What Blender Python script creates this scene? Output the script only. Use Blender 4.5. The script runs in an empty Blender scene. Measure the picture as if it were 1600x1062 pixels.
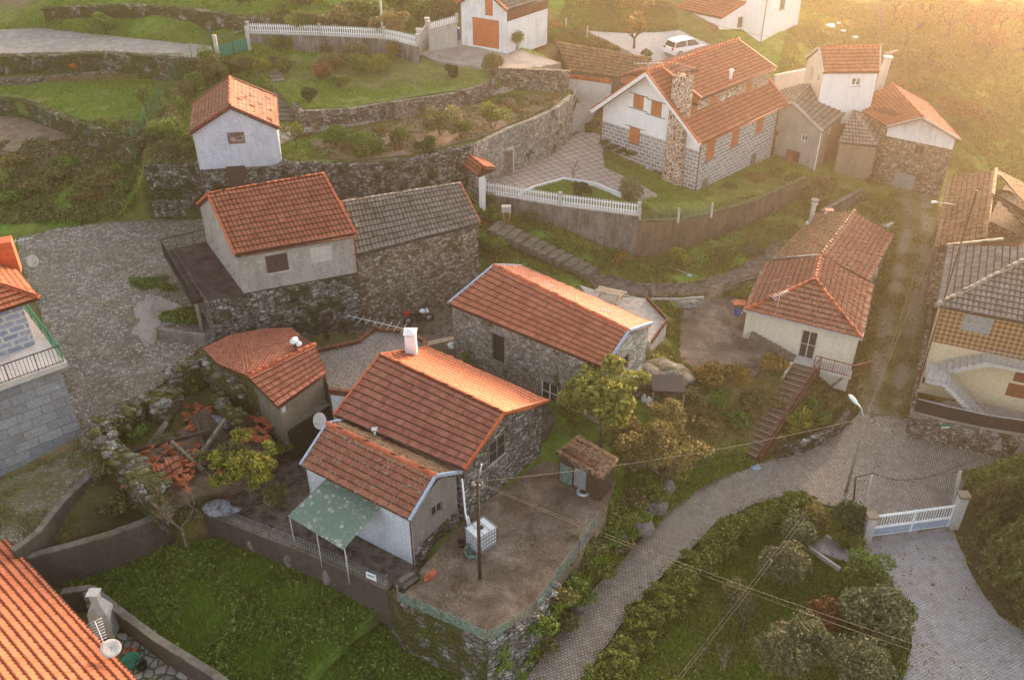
import bpy, bmesh, math, random
import numpy as np
from mathutils import Vector, noise
from mathutils.geometry import delaunay_2d_cdt
random.seed(7); RNG = np.random.default_rng(7)
sc = bpy.context.scene
# ---------------------------------------------------------------- camera
F = 1428.0; TH = math.radians(33.4); HC = 36.0
S_, C_ = math.sin(TH), math.cos(TH)
cd = bpy.data.cameras.new('camera'); cam = bpy.data.objects.new('camera', cd); sc.collection.objects.link(cam)
cam.location = (0, 0, HC); cam.rotation_euler = (math.pi/2 - TH, 0, 0)
cd.sensor_width = 36; cd.lens = F/1600*36; cd.clip_end = 2500; cd.clip_start = .5
sc.camera = cam
# ---------------------------------------------------------------- world, sun, exposure
SUN_EL, SUN_AZ = math.radians(10.5), math.radians(31)      # azimuth measured from +Y towards +X
w = bpy.data.worlds.new('World'); sc.world = w; w.use_nodes = True
nt = w.node_tree; nt.nodes.clear()
sky = nt.nodes.new('ShaderNodeTexSky'); sky.sky_type = 'NISHITA'; sky.sun_disc = False
sky.sun_elevation = SUN_EL; sky.sun_rotation = SUN_AZ; sky.dust_density = 3.0; sky.air_density = 1.0; sky.ozone_density = .8
bg = nt.nodes.new('ShaderNodeBackground'); bg.inputs[1].default_value = .15
wo = nt.nodes.new('ShaderNodeOutputWorld')
hs = nt.nodes.new('ShaderNodeHueSaturation'); hs.inputs['Saturation'].default_value = .42; nt.links.new(sky.outputs[0], hs.inputs['Color']); nt.links.new(hs.outputs[0], bg.inputs[0]); nt.links.new(bg.outputs[0], wo.inputs[0])
ld = bpy.data.lights.new('sun', 'SUN'); ld.energy = 3.8; ld.angle = math.radians(12); ld.color = (1, .62, .36)
lo = bpy.data.objects.new('sun', ld); sc.collection.objects.link(lo)
sd = Vector((math.sin(SUN_AZ)*math.cos(SUN_EL), math.cos(SUN_AZ)*math.cos(SUN_EL), math.sin(SUN_EL)))
lo.rotation_euler = sd.to_track_quat('Z', 'Y').to_euler(); lo.location = (40, 60, 80)
sc.view_settings.view_transform = 'Standard'; sc.view_settings.look = 'None'
sc.view_settings.exposure = 2.08; sc.view_settings.gamma = 1
sc.cycles.max_bounces = 6; sc.cycles.diffuse_bounces = 3; sc.cycles.transparent_max_bounces = 6; sc.cycles.volume_bounces = 0
sc.cycles.use_denoising = True

# ---------------------------------------------------------------- picture point -> place
def P(px, py, z):
    dx = (px-800)/F; dy = -(py-531)/F
    d = (dx, C_+dy*S_, -S_+dy*C_); t = (z-HC)/d[2]
    return Vector((d[0]*t, d[1]*t, z))
def proj(p):
    y, z = p[1], p[2]-HC
    Z = y*C_-z*S_; Y = y*S_+z*C_
    return 800+F*p[0]/Z, 531-F*Y/Z
def V(*a): return Vector(a)

# ---------------------------------------------------------------- materials
MATS = {}
class Nt:
    def __init__(s, name):
        s.m = bpy.data.materials.new(name); s.m.use_nodes = True; s.t = s.m.node_tree
        s.b = s.t.nodes['Principled BSDF']; MATS[name] = s.m
    def n(s, typ, ins=None, **kw):
        nd = s.t.nodes.new('ShaderNode'+typ)
        for k, v in kw.items(): setattr(nd, k, v)
        for k, v in (ins or {}).items():
            if isinstance(v, bpy.types.NodeSocket): s.t.links.new(v, nd.inputs[k])
            else: nd.inputs[k].default_value = v
        return nd
    def noise(s, vec, scale, detail=4, rough=.6, dist=0):
        return s.n('TexNoise', {'Vector': vec, 'Scale': scale, 'Detail': detail, 'Roughness': rough, 'Distortion': dist}).outputs[0]
    def ramp(s, fac, stops):
        r = s.n('ValToRGB', {'Fac': fac}); e = r.color_ramp.elements
        while len(e) < len(stops): e.new(.5)
        for el, (p, c) in zip(e, stops): el.position = p; el.color = (*c, 1) if len(c) == 3 else c
        return r.outputs[0]
    def step(s, fac, a, b):
        return s.n('MapRange', {0: fac, 1: a, 2: b}).outputs[0]
    def mix(s, fac, a, b, mode='MIX'):
        m = s.n('Mix', data_type='RGBA', blend_type=mode)
        for k, v in ((0, fac), (6, a), (7, b)):
            if isinstance(v, bpy.types.NodeSocket): s.t.links.new(v, m.inputs[k])
            elif k: m.inputs[k].default_value = (*v, 1) if len(v) == 3 else v
            else: m.inputs[k].default_value = v
        return m.outputs[2]
    def math(s, op, a, b=0):
        return s.n('Math', {0: a, 1: b}, operation=op).outputs[0]
    def pos(s): return s.n('NewGeometry').outputs['Position']
    def uv(s): return s.n('UVMap').outputs[0]
    def scale(s, vec, v): return s.n('VectorMath', {0: vec, 1: v}, operation='MULTIPLY').outputs[0]
    def bump(s, h, strength=.5, dist=.05):
        b = s.n('Bump', {'Height': h, 'Strength': strength, 'Distance': dist}); s.t.links.new(b.outputs[0], s.b.inputs['Normal'])
    def col(s, c, rough=.85, spec=.3):
        if isinstance(c, bpy.types.NodeSocket): s.t.links.new(c, s.b.inputs['Base Color'])
        else: s.b.inputs['Base Color'].default_value = (*c, 1)
        s.b.inputs['Roughness'].default_value = rough; s.b.inputs['Specular IOR Level'].default_value = spec
        return s.m
def m_flat(name, c, rough=.6, metal=0, var=.12, sc_=6, bump=.1):
    k = Nt(name); p = k.pos(); f = k.noise(p, sc_, 5)
    d = tuple(x*(1-2.5*var) for x in c); h = tuple(min(1, x*(1+var)) for x in c)
    k.col(k.ramp(f, [(.3, d), (.55, c), (.75, h)]), rough); k.b.inputs['Metallic'].default_value = metal
    if bump: k.bump(k.noise(p, 25, 3), bump, .02)
    return k.m
def m_plaster(name, c, stain, amt=.5, stain2=None):
    k = Nt(name); p = k.pos()
    st = k.noise(k.scale(p, (2.2, 2.2, .35)), 1.3, 6, .7); bl = k.noise(p, .7, 5, .65)
    f = k.step(k.math('ADD', k.math('MULTIPLY', st, .6), k.math('MULTIPLY', bl, .5)), .5, .5+.25/max(amt, .05))
    col = k.mix(f, c, stain)
    if stain2: col = k.mix(k.step(k.noise(p, 1.6, 6, .7), .52, .72), col, stain2)
    fine = k.noise(p, 14, 4)
    col = k.mix(.35, col, k.ramp(fine, [(.3, (.12, .12, .12)), (.7, (.88, .88, .88))]), 'OVERLAY')
    k.bump(k.noise(p, 9, 6, .7), .5, .03)
    return k.col(col, .9)
def m_rubble(name, c1, c2, c3, mortar, scale=2.6, moss=None, mossamt=.4, bump=.9, sq=(1, 1, 1.5)):
    k = Nt(name); p = k.pos()
    nz = k.n('TexNoise', {'Vector': p, 'Scale': 2.2, 'Detail': 3}).outputs[1]
    q = k.n('VectorMath', {0: k.scale(nz, (.35, .35, .35)), 1: k.scale(p, sq)}, operation='ADD').outputs[0]
    v = k.n('TexVoronoi', {'Vector': q, 'Scale': scale, 'Randomness': .95}); e = k.n('TexVoronoi', {'Vector': q, 'Scale': scale, 'Randomness': .95}, feature='DISTANCE_TO_EDGE')
    sep = k.n('SeparateColor', {0: v.outputs[1]}).outputs[0]
    col = k.ramp(sep, [(.1, c1), (.5, c2), (.9, c3)])
    fine = k.noise(p, 9, 6, .75)
    col = k.mix(.9, col, k.ramp(fine, [(.34, (.10, .10, .10)), (.66, (.92, .92, .92))]), 'OVERLAY')
    edge = k.step(e.outputs[0], .015, .09)
    col = k.mix(edge, mortar, col)
    lich = k.step(k.noise(p, 7, 6, .85), .57, .62)
    col = k.mix(k.math('MULTIPLY', lich, .6), col, (.55, .54, .50))
    if moss:
        mo = k.step(k.noise(p, .9, 6, .72), .62-.22*mossamt, .70-.2*mossamt)
        col = k.mix(mo, col, k.ramp(k.noise(p, 6, 3), [(.3, tuple(x*.5 for x in moss)), (.7, moss)]))
    h = k.math('ADD', k.math('MULTIPLY', k.step(e.outputs[0], 0, .14), 1.0), k.math('MULTIPLY', fine, .7))
    k.bump(h, bump, .09)
    return k.col(col, .92)
def m_block(name, c1, c2, mortar, w=.55, h=.28, ms=.03, dirt=None, rot=0, bump=.5):
    k = Nt(name); u = k.uv(); p = k.pos()
    if rot: u = k.n('Mapping', {'Vector': u, 'Rotation': (0, 0, rot)}).outputs[0]
    b = k.n('TexBrick', {'Vector': u, 'Color1': (*c1, 1), 'Color2': (*c2, 1), 'Mortar': (*mortar, 1), 'Scale': 1, 'Mortar Size': ms, 'Brick Width': w, 'Row Height': h, 'Mortar Smooth': .2, 'Bias': 0})
    f = k.noise(p, 7, 6, .75)
    col = k.mix(.55, b.outputs[0], k.ramp(f, [(.3, (.22, .22, .22)), (.7, (.78, .78, .78))]), 'OVERLAY')
    if dirt: col = k.mix(k.step(k.noise(p, .6, 6, .7), .5, .7), col, dirt)
    k.bump(k.math('SUBTRACT', k.math('MULTIPLY', f, .5), b.outputs[1]), bump, .03)
    return k.col(col, .88)
def m_tile(name, cols, lichen=(.34, .30, .22), lam=.3, dark=.4, pw=.22, ph=.36, moss=None, vg=.14):
    k = Nt(name); u = k.uv(); p = k.pos()
    fl = k.n('VectorMath', {0: u}, operation='FLOOR').outputs[0]
    wn = k.n('TexWhiteNoise', {'Vector': fl}, noise_dimensions='3D').outputs[0]
    mixf = k.math('ADD', k.math('MULTIPLY', wn, .4), k.math('MULTIPLY', k.noise(p, .8, 5, .7), .65))
    n = len(cols); col = k.ramp(mixf, [(.18+.64*i/(n-1), c) for i, c in enumerate(cols)])
    st = k.noise(p, 2.2, 7, .78)
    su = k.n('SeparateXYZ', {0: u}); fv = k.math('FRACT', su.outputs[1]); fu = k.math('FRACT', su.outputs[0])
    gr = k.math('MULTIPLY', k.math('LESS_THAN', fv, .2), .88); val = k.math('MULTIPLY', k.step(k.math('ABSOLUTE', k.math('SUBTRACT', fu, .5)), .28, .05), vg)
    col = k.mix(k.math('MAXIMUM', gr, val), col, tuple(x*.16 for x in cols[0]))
    col = k.mix(k.math('MULTIPLY', k.step(st, .48, .72), dark), col, tuple(x*.28 for x in cols[0]))
    l = k.step(k.noise(p, 5.5, 5, .8), .66-.22*lam, .72-.18*lam)
    col = k.mix(k.math('MULTIPLY', l, min(.85, .3+lam)), col, lichen)
    if moss: col = k.mix(k.step(k.noise(p, 1.5, 6, .7), .54, .66), col, moss)
    k.bump(k.noise(p, 30, 4, .7), .25, .01)
    return k.col(col, .82, .25)
def m_leaf(name, c1, c2, c3, tr=.25, rough=.6):
    c1, c2, c3 = (tuple(min(.8, x*q) for x, q in zip(c, (1.75, 1.6, 1.5))) for c in (c1, c2, c3)) if 'flower' not in name and 'litter' not in name else (c1, c2, c3)
    k = Nt(name); a = k.n('Attribute', attribute_name='rnd').outputs[2]
    p = k.pos(); cl = k.noise(p, 1.1, 3)
    f = k.math('ADD', k.math('MULTIPLY', a, .65), k.math('MULTIPLY', cl, .4))
    col = k.ramp(f, [(.15, c1), (.5, c2), (.85, c3)])
    k.col(col, rough, .25)
    t = k.n('BsdfTranslucent', {'Color': col}); ms = k.n('MixShader', {0: tr, 1: k.b.outputs[0], 2: t.outputs[0]})
    k.t.links.new(ms.outputs[0], k.t.nodes['Material Output'].inputs[0])
    return k.m
def m_ground(name, lo_, mid, hi, scale=1.2, speck=None, sp_t=.63, bump=.6, fs=11):
    k = Nt(name); p = k.pos()
    f = k.math('ADD', k.math('MULTIPLY', k.noise(p, scale, 7, .7, .4), .6), k.math('MULTIPLY', k.noise(p, fs, 5, .75), .4))
    col = k.ramp(f, [(.36, lo_), (.5, mid), (.64, hi)])
    if speck: col = k.mix(k.step(k.noise(p, 22, 3, .6), sp_t, sp_t+.04), col, speck)
    k.bump(k.noise(p, 9, 7, .8), bump, .08)
    return k.col(col, .95, .15)
def m_cobble(name, c1, c2, c3, gap, scale=5, moss=None, ma=.5, sq=(1, 1, 1)):
    k = Nt(name); p = k.scale(k.pos(), sq)
    v = k.n('TexVoronoi', {'Vector': p, 'Scale': scale, 'Randomness': .85}); e = k.n('TexVoronoi', {'Vector': p, 'Scale': scale, 'Randomness': .85}, feature='DISTANCE_TO_EDGE')
    s = k.n('SeparateColor', {0: v.outputs[1]}).outputs[0]
    col = k.ramp(s, [(.05, c1), (.5, c2), (.95, c3)])
    ed = k.step(e.outputs[0], .02, .12)
    gapc = k.mix(k.step(k.noise(p, 1.2, 5), .45, .6), gap, moss or gap)
    col = k.mix(ed, gapc, col)
    if moss: col = k.mix(k.math('MULTIPLY', k.step(k.noise(p, .45, 7, .75), .62-.25*ma, .75-.2*ma), .75), col, moss)
    col = k.mix(.4, col, k.ramp(k.noise(p, 3, 6, .7), [(.3, (.3, .3, .3)), (.7, (.7, .7, .7))]), 'OVERLAY')
    k.bump(k.math('ADD', k.step(e.outputs[0], 0, .2), k.math('MULTIPLY', k.noise(p, 12, 3), .3)), .8, .05)
    return k.col(col, .7, .4)
def m_setts(name, c1, c2, gap, w=.2, h=.13, rot=0, leaf=(.20, .12, .05)):
    k = Nt(name); u = k.uv(); p = k.pos()
    b = k.n('TexBrick', {'Vector': u, 'Color1': (*c1, 1), 'Color2': (*c2, 1), 'Mortar': (*gap, 1), 'Scale': 1, 'Mortar Size': .022, 'Brick Width': w, 'Row Height': h, 'Mortar Smooth': .4})
    col = k.mix(.5, b.outputs[0], k.ramp(k.noise(p, 1.3, 7, .75), [(.3, (.27, .26, .25)), (.7, (.75, .75, .76))]), 'OVERLAY')
    col = k.mix(k.step(k.noise(p, 7, 4, .7), .68, .74), col, leaf)
    k.bump(k.math('SUBTRACT', k.math('MULTIPLY', k.noise(p, 16, 3), .4), b.outputs[1]), .7, .04)
    return k.col(col, .65, .45)

OR = [(.28, .09, .054), (.36, .12, .07), (.43, .155, .09), (.48, .19, .115)]
OR2 = [(.23, .082, .055), (.31, .108, .070), (.37, .135, .088), (.44, .18, .12)]
OR3 = [(.16, .07, .035), (.27, .11, .055), (.36, .16, .085), (.40, .22, .13)]
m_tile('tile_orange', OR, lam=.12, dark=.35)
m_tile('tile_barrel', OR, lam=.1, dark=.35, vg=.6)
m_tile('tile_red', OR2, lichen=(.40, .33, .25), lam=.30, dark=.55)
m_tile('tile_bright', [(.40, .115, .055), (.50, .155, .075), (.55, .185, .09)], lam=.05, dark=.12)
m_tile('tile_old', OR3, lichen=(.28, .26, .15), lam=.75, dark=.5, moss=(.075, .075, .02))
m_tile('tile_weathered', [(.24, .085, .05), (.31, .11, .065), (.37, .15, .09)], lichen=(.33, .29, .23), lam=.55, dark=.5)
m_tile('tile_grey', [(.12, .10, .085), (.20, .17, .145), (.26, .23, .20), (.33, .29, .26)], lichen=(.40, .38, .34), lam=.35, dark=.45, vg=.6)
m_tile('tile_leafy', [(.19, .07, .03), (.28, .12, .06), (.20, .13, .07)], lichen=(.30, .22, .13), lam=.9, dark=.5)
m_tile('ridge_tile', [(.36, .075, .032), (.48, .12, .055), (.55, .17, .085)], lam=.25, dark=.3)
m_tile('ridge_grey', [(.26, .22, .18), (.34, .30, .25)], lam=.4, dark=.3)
m_plaster('white_render', (.70, .71, .73), (.36, .36, .36), .65)
m_plaster('white_clean', (.78, .78, .80), (.48, .47, .45), .45)
m_plaster('blue_white_render', (.52, .55, .62), (.28, .30, .34), .75)
m_plaster('grey_render', (.34, .31, .28), (.17, .155, .14), .8, (.42, .40, .38))
m_plaster('dark_render', (.20, .185, .165), (.085, .078, .07), .9)
m_plaster('cream_render', (.62, .56, .46), (.40, .35, .27), .5)
m_plaster('yellow_render', (.56, .46, .31), (.40, .32, .21), .4)
m_plaster('brown_render', (.25, .20, .15), (.13, .10, .07), .8)
m_plaster('concrete', (.27, .24, .205), (.11, .095, .075), .9, (.17, .15, .11))
m_plaster('stained_wall', (.21, .19, .17), (.055, .048, .04), 1.3, (.12, .105, .08))
m_plaster('dark_wall', (.085, .07, .056), (.045, .036, .028), .8, (.11, .095, .07))
m_plaster('rust_render', (.17, .12, .08), (.06, .042, .03), 1.0, (.20, .13, .07))
m_rubble('cement_rubble', (.20, .18, .155), (.27, .245, .215), (.34, .315, .28), (.13, .115, .095), 2.2, (.10, .09, .05), .3, .5)
m_plaster('light_concrete', (.48, .45, .42), (.28, .26, .24), .6)
m_plaster('mossy_concrete', (.17, .15, .12), (.06, .052, .04), 1.1, (.085, .085, .03))
m_rubble('rubble_grey', (.10, .09, .08), (.21, .195, .18), (.38, .37, .355), (.055, .048, .038), 3.9, (.06, .065, .02), .25)
m_rubble('rubble_dark', (.075, .066, .056), (.16, .145, .128), (.31, .295, .27), (.045, .04, .03), 3.2, (.055, .06, .018), .6)
m_rubble('rubble_light', (.24, .22, .20), (.36, .34, .31), (.46, .44, .41), (.20, .18, .155), 1.7, (.12, .11, .05), .1, .5)
m_rubble('rubble_brown', (.13, .10, .075), (.24, .19, .15), (.38, .33, .28), (.10, .075, .055), 3.8, (.12, .10, .035), .35)
m_rubble('rubble_mossy', (.08, .07, .055), (.16, .145, .125), (.30, .28, .25), (.04, .035, .025), 1.9, (.085, .09, .02), 1.0)
m_rubble('crazy_stone', (.16, .075, .045), (.26, .14, .085), (.36, .24, .17), (.70, .66, .60), 3.2, None, 0, .4, (1, 1, 1))
m_block('grey_block', (.20, .20, .21), (.31, .31, .32), (.60, .59, .58), .62, .31, .035)
m_block('granite_block', (.18, .19, .21), (.28, .29, .31), (.11, .11, .12), 1.2, .56, .018, (.17, .16, .14))
m_block('purple_block', (.20, .22, .29), (.28, .30, .37), (.45, .43, .42), .8, .36, .07)
m_block('cinder_block', (.22, .20, .18), (.30, .28, .25), (.13, .12, .10), .45, .2, .015, (.12, .11, .07))
m_block('brick_wall', (.28, .12, .07), (.36, .18, .11), (.36, .32, .27), .3, .15, .02)
# chequered glazed tiles
k = Nt('chequer_tile'); u = k.n('Mapping', {'Vector': k.uv(), 'Rotation': (0, 0, math.radians(45)), 'Scale': (4.6, 4.6, 1)}).outputs[0]
ck = k.n('TexChecker', {'Vector': u, 'Scale': 1, 'Color1': (.16, .075, .035, 1), 'Color2': (.36, .23, .12, 1)}); k.col(ck.outputs[0], .35, .5)
k = Nt('patio_paving'); u = k.n('Mapping', {'Vector': k.uv(), 'Rotation': (0, 0, math.radians(12)), 'Scale': (2.2, 2.2, 1)}).outputs[0]
ck = k.n('TexChecker', {'Vector': u, 'Scale': 1, 'Color1': (.27, .215, .19, 1), 'Color2': (.38, .32, .28, 1)})
cc = k.mix(.5, ck.outputs[0], k.ramp(k.noise(k.pos(), 1.5, 7, .75), [(.3, (.28, .27, .26)), (.7, (.72, .72, .72))]), 'OVERLAY'); k.bump(k.noise(k.pos(), 14, 4), .3, .02); k.col(cc, .8)
m_flat('wood_brown', (.22, .075, .030), .6)
m_flat('wood_orange', (.42, .14, .05), .6)
m_flat('garage_orange', (.47, .13, .05), .5)
m_flat('dark_wood', (.07, .045, .03), .8, var=.3)
m_flat('old_wood', (.20, .16, .12), .9, var=.3)
m_flat('pale_wood', (.40, .31, .22), .8, var=.2)
m_flat('rusty_metal', (.16, .065, .035), .7, .3, var=.3)
m_flat('dark_metal', (.05, .045, .045), .5, .5)
m_flat('grey_metal', (.42, .44, .47), .45, .6)
m_flat('blue_grey_paint', (.36, .43, .55), .5)
m_flat('white_paint', (.78, .79, .80), .4, var=.05)
m_flat('white_plastic', (.75, .76, .77), .4, var=.06)
m_flat('orange_trim', (.50, .115, .042), .6)
m_flat('red_brown_trim', (.20, .055, .035), .6)
m_flat('green_paint', (.03, .16, .09), .5)
m_flat('green_plastic', (.03, .22, .14), .35)
m_flat('blue_plastic', (.03, .09, .30), .4)
m_flat('black_rubber', (.02, .02, .02), .6)
m_flat('red_plastic', (.45, .02, .02), .3)
m_flat('yellow_hose', (.55, .36, .12), .5)
m_flat('wire_black', (.03, .028, .025), .6, bump=0)
m_flat('wire_pale', (.09, .075, .06), .6, bump=0)
m_flat('bark', (.14, .11, .085), .95, var=.3, bump=.6)
m_flat('bark_pale', (.26, .20, .16), .95, var=.3, bump=.6)
m_flat('shutter_brown', (.075, .05, .045), .6)
m_flat('stair_brown', (.15, .09, .065), .8, var=.25)
m_rubble('outcrop', (.08, .07, .05), (.12, .105, .085), (.16, .145, .12), (.07, .06, .045), .7, (.10, .10, .03), .5, .9)
m_rubble('ruin_rock', (.10, .095, .08), (.17, .16, .14), (.27, .26, .24), (.12, .11, .09), 1.6, (.13, .13, .03), .75, .8)
m_flat('rock', (.19, .18, .165), .9, var=.3, sc_=3, bump=.8)
m_flat('mossy_rock', (.11, .115, .035), .95, var=.35, sc_=3, bump=.8)
m_flat('tarp', (.27, .28, .31), .6, var=.3, bump=.8)
m_flat('clay', (.46, .13, .06), .85, var=.25, sc_=4)
m_flat('terrace_floor', (.065, .042, .036), .9, var=.35, sc_=1.5)
m_flat('net_green', (.14, .21, .17), .8, var=.3)
m_flat('gravel_roof', (.20, .175, .155), .95, var=.45, sc_=14, bump=1.0)
m_flat('pale_slab', (.42, .37, .33), .9, var=.15, sc_=2.5, bump=.4)
m_flat('car_white', (.80, .80, .82), .25, var=.02, bump=0)
m_flat('paving_dark', (.13, .105, .085), .9, var=.35, sc_=2.5, bump=.6)
k = Nt('glass_dark'); k.col((.025, .028, .033), .12, .6)
k = Nt('glass_curtain'); k.col(k.ramp(k.noise(k.pos(), 3, 3), [(.4, (.05, .05, .055)), (.6, (.30, .29, .28))]), .15, .6)
# green corrugated sheet with lichen rings
k = Nt('green_sheet'); p = k.pos()
v = k.n('TexVoronoi', {'Vector': p, 'Scale': 2.6}); ring = k.math('MULTIPLY', k.step(v.outputs[0], .13, .17), k.math('SUBTRACT', 1, k.step(v.outputs[0], .24, .29)))
msk = k.step(k.noise(p, .9, 4), .36, .46)
cc = k.mix(k.math('MULTIPLY', k.step(k.noise(p, 9, 6, .8), .55, .6), msk), (.15, .215, .17), (.42, .41, .36))
cc = k.mix(k.math('MULTIPLY', ring, msk), cc, (.50, .48, .40)); k.col(cc, .6)
m_cobble('cobble_plaza', (.17, .145, .12), (.26, .22, .18), (.40, .36, .31), (.07, .058, .04), 5.2, (.16, .132, .075), .5)
m_cobble('cobble_mossy', (.13, .11, .085), (.20, .175, .14), (.28, .25, .21), (.07, .065, .03), 6, (.12, .125, .03), .8)
m_cobble('stone_flags', (.24, .23, .21), (.32, .31, .29), (.40, .39, .37), (.05, .05, .03), 2.0, (.07, .08, .02), .2)
m_setts('road_setts', (.22, .185, .155), (.33, .295, .26), (.10, .08, .055), .20, .13)
m_setts('drive_setts', (.29, .28, .28), (.36, .35, .35), (.17, .16, .155), .17, .13)
m_ground('yard_dirt', (.06, .042, .03), (.15, .112, .085), (.30, .24, .20), .7, (.30, .22, .10), .66)
k = Nt('lane_track'); p = k.pos(); ux = k.math('ABSOLUTE', k.n('SeparateXYZ', {0: k.uv()}).outputs[0]); wob_ = k.math('MULTIPLY', k.noise(p, .5, 5, .7), .5)
tr_ = k.step(k.math('ABSOLUTE', k.math('SUBTRACT', k.math('ADD', ux, wob_), 1.05)), .55, .2); nz_ = k.noise(p, 10, 6, .8)
ca_ = k.ramp(nz_, [(.35, (.14, .115, .075)), (.5, (.23, .19, .14)), (.68, (.34, .30, .24))]); cb_ = k.ramp(nz_, [(.35, (.09, .09, .03)), (.5, (.15, .14, .05)), (.65, (.27, .23, .15))])
k.bump(nz_, .6, .05); k.col(k.mix(tr_, cb_, ca_), .95, .15)
m_ground('lane_dirt', (.07, .065, .022), (.135, .105, .062), (.23, .19, .14), .9, (.30, .26, .20), .6)
m_ground('soil', (.11, .08, .055), (.22, .155, .11), (.33, .25, .19), 1.3, (.30, .20, .14), .62)
m_ground('grass_short', (.075, .10, .022), (.12, .165, .035), (.18, .20, .055), 1.0, (.16, .14, .05), .64)
m_ground('gravel', (.15, .13, .11), (.26, .235, .21), (.38, .36, .33), 1.5, (.45, .43, .40), .6)
m_ground('slab_old', (.20, .17, .145), (.32, .28, .25), (.42, .38, .35), .5, (.15, .13, .07), .66, .3)
# ground sheet: colour per vertex says what covers the soil there
k = Nt('ground_cover'); a = k.n('Attribute', attribute_name='cover').outputs[0]; p = k.pos()
f = k.math('ADD', k.math('MULTIPLY', k.noise(p, 1.1, 7, .72, .5), .55), k.math('MULTIPLY', k.noise(p, 8, 6, .8), .45))
c1 = k.mix(.9, a, k.ramp(f, [(.34, (.24, .25, .26)), (.64, (.84, .82, .8))]), 'OVERLAY')
c1 = k.mix(k.math('MULTIPLY', k.step(k.noise(p, .8, 7, .8), .56, .66), .5), c1, (.10, .066, .038)); k.bump(k.noise(p, 6, 7, .8), .9, .15); k.col(c1, .95, .1)
m_leaf('leaf_green', (.03, .06, .012), (.07, .12, .022), (.14, .19, .038))
m_leaf('leaf_dark', (.012, .026, .008), (.028, .05, .014), (.055, .08, .025))
m_leaf('leaf_olive', (.045, .05, .018), (.085, .09, .033), (.14, .14, .06))
m_leaf('leaf_yellow', (.05, .075, .014), (.11, .135, .022), (.25, .23, .03))
m_leaf('leaf_lime', (.035, .055, .012), (.08, .11, .022), (.16, .18, .038))
m_leaf('leaf_autumn', (.055, .065, .014), (.13, .11, .024), (.24, .15, .04))
m_leaf('leaf_brown', (.055, .055, .018), (.115, .105, .036), (.20, .165, .062))
m_leaf('leaf_fresh', (.05, .065, .014), (.12, .14, .028), (.24, .24, .055))
m_leaf('leaf_silver', (.035, .042, .02), (.085, .095, .045), (.16, .165, .085))
m_leaf('leaf_cypress', (.035, .048, .014), (.075, .09, .028), (.13, .135, .045))
m_leaf('leaf_laurel', (.035, .055, .020), (.08, .105, .045), (.17, .19, .10))
m_leaf('leaf_rust', (.07, .045, .018), (.14, .075, .03), (.20, .11, .04))
m_leaf('flower_orange', (.40, .08, .02), (.60, .14, .04), (.65, .22, .10))
m_leaf('flower_white', (.6, .6, .6), (.7, .7, .7), (.75, .72, .7))
m_leaf('grass_blade', (.055, .095, .012), (.11, .18, .022), (.19, .26, .045))
m_leaf('grass_olive', (.06, .075, .015), (.11, .125, .026), (.19, .18, .05))
m_leaf('litter_leaf', (.11, .05, .02), (.22, .12, .04), (.36, .22, .06), 0)

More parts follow.
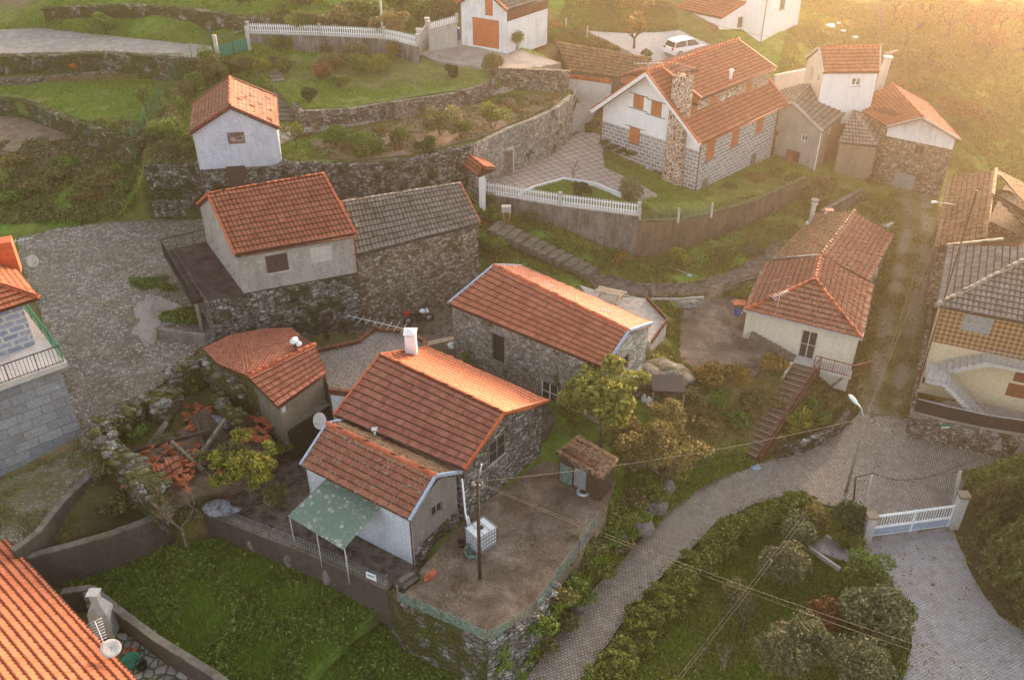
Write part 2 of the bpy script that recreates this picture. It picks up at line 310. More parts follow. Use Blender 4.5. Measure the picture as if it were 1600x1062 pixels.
# ---------------------------------------------------------------- mesh helpers
def obj(name, me, parent=None):
    o = bpy.data.objects.new(name, me); sc.collection.objects.link(o)
    if parent is not None:
        o.parent = parent
    return o
def tag(o, label=None, cat=None, group=None, kind=None):
    if label: o['label'] = label
    if cat: o['category'] = cat
    if group: o['group'] = group
    if kind: o['kind'] = kind
    return o
ORG = {}
def thing(name, label, cat, loc=(0, 0, 0), group=None):
    o = bpy.data.objects.new(name, None); sc.collection.objects.link(o); o.location = loc
    o.empty_display_size = .3; ORG[o] = Vector(loc)
    return tag(o, label, cat, group, 'thing')
class MB:
    """collects shapes in world coordinates; build() links them as one mesh"""
    def __init__(s): s.v = []; s.f = []; s.uv = {}; s.sm = set()
    def vs(s, pts): i = len(s.v); s.v.extend([tuple(p) for p in pts]); return i
    def face(s, pts, uv=None):
        i = s.vs(pts); s.f.append(tuple(range(i, i+len(pts))))
        if uv: s.uv[len(s.f)-1] = uv
    def hexa(s, b, t):            # bottom 4, top 4 (counter clockwise seen from above)
        i = s.vs(list(b)+list(t))
        s.f += [(i+3, i+2, i+1, i), (i+4, i+5, i+6, i+7)] + [(i+k, i+(k+1) % 4, i+4+(k+1) % 4, i+4+k) for k in range(4)]
    def box(s, c, size, rz=0, tilt=None):
        hx, hy, hz = size[0]/2, size[1]/2, size[2]/2; co, si = math.cos(rz), math.sin(rz)
        def T(x, y, z):
            if tilt: v = Vector((x, y, z)); v.rotate(tilt); x, y, z = v
            return (c[0]+x*co-y*si, c[1]+x*si+y*co, c[2]+z)
        s.hexa([T(-hx, -hy, -hz), T(hx, -hy, -hz), T(hx, hy, -hz), T(-hx, hy, -hz)], [T(-hx, -hy, hz), T(hx, -hy, hz), T(hx, hy, hz), T(-hx, hy, hz)])
    def beam(s, p, q, w, h, up=Vector((0, 0, 1))):
        p, q = Vector(p), Vector(q); d = (q-p).normalized()
        if abs(d.dot(up)) > .98: up = Vector((0, 1, 0))
        a = d.cross(up).normalized()*w/2; b = a.cross(d).normalized()*h/2
        if b.dot(up) < 0: b = -b
        i = s.vs([p-a-b, p+a-b, p+a+b, p-a+b, q-a-b, q+a-b, q+a+b, q-a+b])
        s.f += [(i, i+1, i+2, i+3), (i+7, i+6, i+5, i+4)]+[(i+(k+1) % 4, i+k, i+4+k, i+4+(k+1) % 4) for k in range(4)]
    def tube(s, pts, r, n=6, cap=True, smooth=True):
        pts = [Vector(p) for p in pts]; rs = r if isinstance(r, (list, tuple)) else [r]*len(pts)
        base = len(s.v); prev = None
        for j, p in enumerate(pts):
            d = (pts[min(j+1, len(pts)-1)]-pts[max(j-1, 0)])
            d = d.normalized() if d.length > 1e-9 else Vector((0, 0, 1))
            a = (prev - d*prev.dot(d)) if prev else d.orthogonal()
            a = a.normalized() if a.length > 1e-6 else d.orthogonal().normalized()
            prev = a; b = d.cross(a)
            for k in range(n):
                t = 2*math.pi*k/n; s.v.append(tuple(p+(a*math.cos(t)+b*math.sin(t))*rs[j]))
        for j in range(len(pts)-1):
            for k in range(n):
                f = (base+j*n+k, base+j*n+(k+1) % n, base+(j+1)*n+(k+1) % n, base+(j+1)*n+k)
                if smooth: s.sm.add(len(s.f))
                s.f.append(f)
        if cap:
            s.f.append(tuple(base+k for k in reversed(range(n)))); e = base+(len(pts)-1)*n; s.f.append(tuple(e+k for k in range(n)))
    def lathe(s, c, prof, n=14, axis=None):
        base = len(s.v); q = Vector((0, 0, 1)).rotation_difference(Vector(axis)) if axis else None
        for r, z in prof:
            for k in range(n):
                t = 2*math.pi*k/n; v = Vector((r*math.cos(t), r*math.sin(t), z))
                if q: v.rotate(q)
                s.v.append(tuple(Vector(c)+v))
        for j in range(len(prof)-1):
            for k in range(n):
                s.sm.add(len(s.f)); s.f.append((base+j*n+k, base+j*n+(k+1) % n, base+(j+1)*n+(k+1) % n, base+(j+1)*n+k))
    def rock(s, c, r, seed=0, sub=1, sq=(1, 1, .75)):
        bm = bmesh.new(); bmesh.ops.create_icosphere(bm, subdivisions=sub+1, radius=1)
        i = len(s.v); sv = Vector((seed*3.1, seed*1.7, 0))
        for v in bm.verts:
            d = 1+.45*noise.noise(v.co*1.3+sv)+.2*noise.noise(v.co*3.1+sv)
            s.v.append((c[0]+v.co.x*r*sq[0]*d, c[1]+v.co.y*r*sq[1]*d, c[2]+v.co.z*r*sq[2]*d))
        for f in bm.faces: s.f.append(tuple(i+v.index for v in f.verts))
        bm.free()
    def build(s, name, mat, parent=None, smooth=False, keep=False):
        o0 = ORG.get(parent, Vector((0, 0, 0))) if parent is not None else Vector((0, 0, 0))
        if parent is not None and parent not in ORG: o0 = ORG.get(PAR.get(parent), Vector((0, 0, 0)))
        V_ = np.array(s.v, dtype=np.float64).reshape(-1, 3)-np.array(o0)
        me = bpy.data.meshes.new(name); me.from_pydata(V_.tolist(), [], s.f); me.update()
        uvl = me.uv_layers.new(name='UVMap'); data = np.zeros(len(me.loops)*2, dtype=np.float32)
        W = np.array(s.v)
        for p in me.polygons:
            li = p.loop_start
            if p.index in s.uv:
                for k, q in enumerate(s.uv[p.index]): data[2*(li+k)] = q[0]; data[2*(li+k)+1] = q[1]
            else:
                n = p.normal
                if abs(n.z) < .8:
                    L = math.hypot(n.x, n.y) or 1; tx, ty = -n.y/L, n.x/L
                    for k, vi in enumerate(p.vertices): data[2*(li+k)] = W[vi][0]*tx+W[vi][1]*ty; data[2*(li+k)+1] = W[vi][2]
                else:
                    for k, vi in enumerate(p.vertices): data[2*(li+k)] = W[vi][0]; data[2*(li+k)+1] = W[vi][1]
            if smooth or p.index in s.sm: p.use_smooth = True
        uvl.data.foreach_set('uv', data)
        me.materials.append(MATS[mat]); o = obj(name, me, parent)
        if parent is not None: PAR[o] = parent if parent in ORG else PAR.get(parent)
        return o
PAR = {}
def mesh_np(name, v, f, mat, parent=None, rnd=None, smooth=False):
    o0 = np.array(ORG[parent]) if parent in ORG else (np.array(ORG[PAR[parent]]) if parent is not None and parent in PAR else np.zeros(3))
    me = bpy.data.meshes.new(name); v = np.asarray(v, dtype=np.float32)-o0.astype(np.float32); f = np.asarray(f, dtype=np.int32); n, m = f.shape
    me.vertices.add(len(v)); me.vertices.foreach_set('co', v.ravel()); me.loops.add(n*m); me.loops.foreach_set('vertex_index', f.ravel())
    me.polygons.add(n); me.polygons.foreach_set('loop_start', np.arange(0, n*m, m, dtype=np.int32)); me.polygons.foreach_set('loop_total', np.full(n, m, dtype=np.int32))
    if smooth: me.polygons.foreach_set('use_smooth', np.ones(n, dtype=bool))
    me.update(calc_edges=True)
    if rnd is not None:
        a = me.attributes.new('rnd', 'FLOAT', 'POINT'); a.data.foreach_set('value', np.asarray(rnd, dtype=np.float32))
    me.materials.append(MATS[mat]); o = obj(name, me, parent)
    if parent is not None: PAR[o] = parent if parent in ORG else PAR.get(parent)
    return o
def leafmesh(c, size, up=.35, asp=.5, bend=.25):
    """diamond leaves at points c"""
    n = len(c); size = np.broadcast_to(np.asarray(size, float), (n,))*RNG.uniform(.4, 1.7, n)
    d = RNG.normal(size=(n, 3)); d[:, 2] += up; d /= np.linalg.norm(d, axis=1)[:, None]
    r = RNG.normal(size=(n, 3)); sd_ = np.cross(d, r); sd_ /= np.linalg.norm(sd_, axis=1)[:, None]; nn = np.cross(d, sd_)
    L = size[:, None]
    v = np.stack([c-d*L*.5, c+sd_*L*asp*.5+nn*L*bend*.3, c+d*L*.5, c-sd_*L*asp*.5+nn*L*bend*.3], 1).reshape(-1, 3)
    f = np.arange(4*n).reshape(n, 4); return v, f, np.repeat(RNG.uniform(0, 1, n), 4)
def merge(parts):
    vs, fs, rs, k = [], [], [], 0
    for v, f, r in parts: vs.append(v); fs.append(f+k); rs.append(r); k += len(v)
    return np.concatenate(vs), np.concatenate(fs), np.concatenate(rs)
def ellip(c, rad, n, shell=.55, lumps=9, lr=.38, flat=.25):
    """leaf positions in an uneven clumpy ellipsoid"""
    c = np.array(c, float); rad = np.array(rad, float)
    u = RNG.normal(size=(lumps, 3)); u /= np.linalg.norm(u, axis=1)[:, None]; u[:, 2] = np.where(u[:, 2] < -flat, -u[:, 2], u[:, 2])
    cc = u*RNG.uniform(.35, .8, (lumps, 1)); rr = RNG.uniform(.7, 1.35, lumps)*lr
    i = RNG.integers(0, lumps, n); w_ = RNG.normal(size=(n, 3)); w_ /= np.linalg.norm(w_, axis=1)[:, None]
    q = cc[i]+w_*(rr[i]*RNG.uniform(shell, 1.0, n)**.7)[:, None]
    return c+q*rad
# ---------------------------------------------------------------- ground heights
COL = dict(G=(.13, .205, .034), M=(.15, .165, .04), D=(.20, .145, .095), Y=(.25, .23, .05), R=(.18, .125, .058), K=(.085, .08, .035), g=(.16, .24, .042))
def rbf(pts, vals):
    X = np.array(pts, float); n = len(X); D = np.linalg.norm(X[:, None]-X[None], axis=2)
    A = np.zeros((n+1, n+1)); A[:n, :n] = -D + np.eye(n)*(-.0); A[:n, n] = 1; A[n, :n] = 1
    b = np.zeros((n+1,)); b[:n] = vals; w_ = np.linalg.lstsq(A, b, rcond=None)[0]
    def f(Q):
        Q = np.atleast_2d(np.asarray(Q, float)); out = np.zeros(len(Q))
        for s0 in range(0, len(Q), 20000):
            q = Q[s0:s0+20000]; out[s0:s0+20000] = -np.linalg.norm(q[:, None]-X[None], axis=2)@w_[:n]+w_[n]
        return out
    return f
def inpoly(Q, poly):
    x, y = Q[:, 0], Q[:, 1]; c = np.zeros(len(Q), bool); n = len(poly); PA = np.asarray(poly, float)
    b0, b1 = PA.min(0), PA.max(0); ok = (x >= b0[0]) & (x <= b1[0]) & (y >= b0[1]) & (y <= b1[1])
    if not ok.any(): return c
    if len(Q) > 200 and ok.sum() < len(Q)*.9: c[ok] = inpoly(Q[ok], poly); return c
    if len(Q) <= 200:
        q = np.roll(PA, -1, 0); X, Y = x[:, None], y[:, None]; dy = q[:, 1]-PA[:, 1]; dy = np.where(dy == 0, 1e-12, dy)
        return ((((PA[:, 1] > Y) != (q[:, 1] > Y)) & (X < (q[:, 0]-PA[:, 0])*(Y-PA[:, 1])/dy+PA[:, 0])).sum(1) % 2).astype(bool)
    for i in range(n):
        x0, y0 = poly[i]; x1, y1 = poly[(i+1) % n]
        if y0 == y1: continue
        c ^= ((y0 > y) != (y1 > y)) & (x < (x1-x0)*(y-y0)/(y1-y0)+x0)
    return c
CTRL = [(100,1000,.6,'D'),(250,1062,.5,'D'),(0,1062,.6,'D'),(150,905,1.2,'G'),(300,900,1,'G'),(400,950,.9,'G'),(300,1050,.6,'G'),(450,900,1,'G'),(530,945,.8,'G'),(450,1050,.5,'G'),
 (620,1000,-.3,'G'),(700,1050,-.5,'G'),(560,1050,-.2,'G'),(760,1100,-.8,'G'),(585,985,-.2,'G'),(600,960,-.2,'K'),
 (1000,1000,-.5,'M'),(1100,900,-.6,'M'),(1200,850,-.5,'M'),(1100,1050,-1,'M'),(1250,1000,-.8,'K'),(1340,850,-.1,'M'),(1300,950,-.5,'K'),(1050,880,-.3,'K'),
 (1560,860,.2,'K'),(1600,780,.3,'K'),(1700,900,.3,'K'),(1650,700,0,'M'),
 (965,640,3.1,'G'),(905,680,3.1,'G'),(1020,600,3.5,'M'),(1030,560,4.2,'M'),(1050,650,2.8,'R'),(1100,700,1.3,'M'),(1150,715,.3,'M'),(1100,620,2.7,'R'),(1150,645,1.7,'R'),(1075,590,3.2,'M'),(1250,655,1.0,'R'),(1300,672,.3,'R'),(1320,620,.8,'R'),(1020,720,1.8,'M'),(990,770,1.4,'G'),(1270,600,2,'K'),
 (870,380,4.8,'G'),(820,350,6,'G'),(940,405,4,'G'),(770,345,6.4,'M'),(740,420,5,'K'),(690,450,4.3,'K'),(640,480,4,'K'),(750,310,7,'G'),
 (1040,408,3.9,'g'),(1130,402,4.1,'g'),(1220,355,4.5,'M'),(1280,310,4.5,'M'),(1380,330,3.4,'M'),(1300,290,4.6,'M'),(1000,410,3.8,'G'),(1420,310,3.4,'Y'),
 (1510,300,3.2,'Y'),(1560,230,4,'g'),(1590,150,5.5,'Y'),(1450,140,6.4,'R'),(1500,80,8.5,'R'),(1590,30,11,'Y'),(1400,60,9.5,'R'),(1300,40,11,'Y'),(1240,90,10,'g'),(1225,110,9,'g'),(1250,110,9,'Y'),(1700,250,3.5,'Y'),(1750,100,7,'Y'),(1500,190,4.8,'R'),(1540,300,3,'g'),(1260,20,11.5,'g'),(1310,150,6,'R'),(1500,130,6.6,'Y'),
 (1700,500,2,'D'),(1600,400,3,'D'),(1500,450,2.6,'D'),
 (960,30,12.5,'R'),(900,20,13.6,'G'),(870,75,11.6,'R'),(930,85,11,'R'),(1100,-10,14,'R'),(1010,15,12.8,'R'),(700,20,13.6,'M'),(640,40,13.4,'M'),(1000,-20,15,'g'),(900,-10,15,'g'),
 (600,215,10.6,'D'),(500,220,10.6,'g'),(850,150,10.8,'M'),(780,180,10.6,'M'),(700,215,10.6,'D'),(560,205,10.7,'D'),(650,190,10.8,'D'),(820,170,10.7,'g'),(460,235,10.6,'g'),(720,190,10.7,'M'),(330,250,10.6,'K'),
 (400,90,12.4,'M'),(560,80,12.5,'D'),(480,100,12.2,'D'),(430,150,11.6,'M'),(500,70,12.6,'g'),(600,85,12.4,'M'),(540,75,12.6,'g'),
 (500,35,14.3,'G'),(420,35,14.3,'M'),(100,-5,15.5,'G'),(400,-5,16,'G'),(600,0,15.5,'G'),(250,-5,15.6,'G'),(200,45,13.3,'G'),(330,50,13.3,'G'),(30,20,13.8,'M'),(40,0,14.5,'D'),
 (50,110,11.6,'R'),(200,103,11.6,'R'),(310,100,12,'M'),
 (0,190,9.8,'D'),(120,235,9.3,'D'),(100,200,9.7,'D'),(50,180,9.9,'D'),(180,240,9.2,'D'),
 (50,280,7.7,'R'),(150,290,7.7,'R'),(200,325,6.7,'M'),(60,340,6.4,'M'),(0,345,6.3,'G'),(230,280,8.2,'M'),(250,320,7.2,'M'),(150,262,8.7,'R'),(0,250,8.6,'R'),(100,345,6.4,'G'),(300,330,6.8,'K'),
 (250,200,10.5,'M'),(275,240,10.5,'K'),(290,130,11.3,'K'),(330,110,12,'K'),(300,300,7.4,'K'),(400,300,7.3,'K'),(560,320,7.3,'K'),(690,300,7.2,'K'),
 (0,700,4.2,'D'),(-60,600,5.2,'D'),(70,870,2.6,'K'),(150,830,2.6,'R'),(200,810,2.6,'K'),(230,800,2.5,'K'),(140,760,3,'R'),(300,800,2.3,'R'),(20,860,3,'M'),(120,760,3.6,'M'),
 (450,790,2.2,'D'),(380,770,2.2,'K'),
 (-300,500,6,'D'),(1900,500,3,'Y'),(-300,1200,1,'G'),(1900,1200,0,'M'),(800,1300,-1,'M'),(-200,-60,17,'G'),(800,-80,18.5,'G'),(1800,-80,14,'Y'),(1300,-60,14,'Y'),(400,-80,18,'G')]
REG = []   # (name, material, xy polygon, height function)
def densify(pts, step=.6, jit=0, closed=True):
    out = []; n = len(pts)
    for i in range(n if closed else n-1):
        a, b = Vector(pts[i]), Vector(pts[(i+1) % n]); k = max(1, int((b-a).length/step))
        for j in range(k):
            p = a.lerp(b, j/k)
            if jit and j: p = p+Vector((random.uniform(-jit, jit), random.uniform(-jit, jit), 0))
            out.append(p)
    if not closed: out.append(Vector(pts[-1]))
    return out
def region(name, mat, px, jit=.06, lab=None, extra=(), ctrl=True, uvrot=None, smooth=True):
    pts = [P(*q) if len(q) == 3 else V(*P(*q[:3]).xy, q[3]) for q in px]; d = densify(pts, .6, jit)
    hs = pts+[P(*q) for q in extra]
    f = rbf([(p.x, p.y) for p in hs], [p.z for p in hs])
    REG.append((name, mat, [(p.x, p.y) for p in d], f, uvrot))
region('ground', 'ground_cover', [(225,262,10.6,8.2),(430,255,10.6,7.3),(560,258,10.6,7.2),(640,250,10.6,7.1),(740,228,10.6,7.1),(792,202,10.6,7.1),(870,170,10.7,7.2),(893,152,10.8,7.5),(905,206,7.3),(800,262,7),(758,294,7),(720,320,6.8),(560,345,6.9),(330,325,6.9),(255,318,7.2)])
region('ground', 'ground_cover', [(225,262,10.5),(430,255,10.5),(560,258,10.5),(640,250,10.5),(740,228,10.5),(792,202,10.5),(870,170,10.6),(893,152,10.7),(890,112,12.6,10.9),(770,108,12.6,10.9),(660,150,10.9),(440,150,11.3),(345,110,11.6),(290,122,11.2),(250,170,10.7),(232,215,10.4)], extra=[(500,220,10.55),(600,210,10.55)])
region('ground', 'ground_cover', [(445,150,11.95),(466,171,11.95),(540,169,11.95),(640,153,11.95),(745,138,11.95),(782,122,11.95),(775,106,12.4),(690,96,12.5),(655,82,12.7),(600,78,12.6),(388,80,12.7),(345,96,12.3),(400,112,12)], extra=[(560,85,12.4),(500,100,12.2)])
region('ground', 'ground_cover', [(758,296,6.9),(900,322,6.8),(1000,336,6.2),(1120,334,5.3),(1262,292,4.9),(1265,258,4.9),(1240,225,4.9),(1190,190,5),(1000,150,7),(900,190,7.2),(800,258,6.9)])
region('ground', 'ground_cover', [(758,296,6.9,6.0),(900,322,6.8,5.2),(1000,338,6.2,3.6),(1120,336,5.3,3.9),(1262,294,4.9,4.3),(1245,330,4.3),(1215,372,4.1),(1180,402,3.9),(1130,428,3.7),(1080,441,3.5),(1000,441,3.4),(960,430,3.5),(905,422,3.7),(840,395,4.6),(780,372,5.4),(745,345,5.9)])
region('lawn', 'ground_cover', [(85,905,1.3),(240,858,1.1),(346,814,2.2,1.0),(480,864,2.2,.9),(604,922,2.2,.8),(606,950,.5),(560,985,.3),(480,1066,.2),(470,1140,.2),(300,1100,.6),(330,1062,.7),(120,928,1)])
region('lawn', 'ground_cover', [(622,942,3,-.3),(690,972,3,-.4),(762,1008,3,-.6),(800,1080,-.3),(780,1200,-.8),(470,1160,-.5),(485,1070,-.4),(565,990,-.3),(608,955,-.3)])
region('ground', 'ground_cover', [(-60,88,13.1,11.6),(150,80,13.1,11.6),(300,86,13.1,11.7),(300,112,11.6),(100,121,11.6),(-60,125,11.6)])
region('ground', 'soil', [(-60,150,10.8,9.8),(40,152,10.8,9.8),(110,182,10.8,9.7),(200,216,10.5,9.3),(215,240,9.0),(150,250,9.0),(60,240,9.1),(-60,235,9.2)])
region('road', 'road_setts', [(740,1170,0),(820,1066,0),(870,992,0),(930,917,0),(985,860,0),(1040,803,0),(1090,764,0),(1140,738,0),(1195,720,0),(1250,702,0),(1310,678,0),(1342,645,.1),(1424,652,.1),(1440,675,0),(1520,702,0),(1600,716,0),(1700,720,0),(1700,745,0),(1560,722,0),(1512,740,0),(1502,775,0),(1487,822,0),(1352,842,0),(1345,800,0),(1290,788,0),(1240,770,0),(1180,786,0),(1120,816,0),(1070,866,0),(1010,924,0),(960,990,0),(905,1066,0),(850,1170,0)], uvrot='road')
region('lane', 'lane_track', [(1342,645,.1),(1338,610,.4),(1352,560,.9),(1364,500,1.4),(1386,440,1.9),(1402,375,2.6),(1392,325,3.1),(1398,295,3.3),(1462,292,3.3),(1468,330,3.0),(1462,400,2.3),(1450,500,1.4),(1436,580,.7),(1424,652,.1)], uvrot='lane')
region('driveway', 'drive_setts', [(1352,842,0),(1487,822,0),(1500,855,0),(1520,900,0),(1560,960,0),(1600,985,0),(1680,1062,0),(1750,1200,0),(1380,1200,0),(1408,1062,0),(1425,1010,0),(1420,950,0),(1390,905,0),(1345,885,0),(1300,870,0),(1262,852,0),(1290,836,0),(1348,866,0)], uvrot=.5)
region('yard', 'yard_dirt', [(660,905,3),(655,893,3),(735,800,3),(850,720,3),(870,722,3),(885,740,3),(960,752,3),(948,800,3),(905,868,3),(868,915,3),(838,965,3),(762,1006,3),(690,968,3),(622,938,3),(640,918,3)])
region('yard', 'paving_dark', [(330,800,2.2),(420,680,2.4),(480,725,2.3),(560,790,2.2),(650,880,2.2),(655,895,2.2),(640,918,2.4),(606,918,2.2),(480,862,2.2),(346,812,2.2)])
region('courtyard', 'paving_dark', [(556,540,4),(560,495,4),(690,470,4),(720,500,3.8),(780,560,3.6),(850,625,3.4),(868,655,3.2),(850,690,3.1),(760,600,3.4),(680,545,3.6),(600,560,3.8)])
region('plaza', 'cobble_plaza', [(28,372,6.1),(90,356,6.3),(180,346,6.3),(320,338,6.5),(335,400,6.2),(345,520,5.4),(335,532,5.3),(310,545,5.2),(255,598,5),(160,668,4.8),(128,705,4.5),(100,600,5),(60,480,5.5),(30,405,5.8)])
region('path', 'cobble_mossy', [(-40,790,4),(0,752,4.2),(128,700,4.5),(160,668,4.8),(166,705,4.4),(158,742,4),(90,800,3.8),(24,856,3.6),(-40,900,3.4)])
region('path', 'paving_dark', [(905,422,3.8),(960,430,3.6),(1000,441,3.5),(1080,441,3.6),(1130,428,3.8),(1180,402,4),(1215,372,4.2),(1225,395,4),(1190,432,3.7),(1110,462,3.4),(1000,464,3.3),(930,450,3.5)])
region('yard', 'yard_dirt', [(1062,490,3.3),(1100,462,3.35),(1150,462,3.4),(1175,500,3.2),(1215,560,3.2),(1170,590,3.1),(1100,588,3.2),(1062,560,3.3)])
region('lawn', 'grass_short', [(785,301,7),(820,300,7),(880,281,7),(985,308,6.4),(1010,318,6),(1085,322,5.2),(1190,272,5),(1262,272,5),(1262,290,5),(1120,332,5.4),(1000,334,6.3),(900,318,6.9),(762,296,7)])
region('patio', 'patio_paving', [(762,292,7),(800,262,7),(882,212,7.2),(905,206,7.3),(940,210,7.3),(945,262,6.8),(1030,305,6),(1010,318,6),(985,307,6.5),(880,280,7),(820,299,7),(785,301,7)])
region('driveway', 'slab_old', [(655,84,12.8),(725,56,13),(800,72,12.9),(876,98,12.6),(845,106,12.5),(770,108,12.5),(690,98,12.6)])
region('lawn', 'grass_short', [(456,138,12),(520,112,12.1),(600,98,12.2),(655,92,12.3),(700,99,12.3),(775,116,12),(780,122,12),(745,137,12),(640,152,12),(540,168,12),(466,170,12),(452,155,12)])
region('ground', 'soil', [(484,222,10.62),(560,204,10.68),(700,176,10.72),(800,148,10.8),(880,150,10.85),(862,166,10.8),(795,194,10.68),(740,218,10.65),(640,242,10.62),(560,249,10.62),(500,247,10.6)])
region('path', 'pale_slab', [(437,222,10.8),(434,198,10.9),(560,181,11),(680,159,11),(790,131,11.1),(802,138,11.1),(700,166,11),(560,192,10.9),(475,208,10.8)])
region('lawn', 'grass_short', [(-40,128,11.2),(100,124,11.2),(290,116,11.3),(278,128,11.1),(245,196,10.6),(205,212,10.5),(100,178,10.8),(-40,146,11.1)])
region('road', 'gravel', [(-60,50,13.2),(60,44,13.2),(330,72,13.1),(334,92,13),(150,80,13.1),(-60,86,13)])
region('courtyard', 'light_concrete', [(915,48,12.3),(990,52,12.1),(1060,47,12),(1110,70,11.2),(1060,100,10.6),(1010,95,10.9),(960,70,11.7)])
region('terrace', 'slab_old', [(1425,640,1.5),(1480,625,1.5),(1600,640,1.5),(1720,650,1.5),(1720,705,1.5),(1600,690,1.5),(1430,650,1.5)])
region('courtyard', 'stone_flags', [(180,990,.9),(215,985,.9),(330,1062,.9),(400,1130,.9),(230,1130,.9)])
region('path', 'slab_old', [(208,478,5.6),(236,462,5.6),(262,470,5.6),(292,482,5.6),(272,505,5.5),(244,512,5.5),(236,545,5.3),(205,520,5.4),(214,500,5.5)], jit=.16)
REG[-1] = REG[-1][:3]+((lambda Q, f0=[r for r in REG if r[0] == 'plaza'][0][3]: f0(Q)+.035),)+REG[-1][4:]
cp = [P(a, b, c_) for a, b, c_, d in CTRL]; cc_ = [COL[q[3]] for q in CTRL]
hp = [(p.x, p.y) for p in cp]; hv = [p.z for p in cp]
for nm, mt, poly, f, _ in REG:
    q = np.array(poly[::5]); hp += [tuple(a) for a in q]; hv += list(f(q)-.02)
BASE = rbf(hp, hv)
def ground(Q):
    Q = np.atleast_2d(np.asarray(Q, float)); z = BASE(Q)
    for nm, mt, poly, f, _ in REG:
        k = inpoly(Q, poly)
        if k.any(): z[k] = f(Q[k])
    return z
def G(px, py, z0=4):
    """where the sight line through this picture point meets the ground"""
    z = z0
    for _ in range(25):
        p = P(px, py, z); z = .4*z+.6*float(ground([(p.x, p.y)])[0])
    return P(px, py, z)
def GZ(x, y): return float(ground([(x, y)])[0])
# base sheet
def axis(a, b, step, far):
    c = list(np.arange(a, b, step)); lo_, hi, s = [], [], step
    x = a
    while x > -far: s *= 1.35; x -= s; lo_.append(x)
    s = step; x = c[-1]
    while x < far: s *= 1.35; x += s; hi.append(x)
    return np.array(lo_[::-1]+c+hi)
xs = axis(-62, 66, .4, 900); ys = axis(17, 118, .4, 900)
XX, YY = np.meshgrid(xs, ys); Q = np.stack([XX.ravel(), YY.ravel()], 1)
Qc = np.stack([np.clip(Q[:, 0], -90, 95), np.clip(Q[:, 1], 5, 135)], 1)
Z = BASE(Qc); nzv = np.array([noise.noise(Vector((x*.35, y*.35, 0)))*.14+noise.noise(Vector((x*1.3, y*1.3, 5)))*.07 for x, y in Q]); Z = Z+nzv
Z = np.clip(Z, -1.6, 60)
for nm, mt, poly, f, _ in REG:
    kk = inpoly(Q, poly)
    if kk.any(): Z[kk] = np.minimum(Z[kk], f(Q[kk])-.13)
near = (Q[:, 0] > -60) & (Q[:, 0] < 64) & (Q[:, 1] > 18) & (Q[:, 1] < 116); ni = np.where(near)[0]; qn = Q[ni]
for nm, mt, poly, f, _ in REG:
    A = np.array(poly); zb_ = f(A)-.13; lo_, hi_ = A.min(0)-1, A.max(0)+1; bb = np.where((qn > lo_).all(1) & (qn < hi_).all(1))[0]
    for s0 in range(0, len(bb), 4000):
        b2 = bb[s0:s0+4000]; D = np.linalg.norm(qn[b2][:, None]-A[None], axis=2); w_ = D.min(1) < .75; zz = zb_[D.argmin(1)]
        Z[ni[b2[w_]]] = np.minimum(Z[ni[b2[w_]]], zz[w_])
XC = np.array([(p.x, p.y) for p in cp]); CCo = np.array(cc_); cov = np.zeros((len(Q), 3))
jx = np.array([[noise.noise(Vector((x*.25, y*.25, 9)))*3, noise.noise(Vector((x*.25, y*.25, 19)))*3] for x, y in Q])
def cover(Q, jx):
    cov = np.zeros((len(Q), 3))
    for s0 in range(0, len(Q), 20000):
        D = np.linalg.norm((Q[s0:s0+20000]+jx[s0:s0+20000])[:, None]-XC[None], axis=2)+.3; W_ = D**-4.0; cov[s0:s0+20000] = (W_@CCo)/W_.sum(1)[:, None]
    return cov
cov = cover(Q, jx)
ny, nx = XX.shape; idx = np.arange(nx*ny).reshape(ny, nx)
fc = np.stack([idx[:-1, :-1], idx[:-1, 1:], idx[1:, 1:], idx[1:, :-1]], -1).reshape(-1, 4)
go = mesh_np('ground', np.stack([Q[:, 0], Q[:, 1], Z], 1), fc, 'ground_cover', smooth=True); tag(go, kind='structure')
ca = go.data.color_attributes.new('cover', 'FLOAT_COLOR', 'POINT'); ca.data.foreach_set('color', np.concatenate([cov, np.ones((len(Q), 1))], 1).astype(np.float32).ravel())
